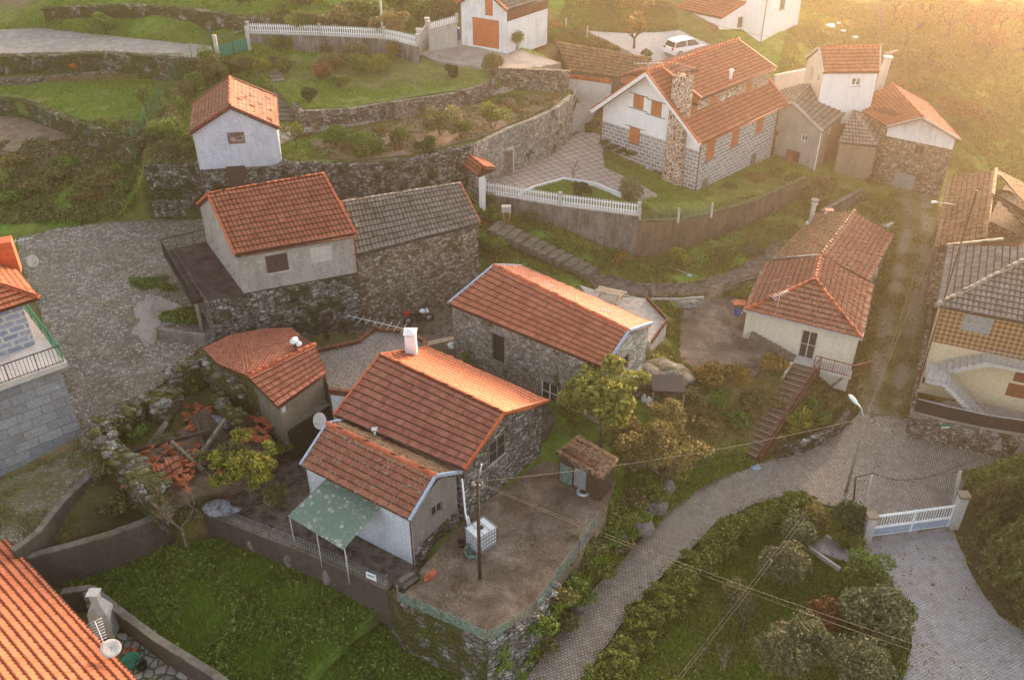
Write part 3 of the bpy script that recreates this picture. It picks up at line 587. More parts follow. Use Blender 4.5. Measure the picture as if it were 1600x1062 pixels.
# regions
for nm, mt, poly, f, rot in REG:
    q = np.array(poly); lo_, hi = q.min(0), q.max(0); st = .55
    gx, gy = np.meshgrid(np.arange(lo_[0], hi[0], st), np.arange(lo_[1], hi[1], st)); g = np.stack([gx.ravel(), gy.ravel()], 1); g = g[inpoly(g, poly)]
    allp = [Vector(p) for p in poly]+[Vector(p) for p in g]; n = len(poly)
    vo, _, fo, *_r = delaunay_2d_cdt(allp, [(i, (i+1) % n) for i in range(n)], [], 0, 1e-4)
    va = np.array([(v.x, v.y) for v in vo]); fa = np.array([t for t in fo if len(t) == 3]); ce = va[fa].mean(1); fa = fa[inpoly(ce, poly)]
    z = f(va)+np.array([noise.noise(Vector((x*.5, y*.5, 2)))*.05 for x, y in va])*(0 if 'setts' in mt else 1)
    a, b, c_ = va[fa[:, 0]], va[fa[:, 1]], va[fa[:, 2]]; ar = (b[:, 0]-a[:, 0])*(c_[:, 1]-a[:, 1])-(b[:, 1]-a[:, 1])*(c_[:, 0]-a[:, 0])
    fa[ar < 0] = fa[ar < 0][:, ::-1]
    V3 = np.concatenate([va, z[:, None]], 1)
    # skirt
    zp = f(q); sk0 = np.concatenate([q, (zp-.02)[:, None]], 1); sk1 = sk0.copy(); sk1[:, 2] -= 1.0
    me = bpy.data.meshes.new(nm); k0 = len(V3)
    me.from_pydata(V3.tolist()+sk0.tolist()+sk1.tolist(), [], fa.tolist()+[(k0+i, k0+(i+1) % n, k0+n+(i+1) % n, k0+n+i) for i in range(n)]); me.update()
    uvl = me.uv_layers.new(name='UVMap'); A = np.concatenate([V3, sk0, sk1]); li = np.zeros(len(me.loops), np.int32); me.loops.foreach_get('vertex_index', li)
    uv = A[li][:, :2].copy()
    if rot in ('road', 'lane'):   # rows of setts lie across the road: follow its bend
        cl = np.array([(p.x, p.y) for p in densify([P(1380,680,0),P(1384,640,.1),P(1392,570,.9),P(1410,490,1.5),P(1422,430,2),P(1432,370,2.7),P(1430,280,3.3)] if rot == 'lane' else [P(790,1170,0),P(862,1066,0),P(945,950,0),P(1030,862,0),P(1110,785,0),P(1200,750,0),P(1300,728,0),P(1420,700,0),P(1600,725,0)], .5, 0, False)])
        dl = np.linalg.norm(np.diff(cl, axis=0), axis=1); cs = np.concatenate([[0], np.cumsum(dl)]); tg = np.gradient(cl, axis=0); tg /= np.linalg.norm(tg, axis=1)[:, None]
        for s0 in range(0, len(uv), 8000):
            uq = A[li][s0:s0+8000, :2]; D = np.linalg.norm(uq[:, None]-cl[None], axis=2); j = D.argmin(1); dv = uq-cl[j]; t = tg[j]
            uv[s0:s0+8000, 1] = cs[j]+(dv*t).sum(1); uv[s0:s0+8000, 0] = dv[:, 0]*-t[:, 1]+dv[:, 1]*t[:, 0]
    elif rot: c0, s0 = math.cos(rot), math.sin(rot); uv = np.stack([uv[:, 0]*c0-uv[:, 1]*s0, uv[:, 0]*s0+uv[:, 1]*c0], 1)
    uvl.data.foreach_set('uv', uv.astype(np.float32).ravel())
    me.polygons.foreach_set('use_smooth', np.concatenate([np.ones(len(fa), bool), np.zeros(n, bool)]))
    if mt == 'ground_cover':
        aq = A[:, :2]; jq = np.array([[noise.noise(Vector((x*.25, y*.25, 9)))*3, noise.noise(Vector((x*.25, y*.25, 19)))*3] for x, y in aq])
        ca = me.color_attributes.new('cover', 'FLOAT_COLOR', 'POINT'); ca.data.foreach_set('color', np.concatenate([cover(aq, jq), np.ones((len(aq), 1))], 1).astype(np.float32).ravel())
    me.materials.append(MATS[mt]); tag(obj(nm, me), kind='structure')

# ---------------------------------------------------------------- building helpers
def xy(p): return Vector((p[0], p[1]))
def ray_wall(p0, p1, px, py):
    """hit of a sight line with the upright plane through p0-p1: distance along it, height"""
    o = Vector((0, 0, HC)); d = P(px, py, HC-10)-o; t = (xy(p1)-xy(p0)).normalized(); n = Vector((t.y, -t.x))
    k = n.dot(xy(p0)-xy(o))/n.dot(xy(d)); h = o+d*k
    return (xy(h)-xy(p0)).dot(t), h.z
def wall(parent, p0, p1, zb, zt, mat, ops=(), apex=None, rough=0, name='wall', cell=.45, label=None):
    """upright wall seen from outside, p0 left, p1 right; zt number or (left, right); apex (distance, height)"""
    p0, p1 = xy(p0), xy(p1); L = (p1-p0).length; t = (p1-p0)/L; n = Vector((t.y, -t.x))
    zl, zr = zt if isinstance(zt, tuple) else (zt, zt); z1 = min(zl, zr)
    O = []
    for o in ops:
        if 'px' in o: o['u'], o['z'] = ray_wall(p0, p1, *o['px'])
        o = dict(o); o['a'] = max(.05, o['u']-o['w']/2); o['b'] = min(L-.05, o['a']+o['w']); o['c'] = o['z']-o['h']/2; o['d'] = o['c']+o['h']
        if o.get('flush') or o['d'] > z1-.02: o['flush'] = True
        O.append(o)
    hole = [o for o in O if not o.get('flush')]
    us = {0, L}; zs = {zb, z1}
    for o in hole: us |= {o['a'], o['b']}; zs |= {max(zb, o['c']), o['d']}
    def fill(s):
        s = sorted(s); r = [s[0]]
        for a in s[1:]:
            k = max(1, int((a-r[-1])/cell)) if rough else 1; b0 = r[-1]
            r += [b0+(a-b0)*(i+1)/k for i in range(k)]
        return r
    us, zs = fill(us), fill(zs); m = MB()
    def pt(u, z, d=0):
        q = p0+t*u
        if rough and d == 0 and .01 < u < L-.01 or rough and d == 0:
            q = q+n*(noise.noise(Vector((q.x*1.4, q.y*1.4, z*1.4)))*rough)
        q = q-n*d; return (q.x, q.y, z)
    base = len(m.v); nu = len(us)
    for z in zs:
        for u in us: m.v.append(pt(u, z))
    for j in range(len(zs)-1):
        for i in range(nu-1):
            cu, cz = (us[i]+us[i+1])/2, (zs[j]+zs[j+1])/2
            if any(o['a'] < cu < o['b'] and o['c'] < cz < o['d'] for o in hole): continue
            m.f.append((base+j*nu+i, base+j*nu+i+1, base+(j+1)*nu+i+1, base+(j+1)*nu+i))
    up = [pt(L, z1), pt(0, z1)]; top = []
    if zr > z1+.001: top.append(pt(L, zr))
    if apex: top.append(pt(apex[0], apex[1]))
    if zl > z1+.001: top.append(pt(0, zl))
    if top: m.face([pt(0, z1), pt(L, z1)]+top)
    for o in hole:
        a, b, c, d = o['a'], o['b'], max(zb, o['c']), o['d']; D = .2
        for (u0, w0), (u1, w1) in (((a, c), (a, d)), ((a, d), (b, d)), ((b, d), (b, c)), ((b, c), (a, c))): m.face([pt(u0, w0, -.001), pt(u0, w0, D), pt(u1, w1, D), pt(u1, w1, -.001)][::-1])
    wo_ = m.build(name, mat, parent)
    if label: wo_['label'] = label
    for o in O: opening(parent, p0, t, n, o)
    return wo_
def opening(parent, p0, t, n, o):
    a, b, c, d = o['a'], o['b'], o['c'], o['d']; kind = o.get('kind', 'casement'); fm = o.get('fm', 'white_paint'); fl = o.get('flush')
    off = .045 if fl else -.10
    def q(u, z, k): r = p0+t*u+n*k; return Vector((r.x, r.y, z))
    def bar(m, u0, u1, z0, z1, k0, k1):
        A, B, C, D = q(u0, z0, k1), q(u1, z0, k1), q(u1, z0, k0), q(u0, z0, k0)
        up = Vector((0, 0, z1-z0)); m.hexa([A, B, C, D], [A+up, B+up, C+up, D+up])
    fw = .07 if o['w'] > .5 else .05
    nm = 'door' if 'door' in kind else 'window'
    m = MB(); k0, k1 = off-.03, off+.03
    if kind in ('casement', 'glass_door'):
        bar(m, a, b, c, c+fw, k0, k1); bar(m, a, b, d-fw, d, k0, k1); bar(m, a, a+fw, c+fw, d-fw, k0, k1); bar(m, b-fw, b, c+fw, d-fw, k0, k1)
        if o['w'] > .6: bar(m, (a+b)/2-fw/2, (a+b)/2+fw/2, c+fw, d-fw, k0, k1)
        if o['h'] > .9: bar(m, a+fw, b-fw, (c+d)/2-.02, (c+d)/2+.02, k0, k1-.005)
        f = m.build(nm, fm, parent); g = MB(); bar(g, a+fw/2, b-fw/2, c+fw/2, d-fw/2, off-.012, off+.004); g.build('pane', o.get('gm', 'glass_dark'), f)
    elif kind in ('shutter', 'roller', 'door', 'garage_door'):
        if not fl: k0, k1 = -.08, -.02
        else: k0, k1 = .003, .05
        np_ = 2 if kind == 'shutter' else 1
        for i in range(np_):
            u0 = a+(b-a)*i/np_+(.008 if i else 0); u1 = a+(b-a)*(i+1)/np_-(.008 if np_ == 2 and not i else 0)
            bar(m, u0, u1, c, d, k0, k1)
            if kind == 'garage_door':
                for j in range(1, 6): z = c+(d-c)*j/6; bar(m, u0+.02, u1-.02, z-.012, z+.012, k1+.002, k1+.02)
            elif kind == 'roller' or kind == 'shutter':
                nl = max(3, int((d-c)/.12))
                for j in range(nl): z = c+(d-c)*(j+.5)/nl; bar(m, u0+.05, u1-.05, z-.025, z+.015, k1+.002, k1+.014)
            else:
                for j in range(1, 5): u = u0+(u1-u0)*j/5; bar(m, u-.008, u+.008, c+.02, d-.02, k1+.002, k1+.012)
        f = m.build(nm, fm, parent)
        if 'door' in kind and o.get('knob', True): g = MB(); h_ = q(b-.12, c+(d-c)*.48, k1+.02); g.box(h_, (.05, .05, .12)); g.build('handle', 'grey_metal', f)
        if o.get('rods'):
            g = MB()
            for z in (c-.05, d+.05): bar(g, a-.45, b+.45, z-.02, z+.02, k1+.01, k1+.05)
            g.build('rail', 'dark_metal', f)
    elif kind == 'dark':
        g = MB(); bar(g, a, b, c, d, *((.004, .02) if fl else (-.198, -.19))); g.build('window', 'glass_dark', parent)
    if o.get('sill') or kind == 'casement' and not o.get('nosill'):
        g = MB(); bar(g, a-.08, b+.08, c-.07, c-.005, 0.002, .09); g.build('sill', o.get('sm', 'light_concrete'), f if kind != 'dark' else parent)
def prof(kind, fr):
    if kind == 'barrel': return .085*(np.cos(fr*2*np.pi)*.5+.5)
    if kind == 'low': return .042*(np.cos(fr*2*np.pi)*.5+.5)
    return .026*(np.abs(fr-.5)*2)**2
def roof(parent, e0, e1, r1, r0, mat='tile_red', kind='flat', pw=.23, ph=.37, st=.06, th=.10, under='dark_wood', name='roof', wob=.045):
    """tiled slope: e0-e1 eave left to right, r0-r1 ridge (left, right); real courses and ribs"""
    e0, e1, r1, r0 = map(Vector, (e0, e1, r1, r0))
    Lu = max((e1-e0).length, (r1-r0).length); Lv = ((r0+r1)/2-(e0+e1)/2).length
    nu = max(2, round(Lu/pw)); nv = max(2, round(Lv/ph)); s = 4
    if kind == 'flat' and st == .06: st = .085
    nrm = ((e1-e0).cross(r0-e0)+(r1-e1).cross(r0-e1)).normalized()
    if nrm.z < 0: nrm = -nrm
    u = np.arange(nu*s+1)/(nu*s); fr = (np.arange(nu*s+1) % s)/s; hu = prof(kind, fr)
    vv, hh, row = [], [], []
    for i in range(nv): vv += [i/nv, (i+1)/nv]; hh += [st, 0.0]; row += [i, i]
    vv = np.array(vv); hh = np.array(hh)
    E0, E1, R1, R0, Nn = (np.array(q) for q in (e0, e1, r1, r0, nrm))
    Uu, Vv = np.meshgrid(u, vv); B = ((1-Uu)*(1-Vv))[..., None]*E0+(Uu*(1-Vv))[..., None]*E1+(Uu*Vv)[..., None]*R1+((1-Uu)*Vv)[..., None]*R0
    Hh = hh[:, None]+hu[None, :]
    ti = (np.arange(nu*s+1)//s); rj = RNG.uniform(-1, 1, (nv, nu+1))*wob*.4+(RNG.uniform(0, 1, (nv, nu+1)) < .012)*.05; Hh = Hh+rj[np.array(row)][:, ti]
    if wob: Hh = Hh+np.array([[noise.noise(Vector((a*nu*.12, b*nv*.2, E0[0])))*wob for a in u] for b in vv])
    vts = B+Hh[..., None]*Nn+Nn*.01; nr, ncx = vts.shape[:2]; vts = vts.reshape(-1, 3)
    ix = np.arange(nr*ncx).reshape(nr, ncx); f = np.stack([ix[:-1, :-1], ix[:-1, 1:], ix[1:, 1:], ix[1:, :-1]], -1).reshape(-1, 4)
    und = np.array([E0, E1, R1, R0])-Nn*.075; und2 = und-Nn*th; k = len(vts); vall = np.concatenate([vts, und-Nn*.002, und2])
    f = np.concatenate([f, [[k+3, k+2, k+1, k], [k+4, k+7, k+6, k+5], [k, k+1, k+5, k+4], [k+1, k+2, k+6, k+5], [k+2, k+3, k+7, k+6], [k+3, k, k+4, k+7]]])
    o = mesh_np(name, vall, f, mat, parent)
    me = o.data; uvl = me.uv_layers.new(name='UVMap'); li = np.zeros(len(me.loops), np.int32); me.loops.foreach_get('vertex_index', li)
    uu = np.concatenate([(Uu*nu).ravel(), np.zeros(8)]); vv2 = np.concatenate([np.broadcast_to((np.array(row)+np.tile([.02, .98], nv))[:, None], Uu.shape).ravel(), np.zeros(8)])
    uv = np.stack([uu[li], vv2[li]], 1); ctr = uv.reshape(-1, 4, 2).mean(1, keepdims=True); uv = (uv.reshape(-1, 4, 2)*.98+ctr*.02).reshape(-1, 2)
    uvl.data.foreach_set('uv', uv.astype(np.float32).ravel()); return o
def roof_poly(parent, pts, mat='tile_red', kind='flat', pw=.23, ph=.37, st=.06, th=.1, name='roof', wob=.02):
    """tiled plane over a convex outline whose first edge is the eave"""
    pts = [Vector(p) for p in pts]; u = (pts[1]-pts[0]).normalized(); n = Vector((0, 0, 0))
    for i in range(len(pts)): a, b = pts[i], pts[(i+1) % len(pts)]; n += a.cross(b)
    if kind == 'flat' and st == .06: st = .085
    n.normalize(); n = n if n.z > 0 else -n; v = n.cross(u)
    us = [(p-pts[0]).dot(u) for p in pts]; vs = [(p-pts[0]).dot(v) for p in pts]
    a0, a1, b0, b1 = min(us), max(us), min(vs), max(vs); s = 4; nu = int((a1-a0)/pw)+1; nv = int((b1-b0)/ph)+1
    bm = bmesh.new(); uvl = bm.loops.layers.uv.new('UVMap'); grid = []
    rows = []
    for i in range(nv): rows += [(b0+i*ph, st, i), (b0+(i+1)*ph, 0, i)]
    rj = RNG.uniform(-1, 1, (nv, nu+1))*wob*.5
    for (b, h, i) in rows:
        grid.append([bm.verts.new(pts[0]+u*(a0+k*pw/s)+v*b+n*(.01+h+rj[i][k//s]+float(prof(kind, (k % s)/s)))) for k in range(nu*s+1)])
    for j in range(len(rows)-1):
        for k in range(nu*s):
            f = bm.faces.new((grid[j][k], grid[j][k+1], grid[j+1][k+1], grid[j+1][k]))
            r0_ = rows[j][2]; q_ = ((k/s, r0_+.02 if j % 2 == 0 else r0_+.98), ((k+1)/s, r0_+.02 if j % 2 == 0 else r0_+.98), ((k+1)/s, rows[j+1][2]+(.98 if j % 2 == 0 else .02)), (k/s, rows[j+1][2]+(.98 if j % 2 == 0 else .02)))
            for l, w_ in zip(f.loops, q_): l[uvl].uv = w_
    m = len(pts); ctr = sum(pts, Vector())/m
    for i in range(m):
        a, b = pts[i], pts[(i+1) % m]; pn = (b-a).cross(n).normalized()
        if pn.dot(ctr-a) > 0: pn = -pn
        bmesh.ops.bisect_plane(bm, geom=bm.verts[:]+bm.edges[:]+bm.faces[:], plane_co=a, plane_no=pn, clear_outer=True)
    lo_ = [bm.verts.new(p-n*th) for p in pts]; up = [bm.verts.new(p) for p in pts]; bm.faces.new(lo_[::-1]); bm.faces.new(up)
    for i in range(m): bm.faces.new((lo_[i], lo_[(i+1) % m], up[(i+1) % m], up[i]))
    o0 = ORG.get(parent, Vector())
    for v_ in bm.verts: v_.co -= o0
    me = bpy.data.meshes.new(name); bm.to_mesh(me); bm.free(); me.materials.append(MATS[mat]); o = obj(name, me, parent); PAR[o] = parent; return o
def ridge(parent, p, q, mat='ridge_tile', r=.12, name='ridge_cap', L=.42):
    p, q = Vector(p), Vector(q); d = q-p; k = max(1, int(d.length/L)); m = MB(); d = d/k
    for i in range(k):
        a = p+d*i; b = p+d*(i+1.08); j = Vector((0, 0, random.uniform(-.012, .012)))
        m.tube([a+j, b+j], [r*1.12, r*.92], 8)
    return m.build(name, mat, parent)
def strip(parent, pts, w, h, mat, name='verge'):
    m = MB()
    for a, b in zip(pts[:-1], pts[1:]): m.beam(a, b, w, h)
    return m.build(name, mat, parent)
def gutter(parent, p, q, mat='grey_metal', down=None, dz=None):
    m = MB(); d = (Vector(q)-Vector(p)).normalized(); o = Vector((d.y, -d.x, 0))*.08
    m.tube([Vector(p)+o-Vector((0, 0, .07)), Vector(q)+o-Vector((0, 0, .07))], .06, 6); m.build('gutter', mat, parent)
    if down is not None: pipe(parent, Vector(down), dz, mat)
def pipe(parent, top, zb, mat='grey_metal'):
    m = MB(); t = Vector(top); m.tube([t, (t.x, t.y, t.z-.2), (t.x, t.y, zb+.1), (t.x, t.y-.12, zb)], .045, 7); m.build('downpipe', mat, parent)
def dirs(A, B):
    t = (xy(B)-xy(A)).normalized(); return Vector((t.x, t.y, 0)), Vector((t.y, -t.x, 0))   # along, outward (towards viewer side)
def lerp(a, b, k): return Vector(a).lerp(Vector(b), k)
def wallrun(name, label, cat, pts, mat, th=.35, rough=.06, cop=None, group=None, back=1, drop=None):
    """free standing or retaining wall; pts = picture point of its top edge, top height, bottom height"""
    tp = [(P(a, b, zt), zb) for a, b, zt, zb in pts]; line = []
    for (p, zb), (q, zb2) in zip(tp[:-1], tp[1:]):
        k = max(1, int((q-p).length/.45))
        for i in range(k): line.append((p.lerp(q, i/k), zb+(zb2-zb)*i/k))
    line.append(tp[-1]); n = len(line)
    T = thing(name, label, cat, line[0][0], group)
    fr, bk = [], []
    for i, (p, zb) in enumerate(line):
        d = line[min(i+1, n-1)][0]-line[max(i-1, 0)][0]; d.z = 0; d.normalize(); o = Vector((-d.y, d.x, 0))*th*back
        fr.append(p); bk.append(p+o)
    m = MB(); hmax = max(p.z-zb for p, zb in line); nr = max(1, int(hmax/.45)) if rough else 1
    def col(p, zb, s):
        out = []
        for j in range(nr+1):
            z = zb+(p.z-zb)*j/nr; q = Vector((p.x, p.y, z))
            if rough:
                e = noise.noise_vector(Vector((q.x*1.5+s, q.y*1.5, z*1.5)))*rough; q += Vector((e.x, e.y, e.z*(1.0 if j == nr else .3)))
            out.append(tuple(q))
        return out
    A = [col(p, line[i][1], 0) for i, p in enumerate(fr)]; B = [col(p, line[i][1], 7) for i, p in enumerate(bk)]
    w_ = nr+1; ia = m.vs([q for c in A for q in c]); ib = m.vs([q for c in B for q in c]); fl = back > 0
    def add(f): m.f.append(f if fl else tuple(reversed(f)))
    for i in range(n-1):
        for j in range(nr):
            add((ia+i*w_+j, ia+(i+1)*w_+j, ia+(i+1)*w_+j+1, ia+i*w_+j+1)); add((ib+i*w_+j, ib+i*w_+j+1, ib+(i+1)*w_+j+1, ib+(i+1)*w_+j))
        add((ia+i*w_+nr, ia+(i+1)*w_+nr, ib+(i+1)*w_+nr, ib+i*w_+nr))
    for i in (0, n-1):
        for j in range(nr):
            f = (ia+i*w_+j, ia+i*w_+j+1, ib+i*w_+j+1, ib+i*w_+j); add(f if i == 0 else tuple(reversed(f)))
    if rough >= .1:
        for i in range(int(n*1.4)):
            j = random.randint(0, n-1); q = fr[j].lerp(bk[j], random.uniform(0, 1)); m.rock((q.x, q.y, q.z), random.uniform(.12, .26), i, 0, (1.3, 1, .6))
    m.build('masonry', mat, T)
    if cop:
        c = MB()
        for i in range(n-1): a = (fr[i]+bk[i])/2+Vector((0, 0, .05)); b = (fr[i+1]+bk[i+1])/2+Vector((0, 0, .05)); c.beam(a, b+(b-a)*.02, th+.1, .09)
        c.build('coping', cop, T)
    return T, fr, bk
# ---------------------------------------------------------------- houses
def gable(T, A, B, C, D, E=None, Fq=None, zb=0, of=.3, og=.3, wm='white_render', wmats=None, ops=None, tiles='tile_red', tback=None, kind='flat', verge='orange_trim', rcap='ridge_tile', sides='frbl', rough=0, th=.1, ph=.37, pw=.23, skiproof=(), zbs=None, tmode='quad', st=.06):
    """gabled house: A,B front eave ends (left,right), C,D ridge ends above them, E,Fq back eave ends"""
    A, B, C, D = map(Vector, (A, B, C, D)); t, n = dirs(A, B)
    if E is None: E = C+(C-A); E.z = A.z
    if Fq is None: Fq = D+(D-B); Fq.z = B.z
    E, Fq = Vector(E), Vector(Fq)
    if 'f' not in skiproof: roof(T, A, B, D, C, tiles, kind, pw=pw, ph=ph, th=th, st=st)
    if 'b' not in skiproof: roof(T, Fq, E, C, D, tback or tiles, kind, pw=pw, ph=ph, th=th, st=st)
    if rcap: ridge(T, C+Vector((0, 0, .05)), D+Vector((0, 0, .05)), rcap)
    if verge:
        up = Vector((0, 0, .05))
        for a, b in ((A, C), (C, E), (B, D), (D, Fq)):
            strip(T, [a+up, b+up], .12, .16, verge)
    # footprint
    def ins(eave, ridge_, al): # inset corner
        d = (ridge_-eave); h = Vector((d.x, d.y, 0)); L = h.length; k = of/L
        p = eave+d*k+t*al; return p
    FL, FR, BR, BL = ins(A, C, og), ins(B, D, -og), ins(Fq, D, -og), ins(E, C, og)
    sub = Vector((0, 0, th+.01)); FL, FR, BR, BL = FL-sub, FR-sub, BR-sub, BL-sub
    RC, RD = C+t*og-sub, D-t*og-sub
    W = dict(f=(FL, FR, None), r=(FR, BR, RD), b=(BR, BL, None), l=(BL, FL, RC))
    for s_ in sides:
        p0, p1, ap = W[s_]; a = None
        if ap is not None:
            tt = (xy(p1)-xy(p0)).normalized(); a = ((xy(ap)-xy(p0)).dot(tt), ap.z)
        z0 = (zbs or {}).get(s_, zb)
        wall(T, p0, p1, z0, (p0.z, p1.z), (wmats or {}).get(s_, wm), (ops or {}).get(s_, ()), a, rough=(rough if isinstance(rough, (int, float)) else rough.get(s_, 0)))
    return dict(FL=FL, FR=FR, BR=BR, BL=BL, A=A, B=B, C=C, D=D, E=E, F=Fq, t=t, n=n, RC=RC, RD=RD)
def hx(a, b, z): return P(a, b, z)

# --- main stone house in the middle (A) and its lower wing
T = thing('stone_house', 'stone house with the largest red roof, back slope coloured sunlit orange and white chimney', 'house', P(735, 800, 3))
hA = gable(T, P(521.7, 649.2, 6.5), P(726, 734, 6.5), P(594.2, 555.1, 8.0), P(788, 646, 8.0), P(670.7, 543.7, 6.5), P(857, 626.8, 6.5), zb=2.4, of=.2, og=.25, wm='rubble_grey', tiles='tile_red', tback='tile_bright', verge='orange_trim', rough=.05,  # sunlit brightness of the back slope is put into its tile colour
    ops=dict(r=[dict(px=(775, 700), w=1.35, h=1.4, fm='old_wood', sill=1)]))
c = MB(); q = P(643, 548, 7.4); c.hexa([q+V(-.33, -.33, -1.2), q+V(.33, -.33, -1.2), q+V(.33, .33, -1.2), q+V(-.33, .33, -1.2)], [q+V(-.3, -.3, 1.1), q+V(.3, -.3, 1.1), q+V(.3, .3, 1.1), q+V(-.3, .3, 1.1)])
ch = c.build('chimney', 'white_clean', T); c = MB()
for sx in (-.22, .22):
    for sy in (-.22, .22): c.box(q+V(sx, sy, 1.17), (.1, .1, .14))
c.box(q+V(0, 0, 1.27), (.72, .72, .07)); c.hexa([q+V(-.33, -.33, 1.3), q+V(.33, -.33, 1.3), q+V(.33, .33, 1.3), q+V(-.33, .33, 1.3)], [q+V(-.05, -.05, 1.45), q+V(.05, -.05, 1.45), q+V(.05, .05, 1.45), q+V(-.05, .05, 1.45)]); c.build('chimney_cap', 'white_clean', ch)
c = MB(); q = P(686, 577, 7.3)
for i in range(4): c.box(q+hA['t']*(.13*i-.2)+V(0, 0, .06), (.08, .3, .05), math.atan2(hA['t'].y, hA['t'].x)-.5)
c.build('roof_vent', 'light_concrete', T)
pipe(T, P(724, 745, 5.6), 3, 'grey_metal')
T = thing('house_wing', 'low wing with lichened red roof and green awning, against the house with white chimney', 'house', P(654, 891, 2))
A_, B_, C2, D2 = P(469.5, 727, 5.5), P(639.7, 813.5, 5.5), P(511.2, 662.4, 6.72), P(681.2, 744, 6.72)
hW = gable(T, A_, B_, C2, D2, P(546.8, 655, 6.22), P(722, 737.5, 6.22), zb=1.9, of=.25, og=.1, wm='dark_render', wmats=dict(f='blue_white_render', r='dark_render'), tiles='tile_weathered', tback='tile_leafy', verge='blue_grey_paint',
    ops=dict(r=[dict(px=(683, 795), w=.75, h=.62, fm='old_wood', nosill=1)]))
pipe(T, hW['FR']+V(-.05, -.15, .0), 2.3, 'rusty_metal')
m = MB(); a, b = hW['FR'], hW['BR']; mm = (b-a).normalized(); nn = Vector((mm.y, -mm.x, 0))
m.hexa([Vector((a.x, a.y, 1.9))+nn*.02, Vector((b.x, b.y, 1.9))+nn*.02, Vector((b.x, b.y, 1.9))+nn*.12, Vector((a.x, a.y, 1.9))+nn*.12][::-1], [Vector((a.x, a.y, 3.3))+nn*.02, Vector((b.x, b.y, 3.9))+nn*.02, Vector((b.x, b.y, 3.9))+nn*.1, Vector((a.x, a.y, 3.3))+nn*.1][::-1]); m.build('plinth', 'rubble_dark', T)
m = MB(); q = P(586, 680, 6.6); m.tube([q-V(0, 0, .3), q+V(0, 0, .35)], .07, 8); m.box(q+V(0, 0, .4), (.28, .28, .07)); m.build('flue', 'grey_metal', T)
# --- house B
T = thing('stone_house', 'long stone cottage with saggy red roof, pale blue gable flashing and white casement window', 'house', P(930, 650, 3.2))
hB = gable(T, P(699.8, 475.2, 7.4), P(944.5, 575.4, 7.2), P(771.8, 415.3, 8.8), P(983.3, 517.4, 8.6), P(814.5, 416.4, 7.5), P(1018.9, 505.5, 7.4), zb=2.9, of=.2, og=.12, wm='rubble_light', wmats=dict(f='cement_rubble'), tiles='tile_orange', tback='tile_orange', verge='blue_grey_paint', rough=dict(r=.04, f=.02),
    ops=dict(f=[dict(px=(858, 614), w=1.15, h=1.4, gm='glass_dark', nosill=1), dict(px=(778, 545), w=.95, h=2.0, kind='dark')], r=[dict(px=(978, 566), w=.6, h=1.0, fm='old_wood', nosill=1)]))
for a, b in ((858, 448), (946, 488)):
    m = MB(); q = P(a, b, 8.2)
    for i in range(3): m.box(q+hB['t']*(.2*i-.2)+V(0, 0, .12), (.14, .34, .05), .3)
    m.build('roof_tile', 'light_concrete', T)
# --- house C
T = thing('rendered_house', 'grey rendered house with orange barrel tiles and brown double window on stone base', 'house', P(330, 530, 5.2))
hC = gable(T, P(367.4, 398.9, 10.8), P(556.4, 366.5, 10.8), P(324.5, 304.4, 13.0), P(506, 272.6, 13.0), P(308, 320, 10.9), None, zb=8.0, of=.12, og=.12, wm='grey_render', tiles='tile_barrel', kind='barrel', verge='orange_trim', ph=.42, pw=.26,
    ops=dict(f=[dict(px=(433, 411), w=1.3, h=1.15, kind='shutter', fm='shutter_brown', sill=1), dict(px=(506, 391), w=.5, h=.45, kind='dark', sill=1)]))
gutter(T, hC['A'], hC['B'], 'rusty_metal', hC['FR']+V(.05, -.12, -.05), 5)
m = MB(); a, b = hC['FL'], hC['FR']; u0, z0 = ray_wall(a, b, 470, 403); tt = hC['t']
for (u, z, w_, h_) in ((u0+1.25, 9.85, 1.3, 1.0),): 
    p = Vector((a.x, a.y, 0))+tt*u+hC['n']*.004; m.face([p+tt*(-w_/2)+V(0, 0, z-h_/2), p+tt*(w_/2)+V(0, 0, z-h_/2), p+tt*(w_/2)+V(0, 0, z+h_/2), p+tt*(-w_/2)+V(0, 0, z+h_/2)])
m.build('render_patch', 'light_concrete', T)
# stone base under house and terrace
bl = P(327.5, 528, 5.2); FLp, FRp = hC['FL'], hC['FR']; tx = hC['t']
L0 = Vector((FLp.x, FLp.y, 0))+hC['n']*.12-tx*2.1; R0_ = Vector((FRp.x, FRp.y, 0))+hC['n']*.12+tx*.02
base_ops = [dict(px=(461, 470), w=.5, h=.35, kind='dark')]
wall(T, L0, R0_, 3.4, 8.15, 'rubble_dark', base_ops, rough=.10, name='stone_base')
bk = Vector((hC['BL'].x, hC['BL'].y, 0))-tx*2.1
wall(T, bk, L0, 3.8, 8.15, 'rubble_grey', rough=.06, name='stone_base'); wall(T, R0_, Vector((hC['BR'].x, hC['BR'].y, 0))+tx*.02, 3.6, 8.15, 'rubble_grey', name='stone_base')
m = MB(); m.face([Vector((p.x, p.y, 8.15)) for p in (L0, R0_, Vector((hC['BR'].x, hC['BR'].y, 0)), bk)]); m.build('ledge', 'terrace_floor', T)
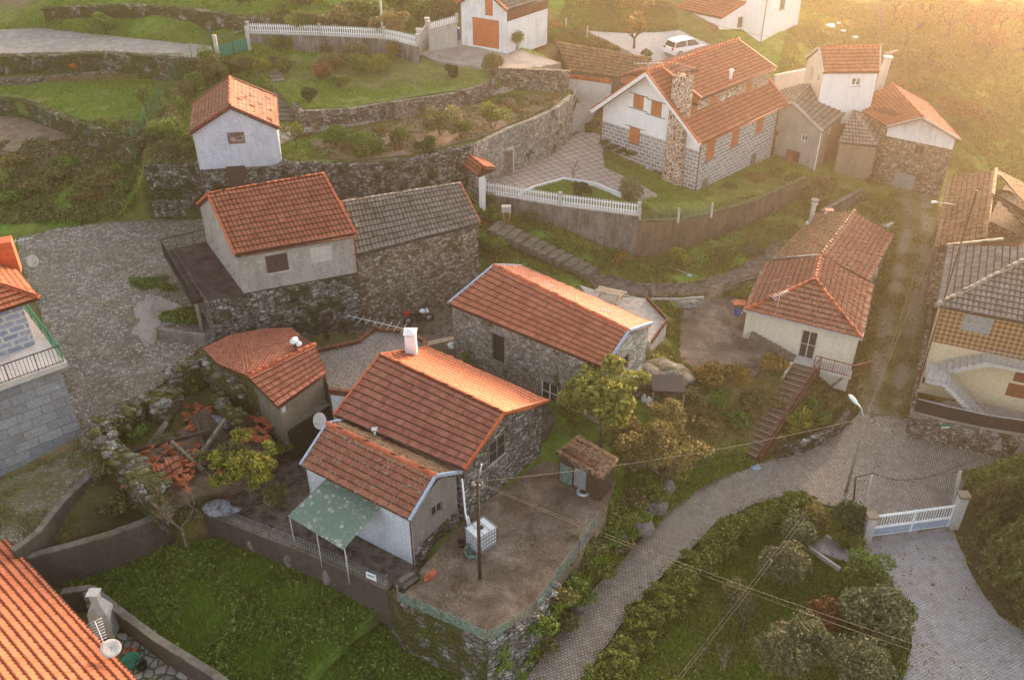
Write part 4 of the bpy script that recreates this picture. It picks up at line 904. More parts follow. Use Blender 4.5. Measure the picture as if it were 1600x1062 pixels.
# terrace to the left
t1 = [P(298, 470, 7.6), P(380, 452, 7.9), P(329.5, 378, 8.2), P(255, 394, 7.9)]
m = MB(); dn = V(0, 0, -.28); m.hexa([p+dn for p in t1], t1); m.build('terrace_slab', 'terrace_floor', T)
for k in (0, 3): m = MB(); m.beam(Vector((t1[k].x+.25, t1[k].y+.2, 4.6)), Vector((t1[k].x+.25, t1[k].y+.2, 7.4)), .22, .22); m.build('post', 'concrete', T)
def railing(parent, pts, h=.95, step=.13, mat='dark_metal', name='railing', r=.02, mesh=True):
    m = MB()
    for a, b in zip(pts[:-1], pts[1:]):
        a, b = Vector(a), Vector(b); L = (b-a).length; k = max(1, int(L/step)); up = V(0, 0, h)
        m.beam(a+up, b+up, r*2.2, r*2.2); m.beam(a+V(0, 0, .08), b+V(0, 0, .08), r*1.5, r*1.5)
        for i in range(k+1):
            p = a.lerp(b, i/k); w_ = r*2 if i % 8 == 0 else r*.9; m.beam(p, p+up, w_, w_)
    return m.build(name, mat, parent)
railing(T, [t1[2]+V(-.05, .02, 0), t1[3]+V(.03, -.03, 0), t1[0]+V(.05, .05, 0)])
m = MB()
for k in range(7): p = lerp(t1[0], t1[3], k/6); q = lerp(t1[1], t1[2], k/6); m.tube([p+V(0, 0, .9), lerp(p, q, .5)+V(0, 0, .8), q+V(0, 0, 1.3)], .012, 4)
m.build('clothes_line', 'wire_black', T)
# --- barn
T = thing('stone_barn', 'stone barn with grey barrel tiled roof, joined to the grey rendered house', 'barn', P(700, 470, 4.3))
a_, b_ = P(554, 400.4, 9.3), P(750.5, 349.4, 9.3)
hD = gable(T, a_, b_, P(534.5, 317, 11.1), P(719, 287.6, 11.1), zb=3.6, of=.12, og=.1, wm='rubble_grey', wmats=dict(f='rubble_brown'), tiles='tile_grey', kind='barrel', verge='orange_trim', rcap='ridge_grey', ph=.42, pw=.27, rough=.08)
# --- small white house top left
T = thing('garden_house', 'small white house with steep faded tile roof and dark red verge above rubble wall', 'house', P(318, 258, 10.3))
C4, D4 = P(359, 166.4, 15.0), P(359, 122, 15.0)
# front gable faces the viewer: use left slope as "front"
h4 = gable(T, P(301.5, 163, 13.3), P(295.6, 208.2, 13.3), D4, C4, P(433, 151.6, 13.3), P(437, 200.3, 13.3), zb=10.5, of=.2, og=.25, wm='white_render', wmats=dict(r='blue_white_render'), tiles='tile_weathered', kind='low', verge='red_brown_trim', pw=.2, ph=.3, st=.02,
    ops=dict(r=[dict(px=(369, 216), w=1.15, h=.85, fm='wood_brown', gm='glass_curtain', nosill=1)]))
for p0, p1, o_ in ((h4['FR'], h4['BR'], [dict(px=(372, 282), w=1.3, h=2.2, kind='door', fm='shutter_brown')]), (h4['BR'], h4['BL'], ()), (h4['FL'], h4['FR'], ())):
    wall(T, p0, p1, 6.4, 10.5, 'rubble_dark', o_, rough=.05, name='stone_base')
# --- big house
T = thing('block_house', 'large grey block house with white gable, brown shutters and dormered terracotta roof', 'house', P(1080.5, 318.9, 5))
A_, B_ = P(1093.7, 226, 10), P(1229.5, 162, 10.0); C5, D5 = P(1009.4, 113.3, 14.35), P(1154.4, 61.9, 14.35); t, n = dirs(A_, B_)
E5 = P(923.7, 172.6, 10); F5 = E5+(B_-A_)
OG, OF = .9, .55
def inn(e, r, al): d = r-e; h = Vector((d.x, d.y, 0)).length; return e+d*(OF/h)+t*al-V(0, 0, .12)
FL, FR, BR, BL = inn(A_, C5, OG), inn(B_, D5, -.25), inn(F5, D5, -.25), inn(E5, C5, OG); RC = C5+t*OG-V(0, 0, .12); RD = D5-t*.25-V(0, 0, .12)
# front wall (right face) with shutters
wall(T, FL, FR, 4.2, FL.z, 'grey_block', [dict(px=(1110, 236), w=1.25, h=1.55, kind='shutter', fm='wood_orange', rods=1), dict(px=(1148.5, 216), w=1.15, h=1.5, kind='shutter', fm='wood_orange', rods=1), dict(px=(1187, 195), w=1.15, h=1.5, kind='shutter', fm='wood_orange', rods=1),
    dict(px=(1101, 289), w=.95, h=.95, kind='roller', fm='old_wood'), dict(px=(1177, 249), w=.85, h=.95, kind='roller', fm='old_wood')])
zband = 9.05
gl = (xy(FL)-xy(BL)).length; gt = (xy(FL)-xy(BL)).normalized()
wall(T, BL, FL, 4.2, zband, 'grey_block', [dict(px=(991.5, 212), w=1.05, h=1.3, kind='shutter', fm='wood_orange', rods=1), dict(px=(1025.5, 286), w=.95, h=2.1, kind='door', fm='dark_wood')])
o = Vector((gt.y, -gt.x, 0))*.02
wall(T, BL+o, FL+o, zband, FL.z, 'white_clean', [dict(px=(998, 159.5), w=1.0, h=1.1, kind='shutter', fm='wood_orange', rods=1, flush=1), dict(px=(1026, 170), w=1.0, h=1.1, kind='shutter', fm='wood_orange', rods=1, flush=1)], apex=((xy(RC)-xy(BL)).dot(gt), RC.z))
wall(T, FR, BR, 4.2, FR.z, 'grey_block', apex=((xy(RD)-xy(FR)).dot((xy(BR)-xy(FR)).normalized()), RD.z)); wall(T, BR, BL, 4.2, FL.z, 'grey_block')
TM = 'tile_weathered'; TM = 'tile_orange'
# roof: shallow dormer slopes + steep lower slopes
Dd0, Dd1 = P(1097.7, 154, 12.75), P(1209, 110.6, 12.75)     # right dormer eave
slope = lambda e, r, k: Vector(e).lerp(Vector(r), k)
# position of the dormer wall foot along the main slope
k_ = .40
lo0, lo1 = slope(A_, C5, k_), slope(B_, D5, k_)
roof(T, A_, B_, lo1, lo0, TM, 'low', name='roof')
xs0 = (Dd0-A_).dot(t); 
fr0 = C5+t*.9; 
# front full-height strip of the gable roof
s_ = max(.9, (xy(Dd0)-xy(A_)).dot(xy(t))-.1)
roof(T, lo0, lo0+t*s_, C5+t*s_, C5, TM, 'low', name='roof')
d0 = C5+t*s_; pd = (xy(Dd0)-xy(C5)).dot(xy(n)); de0 = C5+t*s_+n*pd; de0.z = 12.75; de1 = D5+n*pd; de1.z = 12.75
roof(T, de0, de1-t*.2, D5-t*.2, d0, TM, 'low', name='dormer_roof')
wp = pd-.45; wz = C5.z-(C5.z-12.75)*wp/pd-.12
w0 = C5+t*(s_+.25)+n*wp; w1 = D5-t*.5+n*wp
zfoot = C5.z-(C5.z-10)*(wp/((A_-C5).dot(n)))+.02
wall(T, w0, w1, zfoot-.1, wz, 'crazy_stone', [dict(px=(1116, 162), w=1.05, h=1.1, kind='shutter', fm='wood_orange'), dict(px=(1169.5, 138), w=1.05, h=1.1, kind='shutter', fm='wood_orange')], name='dormer_wall')
# dormer cheeks (tiled)
cz = lambda w_: C5.z-(C5.z-10)*(w_/((A_-C5).dot(n)))
for base_, sg in ((C5+t*(s_+.2), -1), (D5-t*.45, 1)):
    m = MB(); a = base_+n*.3; a.z = cz(.3); b = base_+n*(wp); b.z = zfoot; c = base_+n*wp; c.z = wz; d = base_+n*.3; d.z = C5.z-.1
    m.face([a, b, c, d] if sg < 0 else [d, c, b, a]); m.build('dormer_cheek', 'tile_orange' if sg < 0 else 'white_clean', T)
# left side: mirrored dormer and slope
nm = -n; w5 = (E5-C5).dot(nm); lp0, lp1 = slope(E5, C5, k_), slope(F5, D5, k_)
roof(T, F5, E5, lp0, lp1, TM, 'low'); roof(T, lp0+t*s_, lp0, C5, C5+t*s_, TM, 'low')
le0 = C5+t*s_+nm*pd; le0.z = 12.75; le1 = D5+nm*pd; le1.z = 12.75
roof(T, le1, le0, C5+t*s_, D5, TM, 'low', name='dormer_roof')
m = MB(); a = C5+t*(s_+.15)+nm*.2; b = C5+t*(s_+.15)+nm*(pd-.1)
bz = C5.z-(C5.z-10)*(pd-.1)/w5
m.face([Vector((a.x, a.y, a.z-.3)), Vector((a.x, a.y, a.z)), Vector((b.x, b.y, 12.7)), Vector((b.x, b.y, bz))]); m.build('dormer_cheek', 'tile_orange', T)
wall(T, D5-t*.3+nm*(pd-.2), C5+t*(s_+.2)+nm*(pd-.2), bz-.1, 12.65, 'crazy_stone', name='dormer_wall')
ridge(T, C5+V(0, 0, .08), D5+V(0, 0, .08)); strip(T, [A_-V(0, 0, .08), C5-V(0, 0, .08)], .12, .34, 'white_clean', 'bargeboard'); strip(T, [C5-V(0, 0, .08), E5-V(0, 0, .08)], .12, .34, 'white_clean', 'bargeboard')
strip(T, [A_+V(0, 0, .12)-t*.02, C5+V(0, 0, .12)-t*.02], .16, .1, 'orange_trim'); strip(T, [C5+V(0, 0, .12)-t*.02, E5+V(0, 0, .12)-t*.02], .16, .1, 'orange_trim'); strip(T, [B_+V(0, 0, .06), lo1+V(0, 0, .06)], .14, .14, 'orange_trim'); strip(T, [de1-t*.2+V(0, 0, .06), D5-t*.2+V(0, 0, .06)], .14, .14, 'orange_trim')
strip(T, [de0+V(0, 0, .06), d0+V(0, 0, .06)], .14, .14, 'orange_trim')
# soffit under the gable overhang
m = MB()
for e, r in ((A_, C5), (E5, C5)):
    a, b = Vector(e)-V(0, 0, .2), Vector(r)-V(0, 0, .2); m.face([a, b, b+t*OG, a+t*OG]); 
m.build('soffit', 'white_clean', T)
gutter(T, A_, B_, 'orange_trim'); pipe(T, FL+V(.05, -.12, 0), 5, 'rusty_metal'); pipe(T, FR+V(-.02, -.14, 0), 4.6, 'rusty_metal'); pipe(T, BL+V(-.05, -.1, 0), 6.8, 'rusty_metal')
# stone chimney breast
cu, _ = ray_wall(BL, FL, 1052, 290); go_ = Vector((gt.y, -gt.x, 0)); gt3 = Vector((gt.x, gt.y, 0)); cb = Vector((BL.x, BL.y, 0))+gt3*cu
m = MB()
def chb(z0, z1, w0_, w1_, dep): 
    m.hexa([cb+gt3*(-w0_/2)+go_*dep+V(0, 0, z0), cb+gt3*(w0_/2)+go_*dep+V(0, 0, z0), cb+gt3*(w0_/2)-go_*.3+V(0, 0, z0), cb+gt3*(-w0_/2)-go_*.3+V(0, 0, z0)],
           [cb+gt3*(-w1_/2)+go_*dep+V(0, 0, z1), cb+gt3*(w1_/2)+go_*dep+V(0, 0, z1), cb+gt3*(w1_/2)-go_*.3+V(0, 0, z1), cb+gt3*(-w1_/2)-go_*.3+V(0, 0, z1)])
chb(4.2, 14.6, 1.75, 1.35, .55); cs_ = m.build('chimney', 'crazy_stone', T)
m = MB(); tc = cb+go_*.12+V(0, 0, 14.62)
for su in (-.5, .5):
    for sv in (-.28, .28): m.box(tc+gt3*su+go_*sv+V(0, 0, .2), (.14, .14, .4), math.atan2(gt.y, gt.x))
rz_ = math.atan2(gt.y, gt.x); m.hexa([tc+gt3*x+go_*y+V(0, 0, .4) for x, y in ((-.95, .65), (.95, .65), (.95, -.65), (-.95, -.65))], [tc+gt3*x+go_*y+V(0, 0, .72) for x, y in ((-.95, .05), (.95, .05), (.95, -.05), (-.95, -.05))]); m.build('chimney_cap', 'tile_weathered', cs_)
m = MB(); q = P(1142, 118, 13.4); m.tube([q-V(0, 0, .3), q+V(0, 0, .3)], .13, 10); m.lathe(q+V(0, 0, .35), [(.2, 0), (.22, .1), (.02, .22)], 10); m.build('flue', 'white_clean', T)
m = MB(); q = P(1013, 262, 8.0); qq = Vector((BL.x, BL.y, 0))
u_, z_ = ray_wall(BL, FL, 1013, 262); p = qq+gt3*u_+go_*.12+V(0, 0, z_); m.lathe(p-V(0, 0, .08), [(.02, 0), (.12, .03), (.12, .14), (.02, .18)], 10); m.build('lamp', 'white_plastic', T)
# lean-to at far right of the big house
T2 = thing('lean_to', 'dark wooden lean-to with small tiled roof beside the big block house', 'shed', P(1200, 265, 4.6))
q = P(1198, 262, 4.7); e0, e1 = FR+t*.05-V(0, 0, 0), FR+t*1.7; e0 = Vector((e0.x, e0.y, 7.1)); e1 = Vector((e1.x, e1.y, 7.1)); bk1 = e1-n*2.2+V(0, 0, .7); bk0 = e0-n*2.2+V(0, 0, .7)
roof(T2, e0, e1, bk1, bk0, 'tile_orange', 'low'); wall(T2, e0-n*.2, e1-n*.2-t*.1, 4.4, 6.95, 'dark_render', [dict(u=.8, z=5.6, w=.9, h=1.9, kind='door', fm='dark_wood')]); wall(T2, e1-n*.2-t*.1, e1-n*2-t*.1, 4.4, 7, 'dark_render')
# --- grey house (twin roofs)
T = thing('grey_house', 'grey cement house with slate coloured gable roof right of the big block house', 'house', P(1266, 273, 4.4))
a5, b5 = P(1285.7, 206, 8.3), P(1331.8, 168.7, 8.3)
h6 = gable(T, a5, b5, P(1237.9, 159.8, 10.1), P(1272.5, 126.9, 10.1), None, None, zb=3.8, of=.2, og=.2, wm='brown_render', wmats=dict(l='grey_render'), tiles='tile_grey', kind='flat', verge=None, rcap='ridge_grey', pw=.3, ph=.45,
    ops=dict(l=[dict(px=(1257, 216), w=.62, h=.6, fm='white_paint', nosill=1), dict(px=(1237, 250), w=1.3, h=1.7, kind='dark')], f=[dict(px=(1297, 205), w=.7, h=.7, fm='white_paint', nosill=1), dict(px=(1288, 252), w=.8, h=1.9, kind='door', fm='red_brown_trim')]))
strip(T, [h6['A'], h6['C'], h6['E']], .1, .2, 'light_concrete'); pipe(T, h6['FL']+V(0, -.1, 0), 4.4, 'white_plastic')
T = thing('grey_outbuilding', 'small cement outbuilding with grey hipped roof right of the grey gabled house', 'outbuilding', P(1330, 300, 4))
p0, p1, p2, p3 = P(1309, 223, 7.2), P(1370.5, 229.5, 7.0), P(1391, 190, 7.4), P(1335, 172, 7.4); pk = P(1333, 174, 8.8)
roof_poly(T, [p0, p1, pk], 'tile_grey', 'low', pw=.28, ph=.42, st=.05); roof_poly(T, [p1, p2, pk], 'tile_grey', 'flat', pw=.28, ph=.45); roof_poly(T, [p2, p3, pk], 'tile_grey', pw=.3, ph=.45)
ridge(T, p1+V(0, 0, .08), pk+V(0, 0, .08), 'ridge_grey', .1)
cen = (p0+p1+p2+p3)/4; ws = [q.lerp(cen, .07) for q in (p0, p1, p2, p3)]
for i in range(4): wall(T, ws[i], ws[(i+1) % 4], 3, 6.95, 'brown_render', [dict(u=.9, z=4.6, w=.8, h=1.6, kind='dark')] if i == 1 else ())
# --- stone/white house
T = thing('stone_and_white_house', 'rubble stone house with whitewashed gable top and grey double doors at lane end', 'house', P(1430, 300, 3.3))
a7, b7 = P(1386, 197.7, 8.5), P(1501.5, 219, 8.5); C7, D7 = P(1441.5, 183.5, 10.1), P(1394.4, 131.8, 10.1)
L7, Bl7, Br7 = a7, P(1325, 161.5, 8.5), P(1450, 161.4, 8.5)
roof(T, Bl7, a7, C7, D7, 'tile_orange', 'low', pw=.22, ph=.3); roof(T, b7, Br7, D7, C7, 'tile_orange', 'low', pw=.22, ph=.3)
ridge(T, C7+V(0, 0, .05), D7+V(0, 0, .05)); strip(T, [a7, C7, b7], .15, .14, 'light_concrete')
fl, fr, rr, ll = a7+V(.25, .3, -.12), b7+V(-.3, .35, -.12), Br7+V(-.3, -.2, -.12), Bl7+V(.3, -.2, -.12); gt7 = (xy(fr)-xy(fl)).normalized()
wall(T, fl, fr, 2.9, 7.55, 'rubble_brown', [dict(px=(1436, 235), w=.85, h=.85, kind='casement', fm='old_wood', nosill=1), dict(px=(1411, 287), w=1.7, h=1.75, kind='door', fm='grey_metal')], rough=.06)
of_ = Vector((gt7.y, -gt7.x, 0))*.03; wall(T, fl+of_, fr+of_, 7.55, fl.z, 'white_render', apex=((xy(C7)-xy(fl)).dot(gt7), C7.z-.12))
wall(T, fr, rr, 2.9, 8.35, 'rubble_brown', rough=.05); wall(T, ll, fl, 2.9, 8.35, 'rubble_brown'); wall(T, rr, ll, 3, 8.35, 'rubble_brown')
m = MB(); q = P(1369, 150, 9.0); m.tube([q-V(0, 0, .6), q+V(.15, 0, 1.5), q+V(.3, 0, 3.4)], [.38, .34, .32], 12); ch = m.build('chimney', 'light_concrete', T); m = MB(); m.tube([q+V(.3, 0, 3.4), q+V(.31, 0, 3.55)], .42, 12); m.build('chimney_cap', 'light_concrete', ch)
m = MB()
for i in range(5): m.box(P(1383+i*3.2, 158-i*.9, 9.3)+V(0, 0, .05), (.12, .3, .04), .3)
m.build('roof_vent', 'light_concrete', T)
# --- white little house behind
T = thing('white_cottage', 'small white cottage with orange roof behind the leaning concrete chimney', 'house', P(1330, 160, 8))
h8 = gable(T, P(1286, 113.7, 12), P(1374.6, 113, 12), P(1279, 75, 13.5), P(1375.6, 73, 13.5), P(1259, 91, 12), None, zb=7.4, of=.15, og=.12, wm='white_clean', wmats=dict(l='cream_render'), tiles='tile_orange', verge='light_concrete', kind='low',
    ops=dict(f=[dict(px=(1338, 128), w=.8, h=.7, fm='white_paint', gm='glass_curtain')], l=[dict(px=(1268, 115), w=.5, h=1.1, kind='dark'), dict(px=(1279, 121), w=.4, h=.5, kind='dark')]))
# --- white houses top right
T = thing('white_house', 'low white house with orange gable roof and porch behind the parked white car', 'house', P(1102, 66, 10.8))
h9 = gable(T, P(1057, 13.3, 13.0), P(1126.3, 28, 13.0), P(1105, -12, 14.3), P(1167, 2, 14.3), None, P(1191.8, 21, 13.0), zb=10, of=.2, og=.2, wm='white_clean', tiles='tile_orange', verge='orange_trim', kind='low',
    ops=dict(r=[dict(px=(1159, 35), w=.95, h=1.05, kind='roller', fm='old_wood')], f=[dict(px=(1075, 27), w=.45, h=.8, kind='roller', fm='old_wood'), dict(px=(1098, 58), w=.9, h=1.9, kind='door', fm='white_paint')]))
q0, q1 = P(1090, 34, 12.2), P(1123, 43, 12.0); tt9, nn9 = h9['t'], h9['n']
roof(T, q0+nn9*1.2-V(0, 0, .35), q1+nn9*1.2-V(0, 0, .35), q1-nn9*.4+V(0, 0, .25), q0-nn9*.4+V(0, 0, .25), 'tile_orange', 'low', name='porch_roof')
m = MB(); g0 = Vector((q0.x, q0.y, 0))+nn9*1.1; m.beam(g0+V(0, 0, 10.4), g0+V(0, 0, 11.8), .18, .18); m.build('porch_post', 'white_paint', T)
T = thing('white_tower_house', 'tall plain white house block with one brown window at the top edge', 'house', P(1185, 75, 10.2))
f0 = P(1187, 75.3, 10.2); f1 = P(1244, 49, 10.6); tt = (xy(f1)-xy(f0)).normalized(); t3 = Vector((tt.x, tt.y, 0)); n3 = Vector((tt.y, -tt.x, 0))
f0z, f1z = Vector((f0.x, f0.y, 0)), Vector((f1.x, f1.y, 0)); g0, g1 = f0z-n3*7, f1z-n3*7
wall(T, f0z, f1z, 9.5, 18, 'white_clean', [dict(px=(1223, 5), w=.95, h=1.25, kind='roller', fm='old_wood', sill=1)]); wall(T, f1z, g1, 9.5, 18, 'white_clean'); wall(T, g1, g0, 9.5, 18, 'white_clean'); wall(T, g0, f0z, 9.5, 18, 'white_clean')
roof(T, V(*f0z.xy, 18)+n3*.4-t3*.4, V(*f1z.xy, 18)+n3*.4+t3*.4, V(*((f1z+g1)/2).xy, 19.6)+t3*.4, V(*((f0z+g0)/2).xy, 19.6)-t3*.4, 'tile_orange', 'low'); roof(T, V(*g1.xy, 18)-n3*.4+t3*.4, V(*g0.xy, 18)-n3*.4-t3*.4, V(*((f0z+g0)/2).xy, 19.6)-t3*.4, V(*((f1z+g1)/2).xy, 19.6)+t3*.4, 'tile_orange', 'low')
pipe(T, V(f0z.x, f0z.y-.12, 17.8), 10.3, 'red_brown_trim')
m = MB(); m.hexa([f0z+n3*1.0-t3*.2+V(0, 0, 10), f1z+n3*1.0+t3*.6+V(0, 0, 10), f1z+t3*.6+V(0, 0, 10), f0z-t3*.2+V(0, 0, 10)], [f0z+n3*1.0-t3*.2+V(0, 0, 10.3), f1z+n3*1.0+t3*.6+V(0, 0, 10.7), f1z+t3*.6+V(0, 0, 10.7), f0z-t3*.2+V(0, 0, 10.3)]); m.build('pavement', 'light_concrete', T)
m = MB()
for i in range(4): m.box(f1z+t3*(1.0+.32*i)+n3*.3+V(0, 0, 10.62-.15*i), (.34, 1.6, .3), math.atan2(tt.y, tt.x))
m.box(f1z+t3*1.6+n3*-1.4+V(0, 0, 10.6), (3.0, 1.5, .2), math.atan2(tt.y, tt.x)); m.build('steps', 'light_concrete', T)
# --- garage
T = thing('garage', 'white gabled garage with an orange roller door and a vertical orange loft shutter', 'garage', P(757, 68, 12.9))
h10 = gable(T, P(792.8, 16.8, 16.5), P(862, -5, 16.5), P(753, -20, 18.1), P(822, -42, 18.1), P(713, 5, 16.5), None, zb=12.3, of=.25, og=.25, wm='white_render', tiles='tile_grey', kind='low', verge='orange_trim',
    ops=dict(l=[dict(px=(759, 52), w=2.75, h=2.45, z=14.1, kind='garage_door', fm='garage_orange', knob=False), dict(px=(764, 12), w=.75, h=1.35, kind='roller', fm='garage_orange')]))
m = MB(); a, b = h10['FL'], h10['FR']; o = h10['n']*.05
m.face([Vector((a.x, a.y, 15.5))+o, Vector((b.x, b.y, 15.5))+o, Vector((b.x, b.y, 16.35))+o, Vector((a.x, a.y, 16.35))+o]); m.build('cladding', 'rusty_metal', T)
# --- long old tile shed and white coped wall
T = thing('long_shed', 'long low outbuilding with old lichened barrel tiles behind the big block house', 'shed', P(900, 120, 9.5))
e0, e1, r1, r0 = P(890.8, 112, 11.0), P(955, 121, 10.6), P(1020, 91, 11.9), P(868, 64.8, 12.4)
e1 = P(985, 124, 10.6); roof(T, e0, e1, r1, r0, 'tile_old', 'barrel', ph=.45, pw=.27, wob=.06)
wall(T, e0+V(.1, .3, -.15), e1+V(-.1, .3, -.15), 9, 10.6, 'dark_render'); wall(T, e1+V(-.1, .3, -.15), r1+V(-.2, 0, -.2), 9, 10.6, 'dark_render'); wall(T, r0+V(.2, -.1, -.15), e0+V(.1, .3, -.15), 9, (12.1, 10.8), 'rubble_dark')
T, f_, b_ = wallrun('boundary_wall', 'white rendered wall with an orange tile coping below the long old tiled shed', 'wall', [(889, 121, 10.4, 8), (955, 130, 10.4, 8)], 'white_render', .2, 0)
ridge(T, f_[0]+V(0, .1, .08), f_[-1]+V(0, .1, .08), 'ridge_tile', .2, 'coping', .3)
# --- porch house
T = thing('roadside_house', 'cream house with a hipped weathered orange roof and brown steps beside the lane', 'house', P(1335, 579, 3))
R1, R2, AP, RB, LF, LB = P(1346.8, 530, 5.4), P(1364, 446.6, 5.4), P(1273, 437, 7.1), P(1282, 400, 7.1), P(1162.4, 484.9, 5.4), P(1196, 411, 5.4)
NB = R2
roof_poly(T, [LF, R1, AP], 'tile_weathered', ph=.37); roof(T, R1, NB, RB, AP, 'tile_weathered', 'low'); roof(T, LB, LF, AP, RB, 'tile_weathered', 'low')
for a, b in ((LF, AP), (R1, AP), (AP, RB)): ridge(T, a+V(0, 0, .08), b+V(0, 0, .08), 'ridge_tile', .11)
strip(T, [LB, LF, R1, NB], .1, .14, 'light_concrete', 'fascia')
RBK, R3, R4, LB2 = P(1334, 331.3, 7.3), P(1358.6, 439.8, 5.6), P(1396, 368, 5.6), P(1207, 405.6, 5.3)
L3, L4 = P(1238, 358, 5.3), P(1275, 333.5, 5.6)
roof(T, R3, R4, RBK, RB+V(0, 0, .05), 'tile_weathered', 'low', wob=.05); roof(T, L4, LB2, RB+V(0, 0, .05), RBK, 'tile_old', 'low', wob=.07, ph=.3)
ridge(T, RB+V(0, 0, .1), RBK+V(0, 0, .1), 'tile_old', .12); strip(T, [LB2+V(0, 0, .08), RB+V(0, 0, .12)], .16, .06, 'grey_metal', 'flashing'); strip(T, [R4, R3], .1, .12, 'old_wood', 'fascia')
i_ = lambda p, c, k=.30: p+(Vector((c.x-p.x, c.y-p.y, 0)).normalized()*k)-V(0, 0, .12)
w_a, w_b, w_c, w_d = i_(LF, RB), i_(R1, RB, .35), i_(R2, AP, .3), i_(LB, AP)
wall(T, w_a, w_b, 1.2, 5.25, 'cream_render', [dict(px=(1262, 539), w=1.0, h=2.05, z=4.05, kind='glass_door', fm='light_concrete', gm='glass_dark')]); wall(T, w_b, w_c, 1.0, 5.25, 'white_render', [dict(u=1.6, z=4.2, w=.8, h=.8, fm='white_paint')]); wall(T, w_d, w_a, 2.5, 5.25, 'cream_render')
x_a, x_b, x_c, x_d = i_(R3, RBK, .25), i_(R4, RBK, .3), i_(L4, RB, .3), i_(LB2, RB, .3)
wall(T, x_a, x_b, 1.2, 5.4, 'rubble_brown', [dict(u=1.8, z=4, w=.8, h=1.0, fm='white_paint'), dict(u=4.8, z=4, w=.9, h=1.0, kind='roller', fm='white_paint')]); wall(T, x_b, x_c, 2, (5.4, 5.4), 'rubble_brown', apex=None); wall(T, x_c, x_d, 2.5, 5.2, 'rubble_brown')
m = MB(); q = P(1265, 352, 5.6); m.tube([q-V(0, 0, .3), q+V(0, 0, .25)], [.42, .3], 8); m.tube([q+V(0, 0, .2), q+V(.05, 0, 1.7)], .17, 8); m.lathe(q+V(.05, 0, 1.7), [(.26, 0), (.26, .08), (.18, .12), (.18, .3), (.3, .34), (.3, .4)], 8); m.build('chimney', 'light_concrete', T)
m = MB(); q = P(1294, 337, 6.0); m.box(q+V(0, 0, .15), (.5, .4, .5)); ch = m.build('chimney', 'white_render', T); m = MB(); m.box(q+V(0, 0, .45), (.62, .5, .1)); m.build('chimney_cap', 'orange_trim', ch)
pipe(T, w_b+V(-.02, -.15, 0), 1.2, 'rusty_metal')
# balcony / porch
wt = (xy(w_b)-xy(w_a)).normalized(); w3 = Vector((wt.x, wt.y, 0)); wn = Vector((wt.y, -wt.x, 0))
b0u, _ = ray_wall(w_a, w_b, 1243, 575); Wa = Vector((w_a.x, w_a.y, 0)); Lw = (xy(w_b)-xy(w_a)).length
c0, c1, c2, c3 = Wa+w3*(b0u-.1), Wa+w3*(Lw+.15), Wa+w3*(Lw+.15)+wn*1.0, Wa+w3*(b0u-.1)+wn*1.0
c4 = Wa+w3*(Lw+1.1)+wn*.1
z_ = 2.98; m = MB(); m.hexa([V(*p.xy, z_-.18) for p in (c3, c2, c1, c0)], [V(*p.xy, z_) for p in (c3, c2, c1, c0)]); m.build('porch_slab', 'light_concrete', T)
railing(T, [V(*(c3+w3*1.25).xy, z_), V(*c2.xy, z_), V(*c4.xy, z_+.1)], .9, .14, 'red_brown_trim')
m = MB(); m.tube([V(*(c2-w3*.4-wn*.2).xy, z_-.15), V(*(c2-w3*1.3-wn*.6).xy, 1.1)], .09, 6); m.build('strut', 'old_wood', T)
# brown staircase from the road
S0, S1 = P(1166, 706, .35), P(1182, 712, .35); top0 = c3+w3*.05; top1 = c3+w3*1.5
T = thing('outdoor_staircase', 'long brown concrete staircase climbing from the road to the cream house porch', 'stairs', P(1174, 709, .3))
bot0 = P(1152, 702, .3); bot1 = P(1183, 716, .3); bot0.z = bot1.z = 0
m = MB(); ns = 17
for i in range(ns):
    a0, a1 = lerp(bot0, V(top0.x, top0.y, 0), i/ns), lerp(bot1, V(top1.x, top1.y, 0), i/ns); e0_, e1_ = lerp(bot0, V(top0.x, top0.y, 0), (i+1)/ns), lerp(bot1, V(top1.x, top1.y, 0), (i+1)/ns); z = .3+(z_-.3)*(i+1)/ns
    m.hexa([a0+V(0, 0, z-1.1), a1+V(0, 0, z-1.1), e1_+V(0, 0, z-1.1), e0_+V(0, 0, z-1.1)], [a0+V(0, 0, z-.02), a1+V(0, 0, z-.02), e1_+V(0, 0, z), e0_+V(0, 0, z)])
m.build('steps', 'stair_brown', T)
m = MB()
for i in range(ns):
    a0, a1 = lerp(bot0, V(top0.x, top0.y, 0), i/ns), lerp(bot1, V(top1.x, top1.y, 0), i/ns); z = .3+(z_-.3)*(i+1)/ns; m.beam(a0+V(.05, -.02, z-.03), a1+V(-.05, -.02, z-.03), .07, .07)
m.build('nosing', 'brown_render', T)
m = MB(); m.beam(bot0+V(-.1, 0, .15), V(top0.x-.1, top0.y, z_-.1), .16, .45); m.build('side_wall', 'cream_render', T)
m = MB(); m.beam(bot1+V(.16, 0, .2), V(top1.x+.16, top1.y, z_-.1), .10, .5); m.build('side_wall', 'rusty_metal', T)
m = MB(); a, b = bot1+V(.1, 0, 1.2), V(top1.x+.1, top1.y, z_+.95); m.tube([a, b], .03, 6); m.tube([a, a-V(0, 0, .9)], .03, 6); m.tube([b, b-V(0, 0, .9)], .03, 6); m.build('handrail', 'red_brown_trim', T)
# stair going up to the yard along the front wall (left)
T = thing('garden_steps', 'small stepped concrete flight along the front wall of the cream house', 'stairs', P(1210, 545, 3))
m = MB()
for i in range(9):
    u = b0u-.3-i*.33; p = Wa+w3*u+wn*.45; m.box(V(p.x, p.y, 3.0+i*.11-.5), (.36, .8, 1.0), math.atan2(wt.y, wt.x))
m.build('steps', 'mossy_concrete', T)
